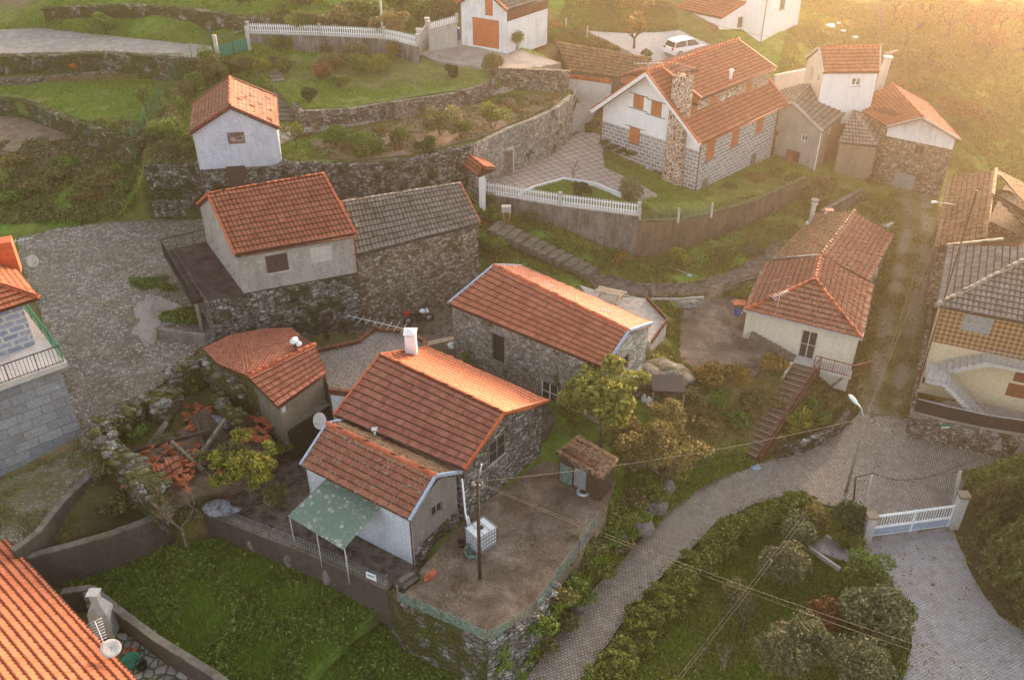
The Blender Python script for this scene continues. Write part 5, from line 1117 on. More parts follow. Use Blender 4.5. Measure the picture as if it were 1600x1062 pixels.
# --- round-fronted low house and its flat gravel roof neighbour
T = thing('low_house', 'low rendered house with an angular patched orange roof and white capped flue beside the ruin', 'house', P(435, 690, 4))
ZR, ZE = 7.3, 6.5
rl, rr = P(386.8, 587.6, ZR), P(492.4, 538, ZR); e1, e0 = P(510, 583.7, ZE), P(435, 636.4, ZE); ul = P(380.5, 594, ZR-.1)
roof(T, e0, e1, rr, rl, 'tile_orange', 'flat', ph=.33, pw=.2)
ba = [P(455.5, 513, 6.55), P(409.7, 515, 6.4), P(358.9, 525, 6.35), P(318, 545.6, 6.35), P(341, 571, 6.75)]
roof_poly(T, [ba[0], ba[1], rl, rr], 'tile_orange', 'low', ph=.3, pw=.2)
roof_poly(T, [ba[1], ba[2], rl], 'tile_orange', 'low', ph=.3, pw=.2); roof_poly(T, [ba[2], ba[3], ba[4], rl], 'tile_orange', 'low', ph=.3, pw=.2, wob=.05)
ridge(T, rl+V(0, 0, .06), rr+V(0, 0, .06), 'ridge_tile', .12)
cen = (rl+rr)/2
def ic(p, k=.25): return p+Vector((cen.x-p.x, cen.y-p.y, 0)).normalized()*k-V(0, 0, .12)
ring = [ic(e0), ic(e1), ic(rr, .1), ic(ba[0]), ic(ba[1]), ic(ba[2]), ic(ba[3]), ic(ba[4], .1), ic(rl, .35)]
mt_ = ['brown_render', 'dark_render', 'dark_render', 'rubble_dark', 'rubble_dark', 'rubble_dark', 'rubble_dark', 'rubble_mossy', 'mossy_concrete']
for i in range(9):
    a, b = ring[i], ring[(i+1) % 9]; wall(T, a, b, 3.6, (a.z, b.z), mt_[i], [dict(px=(445, 640), w=.4, h=.45, fm='light_concrete', gm='white_paint', nosill=1)] if i == 0 else ())
m = MB(); q = P(464, 556, 7.1); m.tube([q-V(0, 0, .2), q+V(0, 0, .95)], .09, 8); fl_ = m.build('flue', 'rusty_metal', T)
m = MB(); m.lathe(q+V(0, 0, .98), [(.0, 0), (.24, .02), (.26, .1), (.02, .2)], 10, axis=(-.3, -.3, 1)); m.build('flue_cap', 'white_paint', fl_)
m = MB(); m.lathe(q+V(.18, .0, .82), [(.02, 0), (.16, .05), (.15, .14), (.02, .16)], 8, axis=(.5, -.6, .4)); m.build('flue_cap', 'white_paint', fl_)
m = MB(); m.box(q+V(0, 0, -.02), (.5, .45, .2)); m.build('flue_base', 'mossy_concrete', fl_)
T = thing('flat_roof_annex', 'flat gravel covered annex roof with brown parapet left of the white chimney', 'annex', P(560, 600, 4))
fl_p = [(498, 549), (561, 535.5), (584.5, 516), (632, 520), (664, 535), (664, 545), (600, 575), (548, 615), (515, 611)]
zt = 5.9; pts = [P(a, b, zt) for a, b in fl_p]; m = MB(); i = m.vs(pts); j = m.vs([p-V(0, 0, .25) for p in pts]); n_ = len(pts)
m.f.append(tuple(range(i+n_-1, i-1, -1))); m.f += [(j+k, i+k, i+(k+1) % n_, j+(k+1) % n_) for k in range(n_)]; m.build('roof', 'gravel_roof', T)
for sg in (list(zip(pts, pts[1:]))[:5], [(pts[7], pts[8])]):
    m = MB()
    for a, b in sg: m.beam(a+V(0, 0, .06), b+V(0, 0, .06), .22, .3)
    m.build('parapet', 'rusty_metal', T)
for a, b in zip(pts, pts[1:]+pts[:1]):
    a2, b2 = a*.985+sum(pts, Vector())/n_*.015, b*.985+sum(pts, Vector())/n_*.015
    wall(T, b2, a2, 3.6, zt-.25, 'white_render' if a.y < 43 else 'dark_render', name='wall')
T = thing('lean_to_shed', 'dark corrugated metal lean-to below the low rendered house', 'shed', P(480, 680, 2.5))
a, b = P(448, 672, 4.6), P(516, 633, 4.8); wall(T, a, b, 2.3, (4.5, 4.7), 'dark_metal'); m = MB(); d_ = (xy(b)-xy(a)).normalized(); nn = V(-d_.y, d_.x, 0)
m.hexa([a, b, b+nn*1.0+V(0, 0, .12), a+nn*1.0+V(0, 0, .12)], [a+V(0, 0, .06), b+V(0, 0, .06), b+nn*1.0+V(0, 0, .18), a+nn*1.0+V(0, 0, .18)]); m.build('roof', 'mossy_concrete', T)
# --- house right (grey roof, chequered tiles, double stairs)
T = thing('tiled_front_house', 'yellow house with a chequered tile band, grey tiled roof and white outside stairs', 'house', P(1435, 640, 1.5))
ze = 7.7; a, b = P(1462.8, 478.8, ze), P(1640, 513, ze); t, n = dirs(a, b)
pk1 = P(1632, 392, 9.9); bl = P(1480, 384, ze)
roof_poly(T, [a, b, b+V(0, 0, 0)+(pk1-a)*.0+(-n)*4.6+V(0, 0, 2.2), pk1+V(0, 0, 0)], 'tile_grey', 'barrel', pw=.3, ph=.42, st=.05) if False else None
hipk = a+t*5.5-n*5.2; hipk.z = 10.2; far = hipk+t*8
roof_poly(T, [a, a+t*14, a+t*14-n*5.2+V(0, 0, 2.5), hipk], 'tile_grey', 'barrel', pw=.3, ph=.42, st=.05)
bl2 = a-n*10.4; 
roof_poly(T, [a-n*9.5, a, hipk, hipk-n*4.3+t*(-.2)], 'tile_grey', 'barrel', pw=.3, ph=.42, st=.05) if False else roof_poly(T, [bl, a, hipk], 'tile_grey', 'barrel', pw=.3, ph=.42, st=.05)
roof_poly(T, [bl, hipk, hipk+t*8.5+V(0, 0, 0), bl+t*13], 'tile_grey', 'barrel', pw=.3, ph=.42) if False else None
m = MB(); m.face([bl-V(0, 0, .05), hipk-V(0, 0, .1), hipk+t*9-V(0, 0, .1), bl+t*14-V(0, 0, .1)]); m.build('roof', 'tile_grey', T)
ridge(T, a+V(0, 0, .1), hipk+V(0, 0, .1), 'ridge_grey', .15); strip(T, [bl+V(0, 0, .08), lerp(bl, hipk, .55)+V(0, 0, .6)], .3, .12, 'ridge_grey', 'coping')
w0 = a+t*.35-n*.45; w1 = a+t*14-n*.45
win = ray_wall(w0, w1, 1529, 507); wx = ray_wall(w0, w1, 1468, 505)[1]
zc = ray_wall(w0, w1, 1520, 553)[1]
wall(T, w0, w1, 1.2, 5.05, 'yellow_render', [dict(px=(1446.5, 595), w=.4, h=.5, kind='dark'), dict(px=(1603, 588), w=1.2, h=1.0, kind='shutter', fm='red_brown_trim'), dict(px=(1600, 613), w=1.9, h=.95, kind='shutter', fm='wood_brown')])
wall(T, w0+n*.03, w1+n*.03, 5.05, ze-.15, 'chequer_tile', [dict(px=(1527, 507), w=1.6, h=1.1, kind='roller', fm='grey_metal')])
m = MB(); p = w0+t*6.4+n*.06
m.hexa([V(*(p).xy, 5.05), V(*(p+t*1.6).xy, 5.05), V(*(p+t*1.6-n*.05).xy, 5.05), V(*(p-n*.05).xy, 5.05)], [V(*(p).xy, 7.4), V(*(p+t*1.6).xy, 7.4), V(*(p+t*1.6-n*.05).xy, 7.4), V(*(p-n*.05).xy, 7.4)]); m.build('door', 'dark_wood', T)
wl = V(bl.x+.4, bl.y-.4, 0); wall(T, wl, w0, 1.2, ze-.15, 'yellow_render', [dict(u=2.5, z=4.3, w=.8, h=1.0, kind='roller', fm='grey_metal')])
pipe(T, w0+V(-.08, -.12, ze-.3), 1.6, 'rusty_metal')
# landing and stairs: flight up to a high landing, then down to the right
def wp(u, out, z): p = w0+t*u+n*out; return V(p.x, p.y, z)
def flight(u0, u1, z0, z1, o0, o1, k, name='stair_flight'):
    m = MB()
    for i in range(k):
        ua, ub = u0+(u1-u0)*i/k, u0+(u1-u0)*(i+1)/k; z = z0+(z1-z0)*(i+1)/k if z1 > z0 else z0+(z1-z0)*i/k
        lo_ = min(ua, ub); hi_ = max(ua, ub); m.hexa([wp(lo_, o1, z-.38), wp(hi_, o1, z-.38), wp(hi_, o0, z-.38), wp(lo_, o0, z-.38)], [wp(lo_, o1, z), wp(hi_, o1, z), wp(hi_, o0, z), wp(lo_, o0, z)])
    return m.build(name, 'light_concrete', T)
uA = lambda x, y, o=1.0: ray_wall(w0+n*o, w1+n*o, x, y)
u1_, z1_ = uA(1478, 575, 1.5); u2_, z2_ = uA(1546, 640, 1.5)
z1_ = 3.6
flight(u1_+.2, u2_-.2, z1_, 1.5, 1.1, 2.2, 13)
m = MB(); m.hexa([wp(.1, 2.2, z1_-.2), wp(u1_+.2, 2.2, z1_-.2), wp(u1_+.2, .05, z1_-.2), wp(.1, .05, z1_-.2)], [wp(.1, 2.2, z1_), wp(u1_+.2, 2.2, z1_), wp(u1_+.2, .05, z1_), wp(.1, .05, z1_)]); m.build('landing', 'light_concrete', T)
flight(u1_-.2, u1_+2.2, z1_, 5.0, .05, 1.05, 7)
m = MB(); m.hexa([wp(u1_+2.2, 1.1, 4.8), wp(13, 1.1, 4.8), wp(13, .05, 4.8), wp(u1_+2.2, .05, 4.8)], [wp(u1_+2.2, 1.1, 5), wp(13, 1.1, 5), wp(13, .05, 5), wp(u1_+2.2, .05, 5)]); m.build('gallery', 'light_concrete', T)
railing(T, [wp(.1, 2.15, z1_), wp(u1_+.2, 2.15, z1_), wp(u2_-.2, 2.15, 1.6)], .85, .3, 'grey_metal'); railing(T, [wp(u1_-.2, 1.02, z1_+.1), wp(u1_+2.2, 1.02, 5), wp(13, 1.02, 5)], .8, .3, 'grey_metal')
T, f_, b_ = wallrun('retaining_wall', 'low rubble wall with dark netting below the yellow house at the junction', 'wall', [(1426, 650, 1.55, -.3), (1480, 665, 1.55, -.3), (1600, 688, 1.55, -.3), (1700, 700, 1.55, -.3)], 'rubble_brown', .4, .08, back=1)
m = MB(); pts = [P(1428, 642, 1.5)]+[P(x, y, 1.5) for x, y in ((1480, 655), (1540, 668), (1600, 677), (1700, 690))]
for a, b in zip(pts, pts[1:]):
    m.hexa([a, b, b+V(0, .03, 0), a+V(0, .03, 0)], [q+V(0, 0, .85) for q in (a, b, b+V(0, .03, 0), a+V(0, .03, 0))]); m.tube([a, a+V(0, 0, 1.0)], .03, 5)
m.build('netting', 'dark_metal', T); m = MB(); m.tube([p+V(0, 0, .95) for p in pts], .035, 6); m.build('top_rail', 'grey_metal', T)
s_ = thing('sign', 'small green and white sign plate fixed on the dark netting of the yellow house', 'sign', P(1478, 665, 1.6)); m = MB(); q = P(1478, 664, 2.0); m.box(q+V(0, -.05, 0), (.55, .02, .16), .1); m.build('plate', 'green_plastic', s_); m = MB(); m.box(q+V(0, -.052, -.13), (.55, .02, .08), .1); m.build('lettering_band', 'white_paint', s_)
# --- ruined roof house top right
T = thing('derelict_house', 'long derelict house with sagging moss covered tiles and a collapsed roof corner beside the lane', 'house', P(1462, 400, 2.6))
ze = 6.8; a, b, c, d = P(1460, 388, ze), P(1481, 279, ze), P(1556, 266, 8.3), P(1542, 372, 8.3)
cm, am = lerp(c, d, .42), lerp(b, a, .42)
roof(T, am, b, c, cm, 'tile_old', 'low', wob=.06); roof(T, a, am, cm, d, 'tile_old', 'barrel', wob=.12)
e = P(1640, 330, ze); g_ = P(1640, 420, ze)
roof(T, P(1625, 302, ze), P(1700, 400, ze), P(1640, 360, 7.9), c, 'tile_old', 'low', wob=.06)
ridge(T, c+V(0, 0, .08), cm+V(0, 0, .08), 'tile_old', .12)
wall(T, b+V(.3, -.2, -.1), a+V(.3, .2, -.1), 2.2, 6.65, 'brown_render') if False else wall(T, b+V(.3, 0, 0), a+V(.3, 0, 0), 2.2, 6.65, 'rubble_brown', rough=.05)
wall(T, a+V(.3, 0, 0), d+V(3, 0, 0), 2.2, 6.5, 'rubble_brown', rough=.05); wall(T, P(1625, 302, ze), b+V(.3, 0, 0), 2.2, 6.6, 'rubble_brown')
m = MB()
for i in range(6):
    p = P(1548+i*9, 300+i*9, 7.6); m.beam(p, p+V(2.6, -2.2-.3*i, -1.1), .14, .16); m.build('rafter', 'dark_wood', T); m = MB()
m.face([P(1545, 345, 6.2), P(1620, 380, 6.0), P(1660, 350, 6.2), P(1570, 290, 6.4)]); m.build('attic_floor', 'old_wood', T)
# --- block house on the left edge with balcony
T = thing('balcony_house', 'blue grey block house with orange roof and railed concrete balcony at left edge', 'house', P(105, 600, 5))
zt = 12.1; ap, al, ar = P(62, 467, zt), P(0, 420, 10.8), P(-60, 500, zt)
e0, e1 = P(-80, 512, zt), P(62, 467, zt); t, n = dirs(e0, e1)
bk = e1-n*7.2; pk = e1-t*3.4-n*3.6; pk.z = 13.9
roof_poly(T, [e0, e1, pk, pk-t*8], 'tile_bright', 'flat', ph=.33); roof_poly(T, [e1, V(bk.x, bk.y, zt), pk], 'tile_bright', 'flat', ph=.33)
roof_poly(T, [V(bk.x, bk.y, zt), V(*(bk-t*9).xy, zt), pk-t*8, pk], 'tile_bright', ph=.33); ridge(T, e1+V(0, 0, .08), pk+V(0, 0, .08)); ridge(T, pk+V(0, 0, .08), pk-t*8+V(0, 0, .08))
c1 = e1-t*.8-n*.5; c0 = e0-n*.5; c2 = bk-t*.8+n*.5
zb_ = 9.45
wall(T, c0, c1, zb_, zt-.1, 'purple_block'); wall(T, c1, c2, zb_, zt-.1, 'purple_block', [dict(u=2, z=7.6, w=.9, h=2, kind='door', fm='red_brown_trim')])
# lower storey wider
l1 = P(105, 566, 9.4); l0 = P(-80, 632, 9.4); lt, ln = dirs(l0, l1); l2 = l1-ln*8.5
s1 = l1-lt*.35-ln*.35; s0 = l0-ln*.35; s2 = l2-lt*.35
wall(T, s0, s1, 3.0, 9.15, 'granite_block'); wall(T, s1, s2, 3.0, 9.15, 'granite_block', [dict(u=3.2, z=5.6, w=.9, h=1.9, kind='door', fm='red_brown_trim')])
m = MB(); m.hexa([V(*p.xy, 9.15) for p in (l0, l1, l2, l0-ln*8.5)], [V(*p.xy, 9.42) for p in (l0, l1, l2, l0-ln*8.5)]); m.build('balcony', 'light_concrete', T)
railing(T, [V(*(l0-ln*.12).xy, 9.42), V(*(l1-ln*.12-lt*.12).xy, 9.42)], 1.0, .17, 'dark_metal'); railing(T, [V(*(l1-ln*.12-lt*.12).xy, 9.42), V(*(l2-lt*.12).xy, 9.42)], 1.0, .22, 'green_paint')
q = P(8, 395, 13.0); m = MB(); m.box(q-V(0, 0, .2), (1.0, .8, 1.9), .4); m.build('chimney', 'orange_trim', T)
# --- orange roof bottom left
T = thing('orange_roof_house', 'house seen only as a bright orange roof in the bottom left corner', 'house', P(150, 1000, .6))
pt_, br_, rl_ = P(8, 842, 4.6), P(214, 1068, 3.3), P(-60, 1010, 4.2)
e1_, e0_ = P(8, 842, 3.6), P(214, 1064, 3.6); tt_, nn_ = dirs(e0_, e1_)   # eave on the right, seen from lower left
inw = nn_ if (P(0, 1062, 3.6)-e0_).dot(nn_) > 0 else -nn_
hip = P(-30, 1046, 5.4); k_ = (hip-e0_).dot(inw)
g0 = e0_; g1 = e1_; r0_, r1_ = g0+inw*k_, g1+inw*k_; r0_.z = r1_.z = 5.6
apx = e1_
roof_poly(T, [g1, g0, r0_-tt_*.0, r1_-tt_*2.6], 'tile_bright', 'low', ph=.4, pw=.24) 
far_ = g0+inw*k_*2; roof_poly(T, [g0-tt_*0, V(far_.x, far_.y, 3.6), r0_+tt_*3.0, ], 'tile_bright', 'low') if False else None
roof_poly(T, [V(*(g0+inw*2*k_).xy, 3.6), V(*(g1+inw*2*k_).xy, 3.6), r1_, r0_], 'tile_bright', 'low', ph=.4, pw=.24)
ridge(T, r0_+V(0, 0, .08), r1_-tt_*2.6+V(0, 0, .08)); strip(T, [g1, g0], .12, .14, 'rusty_metal', 'gutter')
wall(T, g0+inw*.5, g1+inw*.5, 0, 3.45, 'cream_render'); wall(T, g1+inw*.5-tt_*.4, g1+inw*(2*k_-.4)-tt_*.4, 0, 3.45, 'cream_render')
# --- gate shelter
T = thing('gate_shelter', 'small orange tiled gate roof on two white pillars over a metal gate beside the patio', 'gateway', P(741, 292, 7))
zc = 9.3; q0, q1, q2, q3 = P(709, 246, zc), P(747, 276, zc), P(776, 264, zc), P(738, 236, zc); ra, rb = P(721, 234, 9.95), P(762, 258, 9.95)
roof(T, q0, q1, P(757, 262, 9.95), ra, 'tile_barrel', 'barrel', pw=.2, ph=.3); roof(T, q2, q3, ra, P(757, 262, 9.95), 'tile_barrel', 'barrel', pw=.2, ph=.3); roof_poly(T, [q1, q2, P(757, 262, 9.95)], 'tile_barrel', 'barrel', pw=.2, ph=.3); ridge(T, ra+V(0, 0, .06), P(757, 262, 9.95)+V(0, 0, .06), 'ridge_tile', .11, L=.3)
for x, y, w_ in ((719, 252, .5), (753, 275, .45)):
    m = MB(); q = P(x, y, 9.2); m.hexa([V(q.x-w_/2, q.y-.25, 6), V(q.x+w_/2, q.y-.25, 6), V(q.x+w_/2, q.y+.3, 6), V(q.x-w_/2, q.y+.3, 6)], [V(q.x-w_/2, q.y-.25, 9.2), V(q.x+w_/2, q.y-.25, 9.2), V(q.x+w_/2, q.y+.3, 9.2), V(q.x-w_/2, q.y+.3, 9.2)]); m.build('pillar', 'white_clean', T)
m = MB(); qa, qb = P(722, 254, 9.2), P(751, 274, 9.2)
for i in range(9): p = lerp(qa, qb, i/8); m.beam(V(p.x, p.y, 6.6), V(p.x, p.y, 8.6), .04, .04)
for z in (6.8, 7.6, 8.6): m.beam(V(qa.x, qa.y, z), V(qb.x, qb.y, z), .05, .05)
m.build('gate', 'grey_metal', T)
# --- green awning
T = thing('awning', 'lichen spotted green corrugated awning on thin posts against the blue white wall', 'awning', P(536, 858, 2.2))
c4 = [P(449.4, 805.7, 4.55), P(536, 858.6, 4.55), P(596, 790, 5.15), P(511, 746, 5.15)]
nu = 60; vv = []; m = MB(); g = []
for j in range(2):
    for i in range(nu*2+1):
        p = lerp(c4[0], c4[1], i/(nu*2)) if j == 0 else lerp(c4[3], c4[2], i/(nu*2)); g.append(p+V(0, 0, .03*(i % 2)))
m.vs(g); k_ = nu*2+1
for i in range(nu*2): m.f.append((i, i+1, k_+i+1, k_+i))
m.vs([p-V(0, 0, .02) for p in g])
for i in range(nu*2): o_ = 2*k_; m.f.append((o_+k_+i, o_+k_+i+1, o_+i+1, o_+i))
m.build('sheet', 'green_sheet', T)
for a, b in ((c4[0], 2.2), (c4[1], 2.2), (lerp(c4[0], c4[1], .5), 2.2)):
    m = MB(); p = a+V(.05, .12, -.05); m.tube([p, V(p.x, p.y, b-.1)], .035, 6); m.build('post', 'light_concrete', T)
m = MB(); m.beam(c4[0]-V(0, -.1, .06), c4[1]-V(0, -.1, .06), .06, .08); m.build('beam', 'old_wood', T)
# --- tool shed by the yard
T = thing('tool_shed', 'small tumbledown shed with leafy tile roof held by logs at the yard corner', 'shed', P(910, 755, 3))
s = [P(868, 706.8, 4.9), P(941.5, 747.7, 4.7), P(966, 715.3, 5.1), P(905, 680, 5.2)]
roof(T, s[0], s[1], s[2], s[3], 'tile_leafy', 'low', ph=.33, wob=.08)
sc_ = sum(s, Vector())/4; w4 = [p.lerp(sc_, .12) for p in s]
wall(T, w4[0], w4[1], 2.6, 4.65, 'dark_wood', [dict(px=(884, 741), w=.8, h=1.3, kind='door', fm='net_green', z=3.7, knob=False), dict(px=(906, 748), w=.75, h=1.3, kind='door', fm='grey_metal', knob=False)]); wall(T, w4[1], w4[2], 2.4, 4.6, 'dark_wood'); wall(T, w4[3], w4[0], 2.4, 4.7, 'dark_wood'); wall(T, w4[2], w4[3], 2.4, 4.8, 'dark_wood')
for a, b, c, d in ((880, 702, 932, 731), (900, 688, 955, 714)):
    m = MB(); m.tube([P(a, b, 5.1), P(c, d, 5.0)], .1, 7); o_ = m.build('log', 'rusty_metal', T)

# ---------------------------------------------------------------- walls
W = wallrun
W('garden_retaining_wall', 'long grey rubble retaining wall below the terraced garden, behind the grey tiled barn', 'wall', [(225, 262, 10.65, 6.8), (300, 258, 10.65, 6.8), (430, 255, 10.65, 6.6), (560, 259, 10.65, 6.6), (640, 251, 10.65, 6.6), (742, 228, 10.65, 6.6)], 'rubble_dark', .45, .10)
W('curved_retaining_wall', 'cement rendered retaining wall rising from the gate shelter to the patio steps', 'wall', [(742, 228, 10.7, 6.6), (793, 202, 10.7, 6.6), (840, 184, 10.8, 6.7), (872, 168, 10.9, 6.8), (896, 149, 11, 7.2)], 'cement_rubble', .35, .04)
dr = thing('wall_door', 'small arched brown door in the cement wall beside the patio', 'door', P(792, 256, 7)); p = P(793, 202, 10.7); m = MB(); m.box(V(p.x, p.y-.06, 8.05), (.85, .12, 1.9), .35); m.build('panel', 'old_wood', dr); m = MB(); m.box(V(p.x-.02, p.y-.03, 8.15), (1.1, .12, 2.2), .35); m.build('frame', 'light_concrete', dr)
def picket(name, label, pts, h=.8, wallmat='stained_wall', group=None, wz=None, posts=True, th=.22, cat='fence'):
    """low wall under a row of white concrete pickets; pts picture point of the wall top, top z, bottom z"""
    T, f_, b_ = wallrun(name, label, cat, pts, wallmat, th, 0, group=group, cop='light_concrete')
    m = MB(); L = [P(a, b, z)+V(0, th/2, .1) for a, b, z, _ in pts]
    for a, b in zip(L[:-1], L[1:]):
        k = max(2, int((b-a).length/.2)); d = (b-a); rz = math.atan2(d.y, d.x)
        for i in range(k): p = a.lerp(b, (i+.5)/k); m.box(p+V(0, 0, h/2), (.09, .05, h), rz); m.box(p+V(0, 0, h+.02), (.05, .05, .05), rz)
        for zz in (.18, h-.16): m.beam(a+V(0, .05, zz), b+V(0, .05, zz), .05, .07)
    m.build('picket_panel', 'white_paint', T)
    if posts:
        for p in L: m = MB(); m.box(p+V(0, 0, h/2), (.2, .2, h+.2)); m.box(p+V(0, 0, h+.14), (.28, .28, .08)); m.build('post', 'light_concrete', T)
    return T
picket('picket_fence', 'white picket fence on a stained concrete wall in front of the patio lawn', [(758, 303, 7.0, 5.4), (875, 322, 7.0, 4.6), (998, 338, 7.0, 3.2)])
W('rust_wall', 'tall rust stained concrete wall with mossy top right of the white picket fence', 'wall', [(998, 348, 6.5, 3.2), (1055, 345, 6.3, 3.3), (1112, 334, 6.1, 3.4), (1180, 315, 6.0, 3.6), (1262, 278, 5.9, 3.8)], 'rust_render', .35, .03, cop='mossy_rock')
T = thing('wire_fence', 'sagging green wire fence on concrete posts above the rust stained wall', 'fence', P(1055, 340, 6.3))
for x, y in ((1000, 330), (1060, 330), (1112, 322)): m = MB(); q = P(x, y+18, 6.4); m.box(q+V(0, .2, .5), (.14, .14, 1.2)); m.build('post', 'light_concrete', T)
def mesh_net(parent, pts, h, mat='net_green', cell=.18, r=.008, name='netting'):
    m = MB()
    for a, b in zip(pts[:-1], pts[1:]):
        L = (b-a).length; k = max(1, int(L/cell)); nz_ = max(1, int(h/cell))
        for i in range(k+1):
            p = a.lerp(b, i/k); m.beam(p, p+V(0, 0, h), r*2, r*2)
        for j in range(nz_+1): m.beam(a+V(0, 0, h*j/nz_), b+V(0, 0, h*j/nz_), r*2, r*2)
    return m.build(name, mat, parent)
mesh_net(T, [P(1000, 348, 6.4)+V(0, .2, 0), P(1060, 347, 6.4)+V(0, .2, 0), P(1112, 340, 6.3)+V(0, .2, 0)], .9)
picket('picket_fence', 'white picket fence above the upper garden wall beside the green gate', [(388, 53, 13.9, 12.4), (500, 56, 13.9, 12.4), (600, 61, 13.9, 12.4), (652, 73, 13.9, 12.4)], .75)
picket('driveway_gate_wall', 'pale concrete wall with slatted top left of the white garage', [(670, 48, 14.6, 12.6), (714, 36, 14.9, 12.6)], .5, 'light_concrete', cat='wall')
T = thing('sliding_gate', 'pale slatted sliding gate standing open at the garage driveway', 'gate', P(660, 75, 12.9)); m = MB(); a, b = P(656, 86, 12.8), P(669, 68, 12.9)
for i in range(14): p = lerp(a, b, i/13); m.beam(p, p+V(0, 0, 1.8), .07, .07)
for z in (.2, 1.0, 1.75): m.beam(a+V(0, 0, z), b+V(0, 0, z), .06, .1)
m.build('slat_panel', 'grey_metal', T)
for q, k_ in ((a, 2.2), (b, 2.2)): m = MB(); m.box(q+V(0, 0, k_/2), (.35, .35, k_)); m.box(q+V(0, 0, k_), (.45, .45, .1)); m.build('pillar', 'light_concrete', T)
W('field_wall', 'long mossy dry stone wall along the top left gravel road', 'wall', [(66, 14, 14.9, 12.8), (190, 9, 15.1, 12.9), (300, 16, 15.1, 12.9), (390, 30, 15.0, 13), (470, 26, 15.1, 13.3), (560, 25, 15.2, 13.5)], 'rubble_mossy', .7, .22)
W('terrace_wall', 'mossy stone terrace wall below the gravel road at the left edge', 'wall', [(-60, 91, 13.15, 11.2), (80, 88, 13.15, 11.2), (150, 84, 13.15, 11.2), (240, 90, 13.15, 11.2), (338, 97, 13.1, 11.2)], 'rubble_mossy', .5, .18)
W('terrace_wall', 'low brown stone edging along the top of the green terrace lawn', 'wall', [(-60, 128, 11.65, 10.7), (40, 124, 11.65, 10.7), (100, 118, 11.65, 10.7), (200, 112, 11.65, 10.8), (295, 110, 11.65, 10.8)], 'rubble_brown', .35, .10)
W('terrace_wall', 'mossy dry stone wall running diagonally below the green terrace lawn', 'wall', [(-60, 152, 11.15, 9.0), (30, 157, 11.15, 9.0), (100, 185, 11.0, 8.9), (160, 206, 10.85, 8.7), (215, 223, 10.65, 8.5)], 'rubble_mossy', .5, .18)
W('lawn_wall', 'curved stone wall holding the upper lawn beside the garden path', 'wall', [(455, 160, 12.1, 10.6), (470, 174, 12.1, 10.6), (540, 171, 12.1, 10.6), (640, 156, 12.1, 10.6), (710, 146, 12.1, 10.6), (750, 135, 12.1, 10.6), (780, 119, 12.15, 10.8)], 'rubble_brown', .3, .04)
W('driveway_wall', 'short rubble wall under the garage driveway above the bare garden bed', 'wall', [(762, 106, 12.7, 10.6), (820, 108, 12.7, 10.6), (890, 112, 12.7, 10.6)], 'rubble_brown', .35, .06)
W('yard_wall', 'mossy concrete wall with wire mesh between the awning yard and the green lawn', 'wall', [(318, 800, 2.55, .4), (346, 812, 2.55, .3), (420, 842, 2.55, .3), (480, 864, 2.55, .2), (545, 893, 2.55, .1), (606, 922, 2.55, -.2)], 'dark_wall', .3, .04, cop='mossy_concrete')
W('yard_wall', 'dark mossy wall below the dirt yard at the bottom centre corner', 'wall', [(606, 924, 2.9, -.8), (622, 942, 3.05, -.8), (690, 972, 3.05, -.9), (762, 1010, 3.05, -1.1)], 'rubble_mossy', .35, .05)
W('yard_wall', 'stone retaining wall between the dirt yard and the sett road', 'wall', [(762, 1010, 3.05, -.6), (800, 990, 3.05, -.3), (838, 967, 3.05, .0), (870, 915, 3.05, .6)], 'rubble_grey', .35, .12)
W('pen_wall', 'dark cinder block wall running from the lane to the bottom left orange roof', 'wall', [(22, 862, 4.2, 1.8), (60, 835, 4.2, 1.9), (100, 785, 4.2, 2.0), (142, 745, 4.3, 2.2)], 'dark_wall', .22, 0, cop='mossy_concrete')
W('pen_wall', 'curved dark concrete wall at the top of the green lawn below the brush heap', 'wall', [(42, 873, 3.4, .6), (110, 855, 3.4, .7), (170, 838, 3.3, .7), (225, 818, 3.2, .7), (262, 800, 3.0, .8)], 'dark_wall', .25, 0, cop='mossy_concrete')
W('garden_wall', 'concrete wall around the little paved yard at the bottom left', 'wall', [(96, 928, 2.2, .2), (140, 922, 2.2, .2), (180, 955, 2.2, .2), (240, 1000, 2.2, .2), (330, 1056, 2.2, .2), (400, 1110, 2.2, .2)], 'dark_wall', .25, 0, cop='mossy_concrete')
W('planter_wall', 'curved concrete planter edge beside the stone base of the grey rendered house', 'wall', [(247, 514, 5.9, 5.0), (280, 520, 5.9, 5.0), (318, 524, 5.9, 5.0)], 'concrete', .25, .03)
W('lane_wall', 'low stone edging wall on the left of the dirt lane below the cream house', 'wall', [(1215, 702, .75, -.3), (1262, 690, .8, -.3), (1300, 672, .85, -.3), (1322, 655, .9, -.2), (1330, 640, 1.0, 0)], 'rubble_dark', .3, .08)
W('lane_wall', 'narrow kerb wall on the right of the dirt lane beside the yellow house', 'wall', [(1421, 652, 1.1, 0), (1428, 610, 1.2, .2), (1438, 560, 1.6, .6), (1448, 500, 2.2, 1.1), (1458, 430, 2.9, 1.8)], 'rubble_brown', .25, .06, back=-1)
W('lane_wall', 'mossy wall sloping down from the grey outbuilding to the roadside house', 'wall', [(1285, 330, 4.9, 3.2), (1320, 312, 5.0, 3.3), (1350, 295, 5.1, 3.3)], 'mossy_concrete', .3, .05)
W('field_wall', 'pale boundary wall on the field edge behind the white cottage', 'wall', [(1212, 118, 9.8, 8), (1262, 108, 9.8, 8)], 'light_concrete', .3, .03)
W('path_kerb', 'thin concrete kerb on the lower side of the curving footpath', 'kerb', [(930, 452, 3.65, 3.0), (1000, 467, 3.45, 3.0), (1060, 467, 3.5, 3.0), (1100, 464, 3.55, 3.0)], 'light_concrete', .15, 0)
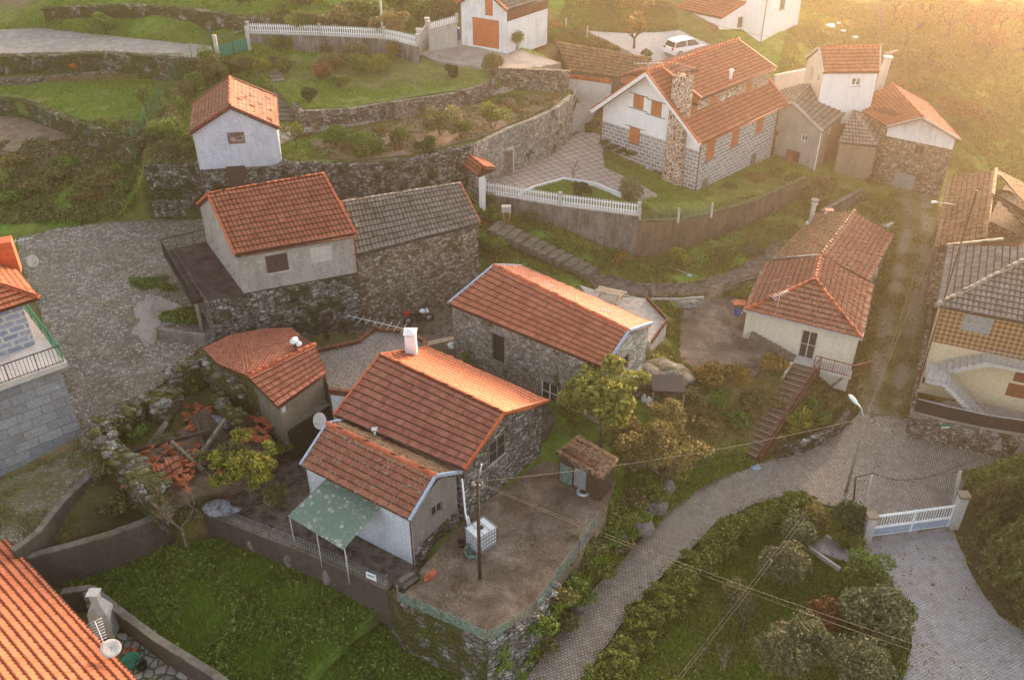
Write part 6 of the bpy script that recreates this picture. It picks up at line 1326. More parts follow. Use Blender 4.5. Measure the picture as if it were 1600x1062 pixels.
W('lawn_kerb', 'white curved kerb between the patio paving and its small lawn', 'kerb', [(812, 303, 7.12, 6.8), (835, 291, 7.12, 6.8), (882, 278, 7.12, 6.8), (930, 286, 7.05, 6.6), (970, 303, 6.9, 6.2)], 'white_clean', .15, 0)
W('path_kerb', 'short white kerb on the left of the small sett path below the driveway', 'kerb', [(1262, 853, .15, -.1), (1312, 888, .15, -.1)], 'light_concrete', .14, 0)
W('path_kerb', 'short white kerb above the small sett path beside the laurel', 'kerb', [(1290, 836, .15, -.1), (1346, 872, .15, -.1)], 'light_concrete', .14, 0)
# --- patio steps
def steps(name, label, pts0, pts1, z0, z1, k, mat, cat='stairs'):
    a0, a1 = P(*pts0[0], z0), P(*pts0[1], z0); b0, b1 = P(*pts1[0], z1), P(*pts1[1], z1); T = thing(name, label, cat, a0); m = MB()
    for i in range(k):
        c0, c1, d0, d1 = lerp(a0, b0, i/k), lerp(a1, b1, i/k), lerp(a0, b0, (i+1)/k), lerp(a1, b1, (i+1)/k); z = z0+(z1-z0)*(i+1)/k
        lo_ = z-.45; m.hexa([V(*q.xy, lo_) for q in (c0, c1, d1, d0)], [V(*q.xy, z+.004*i) for q in (c0, c1, d1, d0)])
    m.build('steps', mat, T); return T
T = steps('patio_steps', 'wide pale concrete steps climbing from the patio beside the big block house', ((882, 212), (912, 204)), ((902, 162), (937, 160)), 7.2, 9.6, 10, 'light_concrete')
railing(T, [P(879, 208, 7.4), P(900, 154, 9.9)], .9, .9, 'white_paint', 'handrail')
steps('garden_steps', 'narrow mossy garden steps beside the small white house and upper lawn', ((438, 190), (460, 190)), ((422, 112), (440, 110)), 10.9, 12.3, 12, 'mossy_concrete')
steps('footpath_steps', 'irregular stone steps descending to the curving footpath below the white picket fence', ((918, 432), (936, 421)), ((762, 360), (778, 345)), 3.85, 6.2, 12, 'mossy_concrete')
steps('yard_steps', 'three mossy concrete steps at the corner of the low wing', ((638, 935), (668, 912)), ((622, 905), (640, 893)), 2.35, 3.0, 3, 'mossy_concrete')
# ---------------------------------------------------------------- plants
def bush(name, label, px, py, r, n, mat, ls=.16, h=None, cat='shrub', group=None, z=None, lumps=9, lr=.42, stem=True, up=.35):
    g = G(px, py) if z is None else P(px, py, z); rx, ry, rz = r if isinstance(r, tuple) else (r, r, r*.8)
    T = thing(name, label, cat, g, group)
    c = (g.x, g.y+ry*.4, g.z+rz*(.75 if h is None else h)); pts = ellip(c, (rx, ry, rz), int(n), lumps=lumps, lr=lr); pts = pts[pts[:, 2] > g.z-.15]
    v, f, rn = leafmesh(pts, ls, up); mesh_np('foliage', v, f, mat, T, rn)
    if stem:
        m = MB()
        for i in range(4):
            e = V(c[0]+random.uniform(-.5, .5)*rx, c[1]+random.uniform(-.5, .5)*ry, c[2]+rz*random.uniform(.1, .5)); m.tube([V(c[0], c[1], g.z-.15), e], [.05, .015], 5)
        m.build('stem', 'bark', T)
    return T
def branches(m, p, d, L, r, depth, tips, spread=.6, k=3, seg=3, up=.15):
    pts = [p]; rs = [r]; q = p; dd = d
    for i in range(seg):
        dd = (dd+Vector((random.uniform(-1, 1), random.uniform(-1, 1), random.uniform(-.6, 1)))*.18+V(0, 0, up*.3)).normalized(); q = q+dd*(L/seg); pts.append(q); rs.append(r*(1-.45*(i+1)/seg))
    m.tube(pts, rs, 6 if depth > 1 else 4, cap=False)
    tips.append(q)
    if depth > 0:
        for i in range(k):
            b = pts[random.randint(1, len(pts)-1)] if i else q
            nd = (dd+Vector((random.uniform(-1, 1), random.uniform(-1, 1), random.uniform(-.4, .9)))*spread).normalized(); branches(m, b, nd, L*random.uniform(.55, .8), r*.52, depth-1, tips, spread, k, seg, up)
def tree(name, label, px, py, h, cr, mat, n, ls=.2, bark='bark', z=None, tr=.12, depth=2, group=None, cat='tree', fl=.3, cz=.8, lean=(0, 0)):
    g = G(px, py) if z is None else P(px, py, z); T = thing(name, label, cat, g, group); m = MB(); tips = []
    th_ = h*fl; q = g+V(lean[0]*.4, lean[1]*.4, th_); m.tube([g-V(0, 0, .3), g+V(.03, .02, th_*.5), q], [tr*1.3, tr, tr*.85], 8)
    k = 6
    for i in range(k):
        a = 2*math.pi*i/k+random.uniform(-.4, .4); el = random.uniform(.35, 1.1); d = V(math.cos(a)*math.cos(el), math.sin(a)*math.cos(el), math.sin(el)).normalized()
        branches(m, q, d, (h-th_)*.42+cr*.12, tr*.6, depth, tips, .65, 3)
    m.build('trunk', bark, T)
    if n:
        c0 = q+V(lean[0], lean[1], (h-th_)*.5); tp = [t for t in tips]; tp = random.sample(tp, min(len(tp), 26)); per = n//(len(tp)+6); L = []
        for t in tp:
            w_ = t-c0; s = min(1, cr/max(.01, math.hypot(w_.x, w_.y))); p = (t.x if s == 1 else c0.x+w_.x*s, t.y if s == 1 else c0.y+w_.y*s, t.z); rr = cr*random.uniform(.2, .38); L.append(ellip(p, (rr, rr, rr*.7), per, lumps=4, lr=.6))
        L.append(ellip(c0, (cr, cr, (h-th_)*.55*cz), per*6, lumps=14, lr=.3)); v, f, rn = leafmesh(np.concatenate(L), ls, -.1); mesh_np('crown', v, f, mat, T, rn)
    return T
def baretree(name, label, px, py, h, tr=.08, depth=4, bark='bark', z=None, spread=.7, k=3, cat='tree', group=None):
    g = G(px, py) if z is None else P(px, py, z); T = thing(name, label, cat, g, group); m = MB(); tips = []
    m.tube([g-V(0, 0, .2), g+V(0, 0, h*.3)], [tr*1.2, tr], 7, cap=False); m.build('trunk', bark, T); m = MB()
    for i in range(4): branches(m, g+V(0, 0, h*(.22+.03*i)), V(random.uniform(-1, 1), random.uniform(-1, 1), 1.2).normalized(), h*.36, tr*.6, depth-2, tips, spread, k)
    m.build('branch', bark, T); return T
def spiky(name, label, px, py, r, n, mat='leaf_lime', ls=.45, group=None, cat='plant', z=None):
    g = G(px, py) if z is None else P(px, py, z); a = RNG.uniform(0, 2*np.pi, n); el = RNG.uniform(.3, 1.3, n); d = np.stack([np.cos(a)*np.cos(el), np.sin(a)*np.cos(el), np.sin(el)], 1); L = r*RNG.uniform(.6, 1.1, n)[:, None]
    o_ = np.array(g)+RNG.normal(size=(n, 3))*[r*.25, r*.25, 0]; s_ = np.stack([-np.sin(a), np.cos(a), np.zeros(n)], 1)*.035
    v = np.stack([o_-s_, o_+s_, o_+d*L*.6+s_, o_+d*L*.6-s_, o_+d*L+[0, 0, -1]*L*.25], 1).reshape(-1, 3); i = np.arange(n)*5
    f = np.concatenate([np.stack([i, i+1, i+2, i+3], 1), np.stack([i+3, i+2, i+4, i+4], 1)]); f2 = f.copy()
    me = [tuple(q) for q in f[:n].tolist()]+[tuple(q[:3]) for q in f[n:].tolist()]
    T = bpy.data.meshes.new(name); T.from_pydata((v-np.array(g)).tolist(), [], me); T.update(); at = T.attributes.new('rnd', 'FLOAT', 'POINT'); at.data.foreach_set('value', np.repeat(RNG.uniform(0, 1, n), 5).astype(np.float32)); T.materials.append(MATS[mat])
    o = obj(name, T); o.location = g; tag(o, label, cat, group, 'thing'); return o
# trees and large shrubs, foreground
tree('young_tree', 'leafy lime green tree with drooping leaves in front of the stone cottage gable', 938, 700, 5.2, 2.1, 'leaf_fresh', 10500, .27, z=3.0, tr=.09)
tree('shrubby_tree', 'wide brown green tree with fine twiggy crown beside the tool shed', 1030, 755, 4.3, 2.25, 'leaf_brown', 12000, .15, tr=.1, depth=3, fl=.15)
tree('lemon_tree', 'yellow green fruiting tree growing beside the ruined stone house', 395, 790, 3.9, 1.35, 'leaf_yellow', 6500, .17, z=2.2, tr=.1)
bush('shrub', 'dense dark shrub between the ruin and the yellow green tree', 335, 752, (1.2, 1.0, 1.0), 2600, 'leaf_olive', .14, z=3.0)
bush('shrub', 'pale feathery shrub under the yellow green tree by the awning', 432, 800, (.8, .8, 1.0), 1500, 'leaf_olive', .12, z=2.2)
bush('shrub', 'small bright shrub against the dark metal lean-to', 440, 715, (.7, .5, .5), 900, 'leaf_green', .15, z=3)
for x, y, r in ((200, 800, 1.0), (170, 815, .8), (235, 790, .9), (260, 775, .8)):
    bush('bramble', 'tangled brown bramble filling the walled pen under the ruin', x, y, (r, r, .5), 900, 'leaf_brown' if x > 180 else 'leaf_olive', .18, z=2.6, group='brambles in the walled pen', cat='bramble')
baretree('dead_vine', 'grey tangle of dead vine stems hanging over the curved dark wall', 290, 848, 3.6, .07, 6, 'bark_pale', z=1.6, spread=1.1, cat='vine'); baretree('dead_vine', 'reddish bare stems behind the dead vine tangle', 262, 830, 3.0, .05, 6, 'bark', z=2.4, spread=1.1, cat='vine')
bush('bramble', 'bramble leaves draped over the dead vine above the lawn', 300, 815, (1.3, .8, .6), 900, 'leaf_olive', .16, z=2.2, cat='bramble')
# ferns and stones along the yard wall
for x, y in ((154, 865), (205, 870)): spiky('weed', 'large broad leaved weed at the top of the green lawn', x, y, .5, 40, 'leaf_green', group='weeds under the curved wall')
# hedge along the road
hp_ = [(925, 1070), (958, 1030), (985, 985), (1008, 950), (1040, 925), (1062, 890), (1092, 868), (1118, 842), (1150, 825), (1182, 808), (1215, 795), (1245, 790)]
hp_ = [q for a, b in zip(hp_, hp_[1:]) for q in (a, ((a[0]+b[0])/2, (a[1]+b[1])/2))]+[hp_[-1]]
for i, (x, y) in enumerate(hp_):
    bush('hedge_shrub', 'yellow green shrub in the clipped hedge lining the lower side of the sett road', x+14+random.uniform(-5, 5), y+22, (1.15, .95, random.uniform(.7, 1.0)), 2900, 'leaf_lime', .15, group='hedge along the sett road', lumps=18, lr=.3)
# garden bottom right
bush('laurel_shrub', 'big pale leaved laurel shrub beside the driveway', 1368, 1005, (1.95, 1.8, 1.7), 6500, 'leaf_laurel', .22, lumps=20, lr=.34)
bush('round_shrub', 'dark green rounded shrub just behind the pale laurel', 1352, 925, (1.7, 1.4, 1.2), 5000, 'leaf_green', .13, lumps=14)
bush('olive_shrub', 'grey green olive shrub left of the small sett path', 1225, 925, (1.5, 1.3, 1.6), 4200, 'leaf_silver', .14, lumps=14, lr=.36)
bush('olive_shrub', 'light olive shrub just below the road hedge end', 1248, 862, (1.2, 1.1, 1.2), 2600, 'leaf_laurel', .13)
bush('olive_shrub', 'large silvery shrub at the bottom edge of the photo', 1248, 1062, (1.9, 1.6, 1.9), 5200, 'leaf_silver', .15, lumps=16, lr=.34)
bush('olive_shrub', 'silvery green shrub at the bottom right beside the driveway', 1345, 1085, (1.8, 1.6, 1.6), 4200, 'leaf_silver', .15, lumps=14)
bush('autumn_shrub', 'rusty brown leaved shrub among the silvery shrubs', 1285, 985, (1.1, 1.0, .9), 1900, 'leaf_rust', .16)
bush('autumn_shrub', 'dark mixed shrub left of the rusty brown shrub', 1150, 960, (1.0, 1.0, 1.2), 1500, 'leaf_olive', .14)
bush('camellia_shrub', 'tall dark camellia left of the driveway gate pillar', 1322, 838, (1.1, 1.0, 1.3), 3600, 'leaf_dark', .17, lumps=14)
bush('shrub', 'spiky green lily clump under the dark camellia', 1325, 858, (.7, .5, .4), 500, 'leaf_lime', .4)
bush('dead_shrub', 'withered brown shrub between the hedge end and the dark camellia', 1268, 835, (.9, .8, 1.0), 1500, 'leaf_brown', .2)
baretree('bare_sapling', 'bare pale sapling standing in the garden below the hedge', 1130, 1045, 1.6, .05, 4, 'bark_pale'); baretree('bare_sapling', 'bare twiggy shrub left of the large silvery shrub', 1195, 1035, 1.8, .04, 4, 'bark_pale')
baretree('bare_sapling', 'slender dark sapling near the crossing cables', 1160, 985, 2.4, .05, 4, 'bark')
# conifers right
def conifer(name, label, px, py, h, r, n, group=None, z=.1, mat='leaf_cypress'):
    g = P(px, py, z); T = thing(name, label, 'conifer', g, group); t = RNG.uniform(0, 1, n)**.8; a = RNG.uniform(0, 2*np.pi, n); lob = 1+.16*np.sin(a*5+t*9+px)+.12*np.sin(a*9-t*14)+.08*np.sin(a*15+t*31); rr = r*(np.sin(np.clip(t*1.05+.08, 0, 1)*np.pi)**.55)*(1-.45*t)*lob*RNG.uniform(.8, 1.03, n)
    pts = np.stack([g.x+rr*np.cos(a), g.y+rr*np.sin(a), g.z+t*h], 1); v, f, rn = leafmesh(pts, .22, 1.6, .35); mesh_np('foliage', v, f, mat, T, rn); m = MB(); m.tube([g-V(0, 0, .2), g+V(0, 0, h*.8)], [.14, .04], 6); m.build('trunk', 'bark', T)
conifer('cypress', 'large bulging cypress at the right edge beside the driveway', 1600, 925, 5.6, 2.0, 12000); conifer('cypress', 'narrow cypress leaning in front of the big cypress mass', 1555, 905, 4.4, 1.0, 5000); conifer('cypress', 'tall dark cypress behind the narrow one', 1590, 840, 5.0, 1.5, 7000, mat='leaf_dark')
conifer('cypress', 'short cypress tuft closest to the right gate pillar', 1533, 858, 2.9, .7, 2600); conifer('cypress', 'cypress at the lower right corner of the photo', 1625, 985, 3.2, 1.3, 5000)
for i, (x, y) in enumerate(((1530, 775), (1565, 765), (1600, 752), (1535, 805), (1572, 800), (1640, 750))):
    bush('hedge_shrub', 'mossy green overgrown shrub behind the right gate pillar', x, y+10, (1.25, 1.1, 1.3), 2600, 'leaf_lime' if i < 3 else 'leaf_cypress', .16, group='overgrown hedge right of the gate')
# hydrangeas and shrubs round the cream house
for x, y, r, l, m_ in ((1205, 590, .95, 'autumn tinted hydrangea left of the brown staircase top', 'leaf_autumn'), (1152, 602, .95, 'yellowing hydrangea between two others above the slope', 'leaf_autumn'), (1108, 605, 1.0, 'yellow and white hydrangea at the left end above the slope', 'leaf_autumn'), (1242, 672, .95, 'round golden hydrangea right of the brown staircase foot', 'leaf_yellow'), (1290, 665, .6, 'small green shrub beside the golden hydrangea', 'leaf_green'),
     (1058, 418, 1.0, 'yellow green hydrangea under the rust wall beside the fallen tool', 'leaf_yellow'), (1128, 415, 1.1, 'pale green hydrangea under the right part of the rust wall', 'leaf_lime'), (1175, 400, .8, 'silver leaved shrub at the foot of the rust wall', 'leaf_silver'), (972, 415, .7, 'hydrangea by the corner of the white fence wall', 'leaf_autumn'), (1278, 322, .9, 'pale vine bush hanging over the cream house chimney', 'leaf_brown')):
    bush('hydrangea', l, x, y, (r*1.15, r, r*.75), 1700*r, m_, .19, cat='hydrangea')
for i, (x, y) in enumerate(((818, 362), (868, 378), (905, 392), (930, 396), (908, 412), (945, 412), (1005, 425), (1030, 425), (860, 352), (960, 395))):
    spiky('lily_clump', 'strappy green lily clump on the bank beside the footpath', x, y, .75, 90, 'leaf_lime', group='lily clumps along the footpath bank')
for x, y, r, m_ in ((1030, 625, .7, 'leaf_olive'), (1075, 640, .9, 'leaf_olive'), (1120, 640, .8, 'leaf_green'), (1145, 672, .7, 'leaf_green'), (1095, 680, .8, 'leaf_brown'), (1180, 640, .7, 'leaf_olive'), (1060, 700, .8, 'leaf_olive'), (1300, 640, .7, 'leaf_brown'), (1270, 640, .5, 'leaf_green'), (1215, 640, .5, 'leaf_brown')):
    bush('scrub', 'low wild scrub on the steep bank between the yard and the brown staircase', x, y, (r*1.3, r*1.2, r*.75), 1800*r, m_, .18, group='scrub on the steep bank', cat='scrub', stem=False)
# bank between the yard and the road
bk_ = [(838, 1000), (850, 975), (868, 950), (880, 925), (900, 900), (925, 880), (945, 850), (965, 820), (985, 800), (1005, 770), (1035, 750), (870, 990), (900, 950), (930, 905), (960, 865), (990, 830), (1020, 790), (835, 1030)]
for i, (x, y) in enumerate(bk_):
    bush('ivy_clump', 'ivy and fern clump on the bank between the dirt yard and the sett road', x, y, (1.05, .85, .6), 1300, ('leaf_green', 'leaf_lime', 'leaf_olive')[i % 3], .17, group='plants on the roadside bank', cat='ivy', stem=False)
bush('box_shrub', 'dark brown green shrub on the right edge of the dirt yard', 895, 885, (.9, .8, .8), 1800, 'leaf_olive', .13)
for i, (x, y, r) in enumerate(((1002, 822, .75), (1025, 795, .6), (965, 850, .5), (905, 945, .5), (1040, 765, .5))):
    T = thing('boulder', 'grey lichen covered rock breaking out of the roadside bank', 'rock', G(x, y), 'rocks in the roadside bank'); m = MB(); g = G(x, y); m.rock(g+V(0, 0, r*.3), r, i, 2); m.build('stone', 'rock', T, smooth=True)
T = thing('boulder', 'massive granite outcrop under the slope right of the stone cottage', 'rock', P(1010, 620, 3)); m = MB(); m.rock(P(1030, 600, 3.4), 1.6, 3, 3, (1.3, 1, .7)); m.build('stone', 'outcrop', T, smooth=True)
# left: shrubs by the house base
for x, y, r in ((240, 443, .9), (215, 440, .6), (262, 450, .6)): bush('groundcover_shrub', 'low dark green mat of weeds under the brown terrace', x, y+8, (r*1.3, r, .35), 1200*r, 'leaf_green', .13, z=5.6, stem=False, group='weeds under the terrace')
bush('planter_shrub', 'bright green leafy planting inside the curved concrete planter', 285, 508, (1.5, .8, .5), 2600, 'leaf_green', .17, z=5.4, stem=False); bush('ivy_clump', 'ivy patch climbing the stone barn wall foot', 690, 460, (.9, .5, 1.0), 900, 'leaf_green', .15, z=4.4, stem=False)
# behind barn
for x, y, r, l in ((757, 328, 1.1, 'round green shrub in front of the gate shelter'), (735, 345, .9, 'green shrub at the right end of the grey barn roof'), (768, 352, .9, 'dark shrub below the white fence corner'), (745, 395, 1.0, 'bush filling the gap right of the barn wall'), (775, 400, .9, 'bush beside the top of the stone cottage roof')):
    bush('shrub', l, x, y, (r, r, r*.8), 2000*r, 'leaf_green', .18)
# upper garden
gd = [(525, 225, .8, 'leaf_dark', 'rounded dark green orange tree in the middle of the lower garden'), (565, 230, .65, 'leaf_dark', 'small dark bush right of the rounded orange tree'), (688, 208, 1.15, 'leaf_olive', 'large round grey green topiary bush in the garden'), (665, 235, .6, 'leaf_dark', 'low clipped dark box block below the round topiary'), (700, 234, .6, 'leaf_dark', 'right half of the clipped box hedge below the topiary'), (590, 232, .5, 'leaf_green', 'small columnar bush near the garden wall edge'), (625, 222, .6, 'leaf_lime', 'pale green leafy plant near the bare fruit tree'),
      (720, 210, .6, 'leaf_lime', 'light green bush right of the round topiary'), (770, 198, .9, 'leaf_lime', 'broad green bush at the garden fence by the path bend'), (530, 130, .55, 'leaf_lime', 'small layered shrub on the upper lawn left side'), (482, 155, .6, 'leaf_dark', 'small round shrub at the lower left of the upper lawn'), (703, 115, .5, 'leaf_dark', 'dark round shrub on the upper lawn right side'), (553, 95, .9, 'leaf_silver', 'silver blue lavender mound above the upper lawn'), (590, 112, .8, 'leaf_yellow', 'yellow green shrub at the corner of the upper lawn'), (560, 110, .8, 'leaf_lime', 'light shrub beside the silver lavender mound'),
      (410, 108, .55, 'leaf_yellow', 'bright yellow shrub at the top of the garden steps'), (445, 108, .55, 'leaf_lime', 'lime shrub right of the bright yellow one'), (430, 98, .4, 'leaf_silver', 'little blue grey ball shrub above the garden steps'), (437, 75, .7, 'leaf_dark', 'dark shrub against the wall under the white pickets'), (580, 75, .7, 'leaf_rust', 'reddish shrub under the white pickets'), (625, 82, .9, 'leaf_autumn', 'large autumn shrub beside the slatted gate'), (770, 112, .8, 'leaf_olive', 'clipped olive mound at the driveway edge'), (805, 72, .8, 'leaf_green', 'green bush at the garage corner'), (855, 60, .7, 'leaf_green', 'bush behind the bare tree by the garage'),
      (985, 310, .9, 'leaf_laurel', 'pale round bush at the right end of the patio lawn'), (905, 300, .55, 'leaf_dark', 'small dark bush in the middle of the patio lawn'), (935, 155, .5, 'leaf_dark', 'dark shrub at the top of the patio steps'), (915, 150, .5, 'leaf_olive', 'olive shrub at the top of the patio steps'), (922, 200, .5, 'leaf_dark', 'shrub at the foot of the patio steps'), (860, 215, .6, 'leaf_olive', 'shrub at the foot of the curved cement wall, right one'), (835, 232, .6, 'leaf_green', 'green shrub at the foot of the curved cement wall, middle one'), (812, 248, .5, 'leaf_olive', 'shrub near the small arched wall door'),
      (270, 222, .9, 'leaf_green', 'round green shrub left of the small white house'), (265, 245, .7, 'leaf_olive', 'low shrub below the round one left of the white house'), (335, 122, .8, 'leaf_green', 'shrub behind the roof of the small white house'), (830, 345, .5, 'leaf_olive', 'small bush at the foot of the white fence wall'), (510, 75, .5, 'leaf_olive', 'small bush in the middle below the white pickets'), (385, 105, .6, 'leaf_olive', 'olive shrub near the upper end of the steps'), (500, 118, .7, 'leaf_rust', 'reddish low shrub left of the upper lawn'), (520, 105, .7, 'leaf_brown', 'brown shrub above the upper lawn')]
for x, y, r, m_, l in gd: bush('garden_shrub', l, x, y+8, (r*1.55, r*1.4, r*1.25), 3000*r+500, 'leaf_green' if m_ == 'leaf_dark' and r > .6 else m_, .15, cat='shrub', z=7.05 if 805 < x < 925 and 195 < y < 255 else None)
tree('citrus_tree', 'small round yellow green citrus tree right of the small white house', 463, 232, 2.1, .75, 'leaf_lime', 1500, .14, tr=.06); tree('citrus_tree', 'little round tree with dark crown on the green terrace lawn', 230, 178, 2.0, .8, 'leaf_green', 1500, .15, tr=.06)
baretree('bare_fruit_tree', 'bare brown fruit tree in the middle of the garden bed', 633, 215, 3.0, .09, 5, 'bark_pale', spread=.8); baretree('bare_fruit_tree', 'bare gnarled tree against the white garage side wall', 835, 62, 3.0, .12, 5, 'bark', spread=.9); baretree('bare_fruit_tree', 'little leafless tree at the edge of the patio paving', 895, 281, 2.2, .07, 3, 'bark_pale'); baretree('bare_fruit_tree', 'bare orange twigged shrub in front of the grey house', 1232, 268, 1.9, .05, 5, 'orange_trim', z=4.4, spread=.9)
baretree('bare_willow', 'pale leafless upright tree beside the white scraps on the far field', 1372, 62, 5.0, .10, 5, 'bark_pale', spread=.5)
for i in range(60):
    x = random.choice((random.uniform(470, 620), random.uniform(760, 880))); y = (random.uniform(200, 245) if x < 700 else random.uniform(150, 185))
    spiky('garden_plant', 'small leafy plant growing in the bare garden bed', x, y, random.uniform(.4, .8), 40, random.choice(('leaf_green', 'leaf_lime', 'leaf_rust', 'leaf_brown')), group='small plants in the garden bed')
for i, x in enumerate((24, 50, 85, 115, 148, 180, 288, 300)):
    bush('flowering_plant', 'small orange flowering succulent at the foot of the terrace wall', x, 108 if x < 250 else 97, (.35, .3, .25), 120, 'flower_orange', .14, group='orange flowers along the terrace wall', stem=False, cat='flower')
# hedge diagonal
for i in range(11):
    k_ = i/10; x = 330-95*k_+8*math.sin(i); y = 98+135*k_
    bush('hedge_shrub', 'dark green shrub in the diagonal hedge behind the wire fence left of the white house', x, y+8, (1.05, 1.1, 1.0), 1800, 'leaf_olive' if i % 3 else 'leaf_green', .15, group='diagonal hedge')
T = thing('wire_fence', 'green metal wire fence on thin posts beside the diagonal hedge', 'fence', G(275, 132)); fp = [G(x, y) for x, y in ((331, 72), (302, 100), (277, 132), (251, 165), (228, 200), (210, 232), (216, 262))]
for p in fp: m = MB(); m.tube([p-V(0, 0, .2), p+V(0, 0, 1.55)], .045, 6); m.lathe(p+V(0, 0, 1.55), [(.05, 0), (.05, .04), (0, .06)], 6); m.build('post', 'green_paint', T)
mesh_net(T, [p+V(0, 0, .05) for p in fp], 1.4, 'green_paint', .3, .006)
T = thing('green_gate', 'green sheet metal double gate with white frame beside the upper road', 'gate', P(337, 92, 12.9)); a, b = P(341, 92, 12.9), P(390, 78, 12.9)
for k0, k1 in ((0, .49), (.51, 1)):
    m = MB(); p, q = lerp(a, b, k0+.02), lerp(a, b, k1-.02); m.beam(p+V(0, 0, .55), q+V(0, 0, .55), .03, .95); m.build('panel', 'green_plastic', T); m = MB()
    for z in (.08, 1.05, 1.75): m.beam(p+V(0, 0, z), q+V(0, 0, z), .05, .06)
    for r_ in (p, q): m.beam(r_, r_+V(0, 0, 1.78), .05, .05)
    m.build('frame', 'green_paint', T)
for q in (a, b): m = MB(); m.box(q+V(0, 0, 1.0), (.28, .28, 2.0)); m.build('pillar', 'light_concrete', T)
# top centre bank and trees
for i, (x, y, r, m_) in enumerate(((420, 34, .9, 'leaf_olive'), (450, 38, 1, 'leaf_green'), (485, 36, 1, 'leaf_green'), (515, 40, 1.1, 'leaf_dark'), (545, 36, 1.1, 'leaf_olive'), (575, 42, 1.3, 'leaf_dark'), (650, 35, 1.2, 'leaf_green'), (680, 30, 1.2, 'leaf_olive'), (700, 25, 1.1, 'leaf_autumn'), (645, 12, 1.2, 'leaf_brown'), (690, 5, 1.2, 'leaf_brown'), (610, 15, 1.2, 'leaf_green'), (160, 50, .9, 'leaf_dark'), (390, 12, 1, 'leaf_olive'), (480, 8, 1, 'leaf_olive'))):
    bush('bank_shrub', 'overgrown shrub on the bank above the white picket fence', x, y+4, (r*1.6, r*1.2, r*1.1), 2200*r, m_ if m_ != 'leaf_dark' else 'leaf_green', .19, group='shrubs on the upper bank')
tree('tree', 'grey green feathery tree standing at the white picket fence', 612, 80, 3.6, 1.5, 'leaf_brown', 3600, .14, z=12.6)
tree('tree', 'young tree with yellow brown leaves in the car courtyard', 990, 78, 3.4, 1.1, 'leaf_autumn', 2200, .18, z=11.3)
for i, (x, y, r, m_) in enumerate(((865, 50, .9, 'leaf_autumn'), (900, 60, .8, 'leaf_olive'), (930, 75, .9, 'leaf_brown'), (960, 88, .8, 'leaf_olive'), (950, 15, 1.6, 'leaf_brown'), (990, 20, 1.6, 'leaf_autumn'), (1030, 20, 1.3, 'leaf_brown'), (910, 25, 1.3, 'leaf_green'), (1010, 90, .6, 'leaf_olive'), (880, 95, .5, 'leaf_lime'), (900, 105, .5, 'leaf_lime'))):
    bush('bank_shrub', 'brownish shrub on the slope around the car courtyard', x, y, (r*1.2, r, r*.6), 1300*r, m_, .18, group='shrubs round the car courtyard')
for i in range(16):
    x = 395+20*i; bush('bank_shrub', 'dense dark overgrowth along the bank behind the upper white picket fence', x, 46+4*math.sin(i*1.7)-(i > 12)*14, (1.5, 1.0, .95), 1900, ('leaf_green', 'leaf_olive', 'leaf_dark', 'leaf_brown')[i % 4], .17, group='overgrowth behind the upper fence')
# hazy right field
for i, (x, y, h, r, m_) in enumerate(((1415, 60, 4.5, 1.9, 'leaf_autumn'), (1440, 30, 5, 2.2, 'leaf_yellow'), (1480, 45, 4, 2.0, 'leaf_brown'), (1520, 60, 4, 2, 'leaf_rust'), (1560, 40, 4, 2.2, 'leaf_brown'), (1395, 20, 4.5, 2, 'leaf_yellow'), (1500, 10, 4.5, 2.2, 'leaf_yellow'), (1540, 80, 3, 1.8, 'leaf_rust'), (1600, 60, 3.6, 2, 'leaf_rust'))):
    tree('field_tree', 'hazy autumn tree in the thicket on the far right slope', x, y+14, h, r, m_, 3200, .2, 'bark', group='trees in the hazy thicket', tr=.1)
for i, (x, y, r, m_) in enumerate(((1410, 95, 1.3, 'leaf_brown'), (1440, 115, 1.3, 'leaf_olive'), (1420, 145, 1.3, 'leaf_autumn'), (1455, 150, 1.4, 'leaf_olive'), (1470, 120, 1.2, 'leaf_brown'), (1480, 175, 1.1, 'leaf_rust'), (1510, 185, 1.2, 'leaf_rust'), (1540, 190, .9, 'leaf_brown'), (1500, 205, .8, 'leaf_olive'), (1390, 110, 1.2, 'leaf_olive'), (1460, 90, 1.2, 'leaf_brown'))):
    bush('scrub', 'brown scrub bush on the field edge behind the stone and white house', x, y, (r*1.3, r, r*.7), 1400*r, m_, .2, group='scrub at the field edge', cat='scrub')
for i, (x, y, r, m_) in enumerate(((30, 265, .9, 'leaf_brown'), (90, 285, .8, 'leaf_olive'), (110, 262, .7, 'leaf_green'), (160, 300, .9, 'leaf_brown'), (190, 275, .8, 'leaf_green'), (60, 305, .9, 'leaf_brown'), (205, 300, .8, 'leaf_green'), (130, 320, .8, 'leaf_brown'), (15, 320, .8, 'leaf_green'), (240, 300, .8, 'leaf_green'), (190, 235, .7, 'leaf_autumn'), (215, 260, .6, 'leaf_olive'), (260, 315, .8, 'leaf_dark'), (285, 305, .7, 'leaf_olive'))):
    bush('scrub', 'low bramble scrub on the slope above the cobbled square', x, y, (r*1.7, r*1.2, r*.6), 1700*r, m_, .2, group='bramble scrub above the square', cat='scrub', stem=False)
for i, (x, y, r, m_) in enumerate(((1140, 300, .6, 'leaf_olive'), (1180, 285, .7, 'leaf_autumn'), (1215, 278, .7, 'leaf_green'), (1240, 290, .8, 'leaf_olive'), (1260, 305, .8, 'leaf_olive'), (1300, 300, .9, 'leaf_brown'), (1340, 320, .8, 'leaf_olive'), (1280, 290, .6, 'leaf_brown'), (1365, 290, .7, 'leaf_olive'))):
    bush('scrub', 'rough bush on the ground between the big block house and the outbuildings', x, y, (r*1.2, r, r*.6), 1100*r, m_, .17, group='rough bushes behind the rust wall', cat='scrub', stem=False)
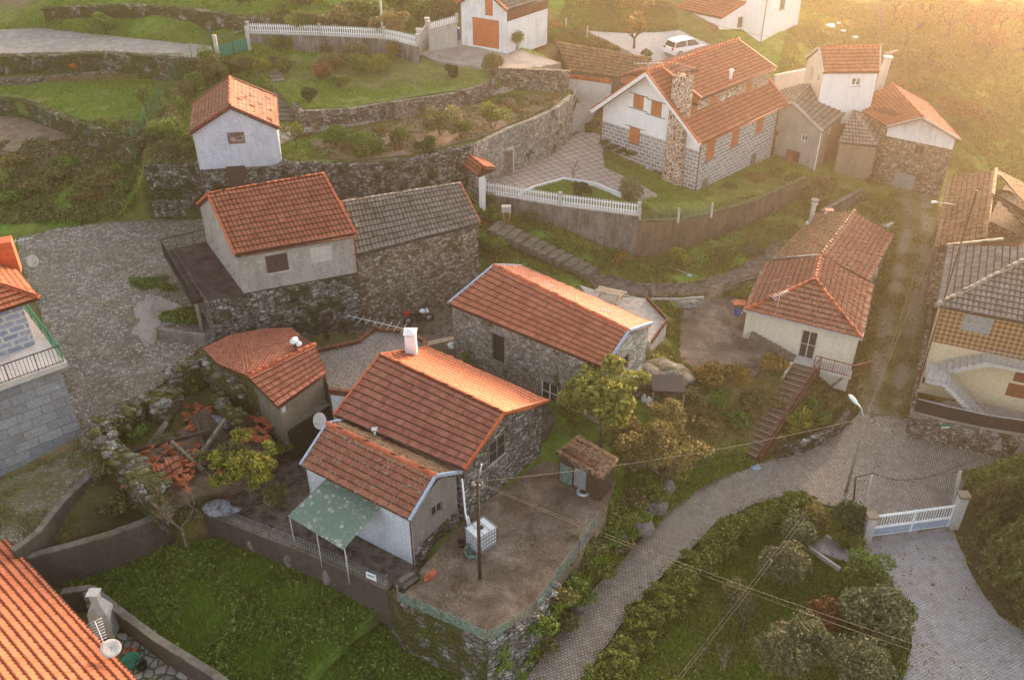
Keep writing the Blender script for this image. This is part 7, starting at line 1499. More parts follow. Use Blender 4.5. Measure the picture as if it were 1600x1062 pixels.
# moss strip hanging plant on block wall
p_ = [(950, 218), (962, 225), (975, 232), (990, 236)]
T = thing('climbing_shrub', 'dark espaliered shrub trained across the grey block gable', 'shrub', P(935.6, 245, 7)); L = []
for x, y in p_: u, z = ray_wall(BL, FL, x, y+5); q = Vector((BL.x, BL.y, 0))+gt3*u+go_*.3; L.append(ellip((q.x, q.y, z), (.75, .3, .38), 420, lumps=5, lr=.5))
v, f, rn = leafmesh(np.concatenate(L), .14); mesh_np('foliage', v, f, 'leaf_dark', T, rn); m = MB(); u, z = ray_wall(BL, FL, 952, 225); q = Vector((BL.x, BL.y, 0))+gt3*u+go_*.25; m.tube([V(q.x, q.y, 6.8), V(q.x, q.y, z)], .04, 5); m.build('stem', 'bark', T)
for x, y in ((950, 250), (962, 256), (975, 262), (984, 266), (996, 272)): bush('potted_plant', 'small plant in the narrow bed along the block house gable', x, y, (.3, .25, .25), 160, 'leaf_lime', .12, group='plants along the gable', stem=False, cat='plant')

# ---------------------------------------------------------------- ground cover
def sample(px, n, z=None):
    pts = [P(*q) for q in px]; poly = [(p.x, p.y) for p in pts]; A = np.array(poly); lo_, hi = A.min(0), A.max(0); out = []; c = 0
    while c < n:
        q = RNG.uniform(lo_, hi, (n*2, 2)); q = q[inpoly(q, poly)]; out.append(q); c += len(q)
    q = np.concatenate(out)[:n]; 
    return q
def tufts(name, px, n, mat, h=.22, w=.035, blades=3, sparse=.0, kind='grass', excl=True):
    q = sample(px, n)
    if sparse: nv_ = np.array([noise.noise(Vector((x*.6, y*.6, 3))) for x, y in q]); q = q[nv_ > sparse-.35]
    if excl:
        for nm, mt, poly, f, _ in REG:
            if mt in ('ground_cover', 'grass_short', 'lane_track'): continue
            q = q[~inpoly(q, poly)]
    z = ground(q); m_ = len(q)*blades; b = np.repeat(np.concatenate([q, z[:, None]], 1), blades, 0)+RNG.normal(size=(m_, 3))*[.09, .09, 0]; a = RNG.uniform(0, 2*np.pi, m_); s_ = np.stack([np.cos(a), np.sin(a), np.zeros(m_)], 1)*w
    t = b+RNG.normal(size=(m_, 3))*[h*.4, h*.4, 0]+np.array([0, 0, 1])*(h*RNG.uniform(.5, 1.2, m_))[:, None]; b[:, 2] -= .05
    v = np.stack([b-s_, b+s_, t], 1).reshape(-1, 3); f = np.arange(3*m_).reshape(-1, 3); o = mesh_np(name, v, f, mat, None, np.repeat(RNG.uniform(0, 1, m_), 3)); tag(o, kind='stuff'); return o
def weeds(name, px, n, mat, ls=.2, hz=.12, sparse=0, regs=('ground_cover', 'grass_short', 'soil', 'lane_track')):
    q = sample(px, n); nv_ = np.array([noise.noise(Vector((x*.5, y*.5, 8))) for x, y in q]); q = q[nv_ > sparse-.3]
    if regs is not None:
        for nm, mt, poly, f, _ in REG:
            if mt not in regs: q = q[~inpoly(q, poly)]
    c = np.concatenate([q, (ground(q)+RNG.uniform(0, hz, len(q)))[:, None]], 1); v, f, rn = leafmesh(c, ls, .2, .6); o = mesh_np(name, v, f, mat, None, rn); tag(o, kind='stuff'); return o
LL = [(85, 905, 1), (240, 860, 1), (346, 842, 1), (480, 890, 1), (600, 930, .9), (640, 950, -.3), (760, 1020, -.4), (800, 1080, -.4), (780, 1130, -.5), (300, 1130, .5), (330, 1062, .6)]
tufts('grass', LL, 42000, 'grass_blade', .16, .03, 3); weeds('ground_cover', LL, 26000, 'leaf_green', .15, .14, .1); weeds('ground_cover', LL, 9000, 'leaf_lime', .26, .12, .42); weeds('fallen_leaves', LL, 2500, 'litter_leaf', .1, .1, .3)
BKp = [(800, 1100, 0), (838, 968, 3), (905, 870, 3), (950, 800, 3), (965, 745, 3), (1010, 700, 3), (1060, 720, 1.5), (1150, 700, 1), (1180, 725, 0), (1085, 765, 0), (985, 858, 0), (870, 992, 0)]
tufts('grass', BKp, 14000, 'grass_blade', .22, .035, 3); weeds('ground_cover', BKp, 12000, 'leaf_green', .17, .2, .05)
RG = [(905, 1080, 0), (1060, 880, 0), (1200, 790, 0), (1345, 800, 0), (1345, 890, 0), (1420, 1000, 0), (1400, 1120, -.5), (880, 1150, -.5)]
tufts('grass', RG, 30000, 'grass_blade', .2, .035, 3); weeds('ground_cover', RG, 12000, 'leaf_olive', .17, .15, .1); weeds('fallen_leaves', RG, 5000, 'litter_leaf', .13, .12, .1)
MD = [(700, 330, 6.5), (800, 330, 6), (1000, 345, 5), (1260, 300, 4.5), (1400, 300, 3.5), (1400, 400, 2.5), (1350, 600, 1), (1200, 730, .5), (960, 760, 2.5), (870, 640, 3.2), (900, 450, 3.6), (720, 440, 4.5)]
tufts('grass', MD, 40000, 'grass_olive', .2, .035, 3, .15); weeds('ground_cover', MD, 20000, 'leaf_olive', .18, .15, .1)
LN = [(1338, 640, .1), (1352, 560, .9), (1400, 375, 2.6), (1392, 300, 3.2), (1465, 296, 3.2), (1462, 400, 2.3), (1424, 650, .1)]
tufts('grass', LN, 12000, 'grass_olive', .10, .03, 3, .35); weeds('fallen_leaves', LN, 2500, 'litter_leaf', .10, .02)
UL = [(0, 0, 15), (-40, 140, 11), (-40, 345, 6.5), (225, 350, 6.5), (300, 330, 7), (330, 260, 10.5), (700, 240, 10.6), (900, 150, 11), (890, 100, 12), (700, 0, 15)]
tufts('grass', UL, 80000, 'grass_blade', .15, .035, 3, .05); weeds('ground_cover', [(-40, 225, 9.3), (200, 220, 9), (310, 240, 9), (320, 330, 7), (180, 346, 6.5), (-40, 350, 6.3)], 15000, 'leaf_olive', .2, .25, .05)
weeds('ground_cover', [(460, 200, 10.7), (780, 160, 10.9), (880, 150, 10.9), (800, 198, 10.7), (640, 248, 10.6), (450, 252, 10.6)], 7000, 'leaf_brown', .16, .15, .1)
FR_ = [(1212, 130, 9), (1240, 0, 12), (1700, 0, 12), (1800, 330, 3.5), (1500, 300, 3.3), (1400, 130, 6)]
tufts('grass', FR_, 50000, 'grass_olive', .22, .045, 3, .05); weeds('ground_cover', FR_, 12000, 'leaf_autumn', .2, .2, .25)
tufts('grass', [(860, 60, 12), (900, 0, 14), (1060, -20, 15), (1060, 60, 12), (1020, 110, 10.5), (900, 120, 10.5)], 14000, 'grass_olive', .2, .04, 3)
HL = [(762, 296, 7), (1000, 336, 6.3), (1262, 292, 5), (1262, 262, 5), (1000, 250, 6.5)]
tufts('grass', HL, 14000, 'grass_blade', .12, .03, 3)
tufts('grass', [(-40, 790, 4), (128, 700, 4.5), (166, 705, 4.5), (90, 830, 3.8), (-40, 900, 3.5)], 3000, 'grass_olive', .09, .03, 3, .3, excl=False)
tufts('grass', [(30, 372, 6), (320, 340, 6.4), (320, 400, 6.2), (250, 598, 5), (128, 700, 4.5), (60, 480, 5.5)], 6000, 'grass_olive', .06, .025, 3, .42, excl=False)
YD = [(660, 905, 3), (735, 800, 3), (850, 722, 3), (960, 755, 3), (905, 868, 3), (838, 965, 3), (762, 1006, 3), (690, 968, 3)]
weeds('fallen_leaves', YD, 1600, 'litter_leaf', .10, .01, .2, None); weeds('fallen_leaves', [(1352, 842, 0), (1487, 822, 0), (1600, 985, 0), (1700, 1150, 0), (1400, 1150, 0), (1420, 950, 0)], 900, 'litter_leaf', .12, .01, .1, None)
weeds('fallen_leaves', [(820, 1066, 0), (985, 860, 0), (1200, 720, 0), (1424, 660, 0), (1500, 760, 0), (1180, 786, 0), (905, 1066, 0)], 500, 'litter_leaf', .10, .01, .1, None)
weeds('ground_cover', YD, 1500, 'leaf_olive', .08, .02, .35, None)

for nm, mt, poly, f, _ in REG:      # ragged green edges where paving and soil meet
    if mt in ('ground_cover', 'patio_paving', 'light_concrete', 'stone_flags') or nm == 'terrace': continue
    A = np.array(poly); n_ = len(A)*16; i = RNG.integers(0, len(A), n_); q = A[i]+(A[(i+1) % len(A)]-A[i])*RNG.uniform(0, 1, (n_, 1))+RNG.normal(size=(n_, 2))*.16
    keep = np.array([noise.noise(Vector((x*.7, y*.7, 4))) for x, y in q]) > -.12; q = q[keep]
    c = np.concatenate([q, (ground(q)+RNG.uniform(0, .09, len(q)))[:, None]], 1); v, f2, rn = leafmesh(c, .15, .6, .35); tag(mesh_np('grass', v, f2, 'grass_olive', None, rn), kind='stuff')
# ---------------------------------------------------------------- ruin
def rockwall(name, label, pts, th=.8, n=60, r=.28, mats=('rubble_mossy',), seed=0):
    """tumbled rubble wall: a rough core with many loose stones heaped on it (picture point, top z, bottom z)"""
    T, f_, b_ = wallrun(name, label, 'wall', pts, mats[0], th, .25)
    for k, mt in enumerate(('ruin_rock', 'ruin_rock')):
        m = MB()
        for i in range(n):
            j = random.randint(0, len(f_)-1); p = lerp(f_[j], b_[j], random.uniform(-.15, 1.1))+V(random.uniform(-.2, .2), random.uniform(-.2, .2), random.uniform(-.25, .1)-(random.random() < .35)*random.uniform(0, 1.2))
            if p.z < pts[0][3]: continue
            m.rock(p, r*random.uniform(.35, 1.05), i+seed+99*k, 0, (1.25, .9, .6))
        m.build('loose_stones' if False else 'stonework', mt, T)
    return T
for nm, mt, poly in (('ground', 'yard_dirt', None),):
    pass
rockwall('ruined_wall', 'collapsed mossy rubble wall of the ruin facing the cobbled square', [(150, 672, 5.9, 3.8), (190, 650, 5.8, 3.8), (225, 628, 5.7, 3.8), (255, 640, 5.6, 3.8), (275, 610, 5.6, 3.8)], .9, 90, .30)
rockwall('ruined_wall', 'lower mossy rubble wall of the ruin running down towards the brambles', [(152, 690, 5.8, 3.2), (185, 722, 5.6, 3.0), (212, 750, 5.4, 2.8), (240, 768, 5.2, 2.6)], .8, 70, .28, seed=7)
rockwall('ruined_wall', 'standing mossy stone corner of the ruin against the low house', [(262, 585, 6.2, 3.8), (290, 572, 6.4, 3.8), (316, 560, 6.4, 3.8), (345, 585, 6.3, 3.8), (375, 600, 6.2, 3.8)], .6, 90, .26, seed=17)
rockwall('ruined_wall', 'inner broken stone wall beside the dark doorway of the ruin', [(330, 622, 5.2, 3.6), (352, 640, 5.4, 3.6), (372, 652, 5.3, 3.6)], .5, 30, .22, seed=27)
T = thing('ruin_floor', 'earth and rubble floor inside the roofless ruin', 'rubble', P(300, 690, 3.9)); m = MB(); g = [P(a, b, 3.9) for a, b in ((165, 680), (270, 620), (360, 620), (430, 690), (400, 720), (250, 780), (210, 745))]
i0 = m.vs(g); j0 = m.vs([p-V(0, 0, 1.6) for p in g]); m.f.append(tuple(range(i0+6, i0-1, -1))); m.f += [(j0+k, i0+k, i0+(k+1) % 7, j0+(k+1) % 7) for k in range(7)]; m.build('floor', 'soil', T)
m = MB()
for i in range(90):
    k_ = random.random(); p = P(random.uniform(225, 420), random.uniform(640, 740), 3.95); m.rock(p, random.uniform(.08, .26), i, 1)
m.build('rubble', 'ruin_rock', T)['kind'] = 'stuff'
def plank(label, a, b, za, zb, w_, h_, mat='old_wood', name='beam', g='fallen beams in the ruin', cat='beam'):
    T = thing(name, label, cat, P(*a, za), g); m = MB(); m.beam(P(*a, za), P(*b, zb), w_, h_); m.build('timber', mat, T)
for a, b, za, zb in (((205, 706), (330, 672), 4.5, 4.9), ((250, 720), (365, 700), 4.3, 4.6), ((300, 730), (352, 655), 4.2, 5.2), ((318, 735), (268, 690), 4.2, 5.0), ((230, 700), (260, 660), 4.3, 5.6), ((345, 690), (390, 655), 4.3, 4.8), ((262, 742), (340, 715), 4.2, 4.4), ((305, 650), (330, 745), 5.0, 4.1)):
    plank('weathered grey roof beam lying across the rubble of the ruin', a, b, za, zb, .18, .2, 'dark_wood' if a[0] % 2 else 'old_wood')
T = thing('board', 'broken dark plank door lying slanted in the ruin', 'plank panel', P(325, 680, 4.2)); m = MB(); a, b, c, d = P(296, 652, 5.0), P(322, 640, 5.1), P(362, 690, 4.2), P(332, 708, 4.2); m.hexa([d, c, b, a], [q+V(0, 0, .08) for q in (d, c, b, a)]); m.build('panel', 'dark_wood', T)
T = thing('tarp', 'crumpled blue grey plastic sheet on the ruin rubble', 'tarp', P(335, 655, 4.2)); m = MB(); m.rock(P(338, 660, 4.4), .75, 5, 2, (1, .8, .35)); m.build('sheet', 'tarp', T)
T = thing('tarp', 'crumpled grey tarpaulin on the wall corner under the yellow green tree', 'tarp', P(343, 798, 2.6)); m = MB(); m.rock(P(343, 795, 2.9), .75, 8, 2, (1.2, .7, .3)); m.build('sheet', 'tarp', T)
for i in range(170):
    k_ = random.random()
    if i < 90: x, y, z = random.gauss(268, 26), random.gauss(728, 18), 4.1+random.uniform(0, .5)
    elif i < 130: x, y, z = random.uniform(290, 330), random.uniform(632, 670), 4.3
    else: x, y, z = random.uniform(375, 425), random.uniform(650, 690), 4.4
    T = thing('roof_tile', 'broken orange roof tile lying in the rubble of the ruin', 'tile', P(x, y, z), 'broken roof tiles in the ruin'); m = MB(); q = P(x, y, z); rz = random.uniform(0, 3)
    from mathutils import Euler
    m.box(q+V(0, 0, .05), (.26, .42, .04), 0, Euler((random.uniform(-.6, .6), random.uniform(-.6, .6), rz))); m.box(q+V(0, 0, .09), (.05, .42, .05), 0, Euler((random.uniform(-.2, .2), 0, rz))); m.build('tile', 'clay', T)
T = thing('roof_remnant', 'patch of old orange tiles still in rows on the ruin wall end', 'roof', P(250, 755, 4.5)); roof(T, P(240, 766, 4.5), P(288, 738, 4.6), P(278, 712, 5.0), P(232, 735, 4.9), 'tile_orange', 'barrel', wob=.18)

for x, y, r, m_, l in ((300, 620, .8, 'leaf_green', 'dark green bramble growing inside the ruin near its doorway'), (345, 735, 1.1, 'leaf_olive', 'dense bush spilling over the front of the ruin'), (215, 690, .7, 'leaf_green', 'low ivy mound inside the left wall of the ruin'), (178, 745, .9, 'leaf_olive', 'ivy hanging on the outer lower wall of the ruin')):
    bush('ruin_shrub', l, x, y, (r*1.3, r, r*.7), 1900*r, m_, .15, z=4.1)
# ---------------------------------------------------------------- furniture of the place
def at(px, py, z): return P(px, py, z)
# water tank in cage
q = P(752, 850, 3.0); T = thing('water_tank', 'white plastic cube water tank in a metal cage on the dirt yard', 'tank', q); rz = .72
def loc(x, y, z, q=q, rz=rz): return V(q.x+x*math.cos(rz)-y*math.sin(rz), q.y+x*math.sin(rz)+y*math.cos(rz), q.z+z)
m = MB(); m.hexa([loc(x, y, .16) for x, y in ((-.56, -.46), (.56, -.46), (.56, .46), (-.56, .46))], [loc(x, y, 1.12) for x, y in ((-.56, -.46), (.56, -.46), (.56, .46), (-.56, .46))]); m.build('container', 'white_plastic', T)
m = MB()
for z in (.18, .42, .66, .9, 1.14):
    r_ = [loc(x, y, z) for x, y in ((-.6, -.5), (.6, -.5), (.6, .5), (-.6, .5))]; [m.beam(r_[k], r_[(k+1) % 4], .035, .035) for k in range(4)]
for x in np.linspace(-.6, .6, 8):
    for y in (-.5, .5): m.beam(loc(x, y, .1), loc(x, y, 1.15), .028, .028)
for y in np.linspace(-.5, .5, 6):
    for x in (-.6, .6): m.beam(loc(x, y, .1), loc(x, y, 1.15), .028, .028)
m.beam(loc(-.2, -.5, 1.17), loc(-.2, .5, 1.17), .04, .03); m.beam(loc(.2, -.5, 1.17), loc(.2, .5, 1.17), .04, .03); m.build('cage', 'grey_metal', T)
m = MB(); m.lathe(loc(0, 0, 1.12), [(.13, 0), (.13, .06), (0, .07)], 12); m.build('cap', 'black_rubber', T); m = MB(); m.hexa([loc(x, y, .0) for x, y in ((-.6, -.5), (.6, -.5), (.6, .5), (-.6, .5))], [loc(x, y, .12) for x, y in ((-.6, -.5), (.6, -.5), (.6, .5), (-.6, .5))]); m.build('pallet', 'grey_metal', T)
T = thing('washtub', 'round pale green tub on the ground beside the caged water tank', 'tub', P(739, 865, 3)); m = MB(); m.lathe(P(739, 865, 3.02), [(.0, .0), (.32, 0), (.40, .3), (.44, .3), (.44, .26), (.36, .0)], 18); m.build('tub', 'net_green', T)
T = thing('tyre', 'old black tyre lying in front of the tool shed', 'tyre', P(911, 768, 3)); m = MB(); c0 = P(911, 768, 3.12); m.tube([c0+V(.28*math.cos(a), .28*math.sin(a), 0) for a in np.linspace(0, 2*math.pi, 17)], .1, 8, cap=False); m.build('tread', 'grey_metal', T)
for x, y, l in ((735, 852, 'black bucket by the stone gable and the water tank'),): T = thing('bucket', l, 'bucket', P(x, y, 3)); m = MB(); m.lathe(P(x-14, y, 3.0), [(0, 0), (.15, 0), (.2, .3), (.17, .3), (.13, .03)], 12); m.build('pail', 'black_rubber', T)
T = thing('downpipe', 'loose white pipe leaning from the gable to the water tank', 'pipe', P(735, 830, 3)); m = MB(); m.tube([P(722, 748, 6.0), P(727, 800, 4.3), P(738, 848, 3.3)], .05, 6); m.tube([P(731, 805, 4.1), P(741, 848, 3.2)], .05, 6); m.build('pipe', 'white_plastic', T)
T = thing('brick_stack', 'small stack of orange tiles at the corner of the low wing', 'tiles', P(670, 902, 3)); m = MB()
for i in range(5): m.box(P(669, 903, 3.05)+V(.05*i, .03*i, .06*i), (.42, .3, .05), .5+.1*i)
m.build('tile', 'clay', T)
# poles
def pole(name, label, px, py, zb, top, r=.1, mat='old_wood', lean=(0, 0), cat='pole', cross=None):
    b = P(px, py, zb); lo_, hi_ = zb, zb+25
    for _ in range(40):
        md = (lo_+hi_)/2
        if proj((b.x+lean[0], b.y+lean[1], md))[1] > top: lo_ = md
        else: hi_ = md
    T = thing(name, label, cat, b); t_ = V(b.x+lean[0], b.y+lean[1], lo_); m = MB(); m.tube([b-V(0, 0, .4), t_], [r*1.1, r*.8], 8); m.build('shaft', mat, T); return T, t_
T1, tp1 = pole('utility_pole', 'dark wooden utility pole standing in the dirt yard beside the water tank', 750, 903, 3, 752, .085, 'dark_wood'); m = MB(); m.beam(tp1+V(-.25, 0, -.2), tp1+V(.25, 0, -.2), .06, .06)
for s_ in (-.2, .2): m.lathe(tp1+V(s_, 0, -.15), [(.05, 0), (.05, .1), (.02, .14)], 8)
m.build('crossarm', 'grey_metal', T1); m = MB(); m.tube([tp1-V(0, 0, .2), tp1+V(.2, .1, .9)], .035, 6); m.build('bracket', 'grey_metal', T1)
T2, tp2 = pole('street_lamp', 'concrete street lamp post with a curved arm at the road junction', 1322, 768, 0, 652, .08, 'concrete'); m = MB(); hd = P(1337, 628, tp2.z+.3); arm = [tp2-V(0, 0, .3), lerp(tp2, hd, .5)+V(0, 0, .1), hd]; m.tube(arm, .035, 7); m.build('arm', 'grey_metal', T2); m = MB(); dd = (arm[2]-arm[1]).normalized(); m.tube([hd-dd*.2, hd+dd*.1, hd+dd*.5, hd+dd*.62], [.06, .12, .10, .03], 10); m.build('lamp_head', 'white_plastic', T2)
T3, tp3 = pole('utility_pole', 'slim brown utility pole in front of the white cottage', 1323, 158, 8.3, 74, .1, 'old_wood', (.6, 0))
T4, tp4 = pole('utility_pole', 'leaning wooden pole beside the derelict house roof', 1484, 385, 2.8, 318, .08, 'dark_wood', (.6, .2)); T5 = thing('street_lamp', 'small white lamp head on the derelict house by the lane', 'street lamp', P(1468, 325, 7.4)); hd = P(1462, 316, 7.6); m = MB(); m.tube([hd, hd+V(1.6, .1, -.25)], .035, 6); m.build('arm', 'grey_metal', T5); m = MB(); m.tube([hd-V(.35, 0, -.02), hd-V(.25, 0, 0), hd+V(.1, 0, 0)], [.05, .13, .06], 10); m.build('lamp_head', 'white_plastic', T5)
pole('utility_pole', 'pale post standing by the white picket fence under the feathery tree', 600, 78, 12.6, 2, .12, 'light_concrete'); pole('lamp_post', 'small white topped post beside the car courtyard', 917, 62, 11.8, 40, .07, 'light_concrete'); pole('lamp_post', 'short concrete post left of the car courtyard gate', 884, 52, 12.2, 28, .08, 'light_concrete')
def cable(label, a, b, sag=.4, r=.009, mat='wire_black', group=None):
    T = thing('power_cable', label, 'cable', a, group); m = MB(); m.tube([lerp(a, b, k/14)-V(0, 0, sag*4*(k/14)*(1-k/14)) for k in range(15)], r, 4, cap=False); m.build('wire', mat, T)
cable('black cable from the yard pole across the wing roof to the low house', tp1, P(411, 518, 7.2), .5); cable('black cable running from the yard pole over the large red roof', tp1+V(.1, 0, 0), P(500, 610, 6.8), .4)
for i in range(2): cable('dark cable from the yard pole down across the sett road', tp1+V(.05*i, 0, -.1*i), P(1650, 1075+14*i, 6), .5, group='cables over the bottom garden')
for i in range(2): cable('pale cable crossing the bottom garden diagonally', P(1262, 795+10*i, 4.5), P(1045, 1075+8*i, 4.0), .1, .014, 'wire_pale', group='pale crossing cables')
cable('pale cable climbing the lane from the junction lamp', tp2, P(1480, 330, 8), .3, .014, 'wire_pale'); cable('second thin cable above the lane beside the derelict house', tp2, P(1490, 250, 10), .5, .015, 'wire_pale')
cable('thin cable along the lower road to the junction lamp', tp1, tp2, .5, .012, 'wire_pale'); cable('thin cable from the brown pole to the white houses', tp3, P(1100, 35, 13.5), .4, .015); cable('dark cable over the cobbled square to the terrace', P(168, 345, 9.5), P(262, 405, 8.6), .2, .015)
cable('clothes line from the cream house corner to a post in its yard', P(1180, 425, 5.6), P(1082, 545, 4.0), .05, .015, 'wire_pale')
# dishes and aerials
def dish(label, q, d, r=.45, arm_to=None):
    T = thing('satellite_dish', label, 'satellite dish', q); m = MB(); m.lathe(q, [(0, 0), (r*.5, r*.06), (r*.8, r*.17), (r, r*.28), (r*.99, r*.3), (r*.5, r*.1), (0, r*.05)], 20, axis=d); m.build('reflector', 'light_concrete', T)
    m = MB(); dn = Vector(d).normalized(); m.tube([q-dn*.02, q-dn*.25, (arm_to or q-dn*.25-V(0, 0, .5))], .025, 6); m.tube([q+V(0, 0, -r*.8), q+dn*r*1.0+V(0, 0, -.1)], .015, 5); m.box(q+dn*r*1.0+V(0, 0, -.1), (.08, .08, .1)); m.build('arm', 'grey_metal', T)
dish('white satellite dish on the left end of the low wing', P(502, 657, 6.3), (-.5, -.8, .5), .45); dish('grey satellite dish on the bottom left orange roof edge', P(173, 1014, 4.2), (.3, -.2, .9), .42); dish('small white dish on the railing of the balcony house', P(50, 408, 10.4), (.8, -.6, .3), .36)
def aerial(label, base, d, L=1.8, n=8, h=1.2, el=.45):
    T = thing('tv_aerial', label, 'aerial', base); d = Vector(d).normalized(); m = MB(); m.tube([base, base+V(0, 0, h)], .02, 6); m.build('mast', 'grey_metal', T); m = MB(); c0 = base+V(0, 0, h); m.tube([c0-d*L/2, c0+d*L/2], .015, 5); s_ = d.cross(V(0, 0, 1)).normalized()
    for i in range(n): p = c0+d*L*(i/(n-1)-.5); l = el*(1-.5*i/n); m.tube([p-s_*l, p+s_*l], .010, 4)
    m.build('boom', 'white_paint', T)
aerial('long tv aerial on a mast above the gravel flat roof', P(588, 516, 5.8), (-.95, .25, .1), 3.6, 9, .6, .6); aerial('small tv aerial above the cobbled square at the left edge', P(42, 400, 7), (.8, .3, .05), 1.3, 6, 1.2, .4); aerial('tv aerial on the front slope of the cream house roof', P(1207, 522, 3.8), (.8, .3, .2), 1.1, 7, 3.0, .35); aerial('tv aerial on the ridge end of the big block house', P(1012, 113, 14.2), (.9, .1, 0), 2.2, 8, .7, .3); aerial('white tv aerial at the far corner of the weathered orange roof', P(1386, 362, 5.7), (.6, .5, 0), 1.0, 6, .6, .35); aerial('tv aerial beside the leaning concrete chimney', P(1390, 98, 11), (.9, .2, .2), 1.0, 6, 1.0, .35); aerial('white tv aerial leaning on the yard pole base of the orange roof', P(160, 1000, 3.7), (.5, -.7, 0), 1.5, 10, .5, .3)
# red and white motorbike
q = P(655, 506, 4.1); T = thing('motorbike', 'black and white motorbike parked by the stone barn wall behind the flat roof', 'motorbike', q); bd = V(.93, .30, 0).normalized(); sd_ = V(-bd.y, bd.x, 0)
for s_ in (-.7, .7):
    w_ = thing if False else None; m = MB(); c0 = q+bd*s_+V(0, 0, .33); m.tube([c0+bd*.27*math.cos(a)+V(0, 0, .27*math.sin(a)) for a in np.linspace(0, 2*math.pi, 17)], .06, 6, cap=False); wh = m.build('wheel', 'black_rubber', T); m = MB(); m.lathe(c0-sd_*.03, [(0, 0), (.2, 0), (.2, .06), (0, .06)], 12, axis=sd_); m.build('rim', 'grey_metal', wh)
m = MB(); m.tube([q-bd*.65+V(0, 0, .75), q-bd*.2+V(0, 0, .78), q+bd*.1+V(0, 0, .85), q+bd*.4+V(0, 0, .95)], [.1, .14, .16, .08], 8); m.build('seat', 'black_rubber', T); m = MB(); m.tube([q+bd*.0+V(0, 0, .85), q+bd*.25+V(0, 0, .95), q+bd*.5+V(0, 0, .85)], [.1, .18, .1], 8); m.tube([q+bd*.45+V(0, 0, 1.0), q+bd*.62+V(0, 0, .8)], [.16, .12], 8); m.build('fairing', 'white_paint', T)
m = MB(); m.box(q+V(0, 0, .45), (.5, .3, .4), math.atan2(bd.y, bd.x)); m.tube([q-bd*.7+V(0, 0, .33), q+V(0, 0, .4), q+bd*.4+V(0, 0, .9)], .04, 6); m.tube([q+bd*.72+V(0, 0, .33), q+bd*.45+V(0, 0, 1.05)], .035, 6); m.build('frame', 'dark_metal', T); m = MB(); m.tube([q+bd*.42+sd_*.38+V(0, 0, 1.12), q+bd*.45+V(0, 0, 1.08), q+bd*.42-sd_*.38+V(0, 0, 1.12)], .02, 6); m.build('handlebar', 'dark_metal', T); m = MB(); m.box(q-bd*.75+V(0, 0, .92), (.3, .3, .22), math.atan2(bd.y, bd.x)); m.build('top_box', 'red_plastic', T)
# white car
q = P(1070, 84, 11.0); T = thing('parked_car', 'white hatchback car parked in the courtyard behind the big block house roof', 'car', q); cdx = V(.86, .5, 0).normalized(); cs = V(-cdx.y, cdx.x, 0)
def cpt(x, y, z): return q+cdx*x+cs*y+V(0, 0, z)
def loft(m, secs):
    i0 = len(m.v); n_ = len(secs[0])
    for s_ in secs: m.v += [tuple(cpt(*p)) for p in s_]
    for a in range(len(secs)-1):
        for k in range(n_): m.f.append((i0+a*n_+k, i0+a*n_+(k+1) % n_, i0+(a+1)*n_+(k+1) % n_, i0+(a+1)*n_+k))
    m.f.append(tuple(i0+k for k in reversed(range(n_)))); m.f.append(tuple(i0+(len(secs)-1)*n_+k for k in range(n_)))
m = MB(); prof_ = [(-2.05, .35, .75, .78), (-1.95, .28, .95, .84), (-1.2, .25, .95, .86), (0, .25, .92, .87), (1.1, .25, .9, .86), (1.8, .28, .78, .82), (2.05, .35, .6, .70)]
loft(m, [[(x, -w_, z0), (x, -w_-.02, (z0+z1)/2), (x, -w_*.93, z1), (x, w_*.93, z1), (x, w_+.02, (z0+z1)/2), (x, w_, z0)] for x, z0, z1, w_ in prof_]); m.build('body', 'car_white', T, smooth=False)
m = MB(); loft(m, [[(x, -w_, .9), (x+dx, -w2, z1), (x+dx, w2, z1), (x, w_, .9)] for x, dx, z1, w_, w2 in ((-1.95, .25, 1.35, .78, .62), (-1.2, .1, 1.45, .8, .64), (0, 0, 1.47, .8, .64), (1.05, -.6, 1.4, .8, .62))]); m.build('cabin', 'glass_dark', T)
m = MB(); loft(m, [[(x, -w_, z_), (x, -w_, z_+.05), (x, w_, z_+.05), (x, w_, z_)] for x, z_, w_ in ((-1.72, 1.36, .64), (-1.1, 1.45, .68), (0, 1.47, .68), (.45, 1.41, .64))])
for s_ in (-.68, .68):
    for x0, x1 in ((-1.95, -1.7), (-.5, -.45), (1.05, .45)): m.beam(cpt(x0, s_*1.16, .92), cpt(x1, s_*.94, 1.42), .07, .05)
m.build('roof', 'car_white', T)
for x in (-1.3, 1.3):
    for y in (-.82, .82):
        m = MB(); m.lathe(cpt(x, y-.1, .32), [(0, 0), (.32, 0), (.32, .2), (0, .2)], 16, axis=cs); wh = m.build('wheel', 'black_rubber', T); m = MB(); m.lathe(cpt(x, y-.115, .32), [(0, 0), (.2, 0), (.2, .23), (0, .23)], 12, axis=cs); m.build('rim', 'grey_metal', wh)
for y in (-.6, .6): m = MB(); m.box(cpt(-2.03, y, .82), (.08, .22, .2), math.atan2(cdx.y, cdx.x)); m.build('tail_lamp', 'red_plastic', T)
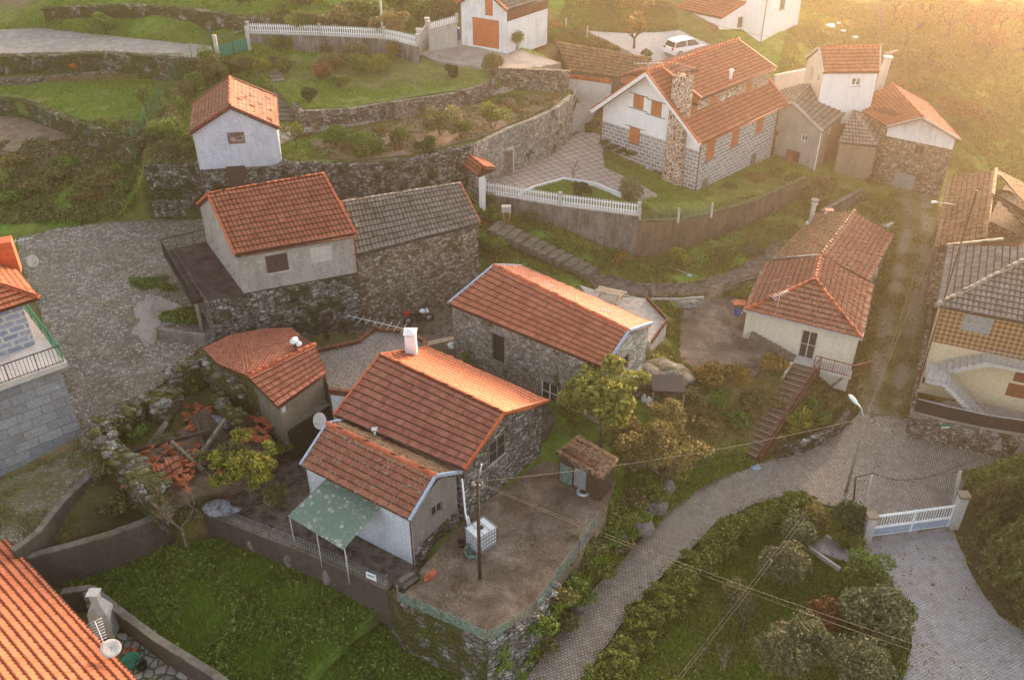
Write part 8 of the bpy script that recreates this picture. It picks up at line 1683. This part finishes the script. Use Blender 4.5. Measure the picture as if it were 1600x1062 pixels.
# driveway gate
a, b = P(1362, 838, .05), P(1480, 822, .05); T = thing('driveway_gate', 'white painted double metal gate with vertical bars at the sett driveway', 'gate', a)
for k0, k1 in ((.0, .495), (.505, 1)):
    p, r_ = lerp(a, b, k0), lerp(a, b, k1); m = MB(); 
    for z in (.08, .62, .72, 1.45, 1.55): m.beam(p+V(0, 0, z), r_+V(0, 0, z), .05, .05)
    for e_ in (p, r_): m.beam(e_, e_+V(0, 0, 1.6), .07, .07)
    for i in range(1, 14): s_ = lerp(p, r_, i/14); m.beam(s_+V(0, 0, .72), s_+V(0, 0, 1.45), .025, .025)
    lf = m.build('leaf', 'white_paint', T); m = MB(); m.beam(p+V(0, 0, .35), r_+V(0, 0, .35), .03, .5); m.build('panel', 'blue_grey_paint', lf)
for x, y, h_ in ((1352, 843, 1.75), (1481, 823, 2.3)):
    m = MB(); g = P(x, y, 0)
    if x > 1400: g = g+V(.25, 0, 0)
    m.box(g+V(0, 0, h_/2), (.45, .45, h_)); pl = m.build('pillar', 'light_concrete', T); m = MB(); m.box(g+V(0, 0, h_+.06), (.58, .58, .14)); m.build('cap', 'brown_render', pl)
T = thing('grape_vine', 'bare twisted grape vine trained on stakes above the driveway gate', 'vine', P(1340, 800, 0)); m = MB(); vz = 2.2; vp = [P(1334, 780, .1), P(1337, 745, vz)]+[P(x, y+3*math.sin(x*.2), vz) for x, y in ((1365, 738), (1390, 745), (1410, 752), (1440, 750), (1470, 742), (1500, 730))]; m.tube(vp, [.06, .05]+[.035]*6, 6); tips = []
for p in vp[2:]: branches(m, p, V(random.uniform(-1, 1), random.uniform(-1, 1), .3).normalized(), .6, .02, 1, tips)
m.build('branch', 'bark', T); m = MB(); m.beam(P(1350, 792, 0), P(1362, 742, 2.1), .1, .1); m.build('stake', 'light_concrete', T); m = MB(); m.beam(P(1490, 790, 0), P(1500, 735, 2.2), .14, .14); m.build('stake', 'light_concrete', T)
# things by the footpath
T = thing('stone_table', 'rough granite slab table with a block leg in the cream house yard', 'table', P(1074, 490, 3.3)); m = MB(); m.rock(P(1075, 475, 3.95), .75, 2, 2, (1, .7, .32)); m.build('slab', 'rock', T, smooth=True); m = MB(); m.box(P(1074, 490, 3.5), (.55, .4, .55)); m.build('base', 'concrete', T)
T = thing('wooden_gate', 'small grey wooden slatted gate across the footpath', 'gate', P(1112, 464, 3.4)); a, b = P(1108, 466, 3.4), P(1127, 462, 3.4); m = MB()
for i in range(7): p = lerp(a, b, i/6); m.beam(p, p+V(0, 0, 1.0), .1, .03)
for z in (.2, .8): m.beam(a+V(0, .04, z), b+V(0, .04, z), .04, .08)
m.build('slats', 'pale_wood', T)
T = thing('rail_fence', 'grey weathered rail fence between the wooden gate and the cream house', 'fence', P(1130, 462, 3.5)); m = MB(); a, b = P(1130, 461, 3.5), P(1180, 448, 3.6)
for z in (.35, .65, .95): m.beam(a+V(0, 0, z), b+V(0, 0, z+.1), .05, .1)
m.build('rail', 'old_wood', T)
for k_ in (0, .5, 1): m = MB(); p = lerp(a, b, k_); m.beam(p, p+V(0, 0, 1.15), .1, .1); m.build('post', 'old_wood', T)
for i, (x, y) in enumerate(((1013, 462), (1058, 460), (1015, 468))): T = thing('wooden_post', 'short weathered post beside the curving footpath', 'post', P(x, y, 3.4), 'posts along the footpath'); m = MB(); q = P(x, y, 3.4); m.beam(q, q+V(0, 0, .9), .14, .14); m.build('shaft', 'old_wood', T)
T = thing('terrace', 'pale concrete terrace slab with rusty edge right of the stone cottage roof', 'terrace', P(1000, 500, 4.6)); pg = [P(x, y, z) for x, y, z in ((905, 445, 5.0), (960, 462, 4.9), (1010, 468, 4.9), (1042, 502, 4.8), (1018, 536, 4.7), (960, 510, 4.8))]; m = MB(); i0 = m.vs(pg); j0 = m.vs([p-V(0, 0, 1.3) for p in pg]); m.f.append(tuple(range(i0+5, i0-1, -1))); m.f += [(j0+k, i0+k, i0+(k+1) % 6, j0+(k+1) % 6) for k in range(6)]; m.build('slab', 'pale_slab', T)
m = MB(); [m.beam(p+V(0, 0, .12), r_+V(0, 0, .12), .08, .3) for p, r_ in zip(pg[2:4], pg[3:5])]; m.build('kerb', 'rusty_metal', T)
T = thing('picnic_table', 'weathered wooden picnic table with benches on the pale terrace', 'picnic table', P(955, 470, 4.9)); c0 = P(953, 470, 4.95); ax = V(.9, -.42, 0).normalized(); ay = V(.42, .9, 0).normalized()
m = MB(); [m.beam(c0+ay*o_-ax*.9+V(0, 0, .74), c0+ay*o_+ax*.9+V(0, 0, .74), .13, .04) for o_ in (-.3, -.15, 0, .15, .3)]; m.build('table_top', 'pale_wood', T)
for s_ in (-.75, .75): m = MB(); m.beam(c0+ay*s_-ax*.9+V(0, 0, .43), c0+ay*s_+ax*.9+V(0, 0, .43), .25, .04); m.build('bench', 'pale_wood', T)
for s_ in (-.6, .6): m = MB(); m.beam(c0+ax*s_-ay*.7+V(0, 0, 0), c0+ax*s_-ay*.2+V(0, 0, .72), .08, .06); m.beam(c0+ax*s_+ay*.7, c0+ax*s_+ay*.2+V(0, 0, .72), .08, .06); m.beam(c0+ax*s_-ay*.8+V(0, 0, .38), c0+ax*s_+ay*.8+V(0, 0, .38), .06, .08); m.build('trestle', 'pale_wood', T)
T = thing('lean_to', 'small black roofed store tucked under the granite outcrop', 'shed', P(1035, 640, 3)); a = P(1020, 612, 4.4); m = MB(); m.hexa([a, a+V(1.9, -.1, -.05), a+V(1.9, 1.2, .25), a+V(0, 1.2, .3)], [q+V(0, 0, .08) for q in (a, a+V(1.9, -.1, -.05), a+V(1.9, 1.2, .25), a+V(0, 1.2, .3))]); m.build('roof', 'dark_metal', T)
for dx in (.05, 1.85): m = MB(); m.beam(a+V(dx, .05, -1.6), a+V(dx, .05, 0), .08, .08); m.build('post', 'pale_wood', T)
for x, y, l in ((1006, 628, 'white plastic can left of the black roofed store'), (1013, 632, 'small white can beside another can at the black store')): T = thing('canister', l, 'canister', P(x, y, 3.2)); m = MB(); m.lathe(P(x, y, 3.15), [(0, 0), (.18, 0), (.19, .4), (.08, .5), (.08, .56), (0, .56)], 12); m.build('can', 'white_plastic', T)
T = thing('barrel', 'blue plastic barrel against the pale wall left of the garage', 'barrel', P(712, 62, 13)); m = MB(); m.lathe(P(712, 62, 13), [(0, 0), (.36, 0), (.4, .3), (.4, .75), (.36, 1.05), (0, 1.07)], 16); m.build('drum', 'blue_plastic', T)
T = thing('garden_hose', 'coiled yellow hose hanging on a stand beside the garden path', 'hose', P(530, 186, 11)); m = MB(); c0 = P(535, 178, 11.3)
for k_ in range(4): m.tube([c0+V((.42-.04*k_)*math.cos(a), .05*k_, (.42-.04*k_)*math.sin(a)) for a in np.linspace(0, 2*math.pi, 19)], .03, 5, cap=False)
m.tube([c0+V(-.42, 0, 0), c0+V(-.7, 0, -.25), c0+V(-1.0, -.1, -.1)], .03, 5); m.build('coil', 'yellow_hose', T); m = MB(); m.beam(c0+V(-1.0, .05, -.8), c0+V(-1.0, .05, .2), .08, .08); m.build('stand', 'grey_metal', T)
T = thing('garden_hose', 'green coiled hose hung on the corner of the block house', 'hose', P(940, 240, 7)); m = MB(); u, z = ray_wall(BL, FL, 941, 232); c0 = Vector((BL.x, BL.y, 0))+gt3*u+go_*.12+V(0, 0, z)
for k_ in range(3): m.tube([c0+gt3*(.26-.03*k_)*math.cos(a)+go_*.04*k_+V(0, 0, (.75-.05*k_)*math.sin(a)) for a in np.linspace(0, 2*math.pi, 17)], .03, 5, cap=False)
m.build('coil', 'green_plastic', T)
T = thing('folding_chair', 'white folding chair outside the stone cottage doorway', 'chair', P(780, 560, 3.6)); c0 = P(781, 556, 3.65); m = MB()
for s_ in (-.2, .2): m.tube([c0+V(s_, -.2, 0), c0+V(s_, .2, .85)], .018, 5); m.tube([c0+V(s_, .2, 0), c0+V(s_, -.2, .45)], .018, 5)
m.build('frame', 'white_paint', T); m = MB(); m.box(c0+V(0, 0, .45), (.42, .4, .03)); m.build('seat', 'white_paint', T); m = MB(); m.box(c0+V(0, .19, .78), (.42, .03, .18)); m.build('backrest', 'white_paint', T)
T = thing('plank_stack', 'pile of orange brown planks beside the parked motorbike', 'planks', P(690, 530, 4)); m = MB()
for i in range(6): a = P(668, 541, 4.1)+V(0, .16*(i % 3), .09*(i//3)); m.beam(a, a+V(2.1, .75, .05), .14, .06)
m.build('board', 'pale_wood', T)
for i, (x, y, mt) in enumerate(((716, 545, 'white_plastic'), (726, 552, 'light_concrete'), (706, 545, 'white_plastic'), (1152, 492, 'blue_plastic'))):
    T = thing('bucket', ('white bucket on the dark courtyard paving between the two stone houses', 'grey pail beside the white bucket in the dark courtyard', 'pale basin nearest the planks in the courtyard', 'dark blue crate like tub under the cream house corner')[i], 'bucket', P(x, y, 3.9)); m = MB(); m.lathe(P(x, y, 3.9), [(0, 0), (.2, 0), (.27, .35), (.24, .35), (.17, .04)], 12); m.build('pail', mt, T)
for i in range(9):
    x, y = random.uniform(705, 760), random.uniform(535, 590); bush('potted_plant', 'potted plant in the dark courtyard between the stone houses', x, y, (.3, .3, .3), 160, 'leaf_green', .13, group='potted plants in the courtyard', stem=False, z=3.8, cat='plant')
T = thing('beehive_box', 'small orange roofed box on legs beside the cream house corner', 'box', P(1155, 480, 3.4)); c0 = P(1155, 478, 4.2); m = MB(); m.box(c0, (.7, .5, .35)); m.build('box', 'net_green', T); m = MB(); m.box(c0+V(0, 0, .25), (.85, .65, .08)); m.build('lid', 'clay', T)
for s_ in (-.28, .28): m = MB(); m.beam(c0+V(s_, 0, -.75), c0+V(s_, 0, -.17), .06, .06); m.build('leg', 'old_wood', T)
T = thing('sink', 'white plastic sink hanging under the orange roofed box', 'sink', P(1153, 490, 3.6)); m = MB(); m.lathe(P(1153, 490, 3.6), [(.1, 0), (.28, .15), (.32, .15), (.3, .1)], 14); m.build('bowl', 'white_plastic', T)
T = thing('garden_tool', 'pale blue shovel lying beside the hydrangea under the rust wall', 'tool', P(1070, 428, 4)); a, b = P(1057, 420, 4.3), P(1073, 427, 4.1); m = MB(); m.tube([a, b], .03, 5); m.build('handle', 'grey_metal', T); m = MB(); m.box(P(1077, 430, 4.1), (.3, .22, .04), -.6); m.build('blade', 'blue_grey_paint', T)
# nets on yard wall, sign plate
T = thing('mesh_fence', 'thin wire mesh fence on top of the mossy wall in front of the awning', 'fence', P(346, 812, 2.6)); mp = [P(x, y, 2.6)+V(0, .12, 0) for x, y in ((346, 812), (420, 842), (480, 864), (545, 893), (606, 922))]; mesh_net(T, mp, .75, 'grey_metal', .16, .006)
for p in mp: m = MB(); m.beam(p, p+V(0, 0, .95), .06, .06); m.build('post', 'old_wood', T)
T = thing('mesh_fence', 'sagging green netting along the outer corner of the dirt yard', 'fence', P(622, 942, 3)); mp = [P(x, y, 3.05)+V(0, .15, 0) for x, y in ((622, 942), (690, 972), (762, 1006), (800, 985), (838, 962), (870, 912), (905, 866), (935, 820))]; mesh_net(T, mp[:4], .6, 'net_green', .12, .016); mesh_net(T, mp[3:], .8, 'net_green', .14, .009)
for p in mp[::2]: m = MB(); m.beam(p, p+V(0, 0, 1.0), .07, .07); m.build('post', 'old_wood', T)
T = thing('sign', 'small white sign plate fixed on the wire mesh fence by the awning', 'sign', P(580, 905, 2.6)); m = MB(); q = P(580, 900, 3.0); m.box(q, (.55, .03, .4), -.45); m.build('plate', 'white_paint', T); m = MB(); m.box(q+V(-.01, -.03, .06), (.36, .01, .05), -.45); m.build('mark', 'dark_metal', T)
for i, (x, y) in enumerate(((395, 855), (452, 880), (512, 905))):
    T = thing('standing_stone', 'upright weathered granite post at the foot of the mossy yard wall', 'stone', P(x, y, .9), 'granite posts under the yard wall'); m = MB(); m.rock(P(x, y-2, 1.3), .38, i, 2, (.6, .5, 1.3)); m.build('stone', 'rock', T, smooth=True)
# yard of the orange roof house
T = thing('barbecue', 'grey concrete barbecue chimney in the little yard beside the bottom left orange roof', 'barbecue', P(170, 1000, 1)); c0 = P(168, 985, 1.0); m = MB(); m.hexa([c0+V(-.5, -.4, 0), c0+V(.5, -.4, 0), c0+V(.5, .4, 0), c0+V(-.5, .4, 0)], [c0+V(-.45, -.35, 1.5), c0+V(.45, -.35, 1.5), c0+V(.45, .35, 1.5), c0+V(-.45, .35, 1.5)]); m.hexa([c0+V(-.45, -.35, 1.5), c0+V(.45, -.35, 1.5), c0+V(.45, .35, 1.5), c0+V(-.45, .35, 1.5)], [c0+V(-.18, -.15, 2.1), c0+V(.18, -.15, 2.1), c0+V(.18, .2, 2.1), c0+V(-.18, .2, 2.1)]); m.build('hood', 'light_concrete', T); m = MB(); m.box(c0+V(0, 0, 2.35), (.36, .34, .5)); m.box(c0+V(0, 0, 2.63), (.55, .5, .06)); m.build('chimney_cap', 'light_concrete', T)
T = thing('washtub', 'round dark green plastic tub in the paved yard at the bottom left', 'tub', P(206, 1045, .95)); m = MB(); m.lathe(P(207, 1036, .98), [(0, 0), (.3, 0), (.4, .32), (.43, .32), (.33, 0)], 18); m.build('tub', 'green_plastic', T)
T = thing('bucket', 'black bucket beside the dark green tub at the bottom left', 'bucket', P(222, 1050, .95)); m = MB(); m.lathe(P(222, 1042, .98), [(0, 0), (.22, 0), (.27, .3), (.23, .3), (.18, .03)], 14); m.build('pail', 'black_rubber', T)
T = thing('brick_stack', 'stack of orange bricks beside the concrete barbecue', 'bricks', P(200, 1025, .95)); m = MB()
for i in range(8): m.box(P(199, 1020, 1.0)+V(.3*(i % 2), .15*(i//2 % 2), .09*(i//4)), (.28, .14, .08), .6)
m.build('brick', 'clay', T)
T = thing('wooden_prop', 'grey wooden post propped in the little yard corner at the bottom left', 'post', P(140, 960, 1)); m = MB(); m.beam(P(152, 988, 1.0), P(132, 925, 2.6), .16, .16); m.build('shaft', 'old_wood', T)
for i, (x, y, s_) in enumerate(((1298, 42, .5), (1317, 50, .3), (1335, 60, .35), (1310, 38, .25))):
    T = thing('scrap_heap', 'white plastic scrap lying on the far field', 'scrap', P(x, y, 10.6), 'white scraps on the far field'); m = MB(); m.rock(G(x, y, 10)+V(0, 0, .1), s_, i, 1, (1, .8, .4)); m.build('scrap', 'white_plastic', T)
T = thing('drain_grate', 'square metal drain cover on the verge of the sett road', 'grate', P(1181, 730, 0)); m = MB(); m.box(P(1181, 730, .03), (.5, .4, .05), .3)
for i in range(4): m.box(P(1181, 730, .06)+V(-.18+.12*i, 0, 0), (.03, .34, .02), .3)
m.build('cover', 'blue_grey_paint', T)
T = thing('meter_box', 'small grey meter box on yellow pipes below the white picket fence', 'box', P(790, 345, 6.2)); q = P(791, 326, 7.2); m = MB(); m.box(q, (.7, .4, .45)); m.build('box', 'light_concrete', T)
for s_ in (-.2, .25): m = MB(); m.tube([q+V(s_, 0, -.2), q+V(s_, 0, -.7), q+V(s_*.5, 0, -1.2)], .05, 6); m.build('pipe', 'yellow_hose', T)
T = thing('wooden_post', 'dark upright beam against the stone base of the grey rendered house', 'post', P(508, 532, 4)); m = MB(); a = P(512, 535, 3.9); m.beam(a, P(506, 490, 5.9), .28, .2); m.build('shaft', 'dark_wood', T)
# ---------------------------------------------------------------- air
m = MB(); m.hexa([V(-130, -12, -4), V(150, -12, -4), V(150, 190, -4), V(-130, 190, -4)], [V(-130, -12, 41), V(150, -12, 41), V(150, 190, 41), V(-130, 190, 41)])
hm = bpy.data.materials.new('haze'); hm.use_nodes = True; hn = hm.node_tree; hn.nodes.clear(); vo_ = hn.nodes.new('ShaderNodeVolumePrincipled'); ho = hn.nodes.new('ShaderNodeOutputMaterial'); hn.links.new(vo_.outputs[0], ho.inputs['Volume'])
vo_.inputs['Color'].default_value = (1, .78, .52, 1); vo_.inputs['Density'].default_value = .0008; vo_.inputs['Anisotropy'].default_value = .8
MATS['haze'] = hm; hz = m.build('haze', 'haze'); tag(hz, kind='stuff')
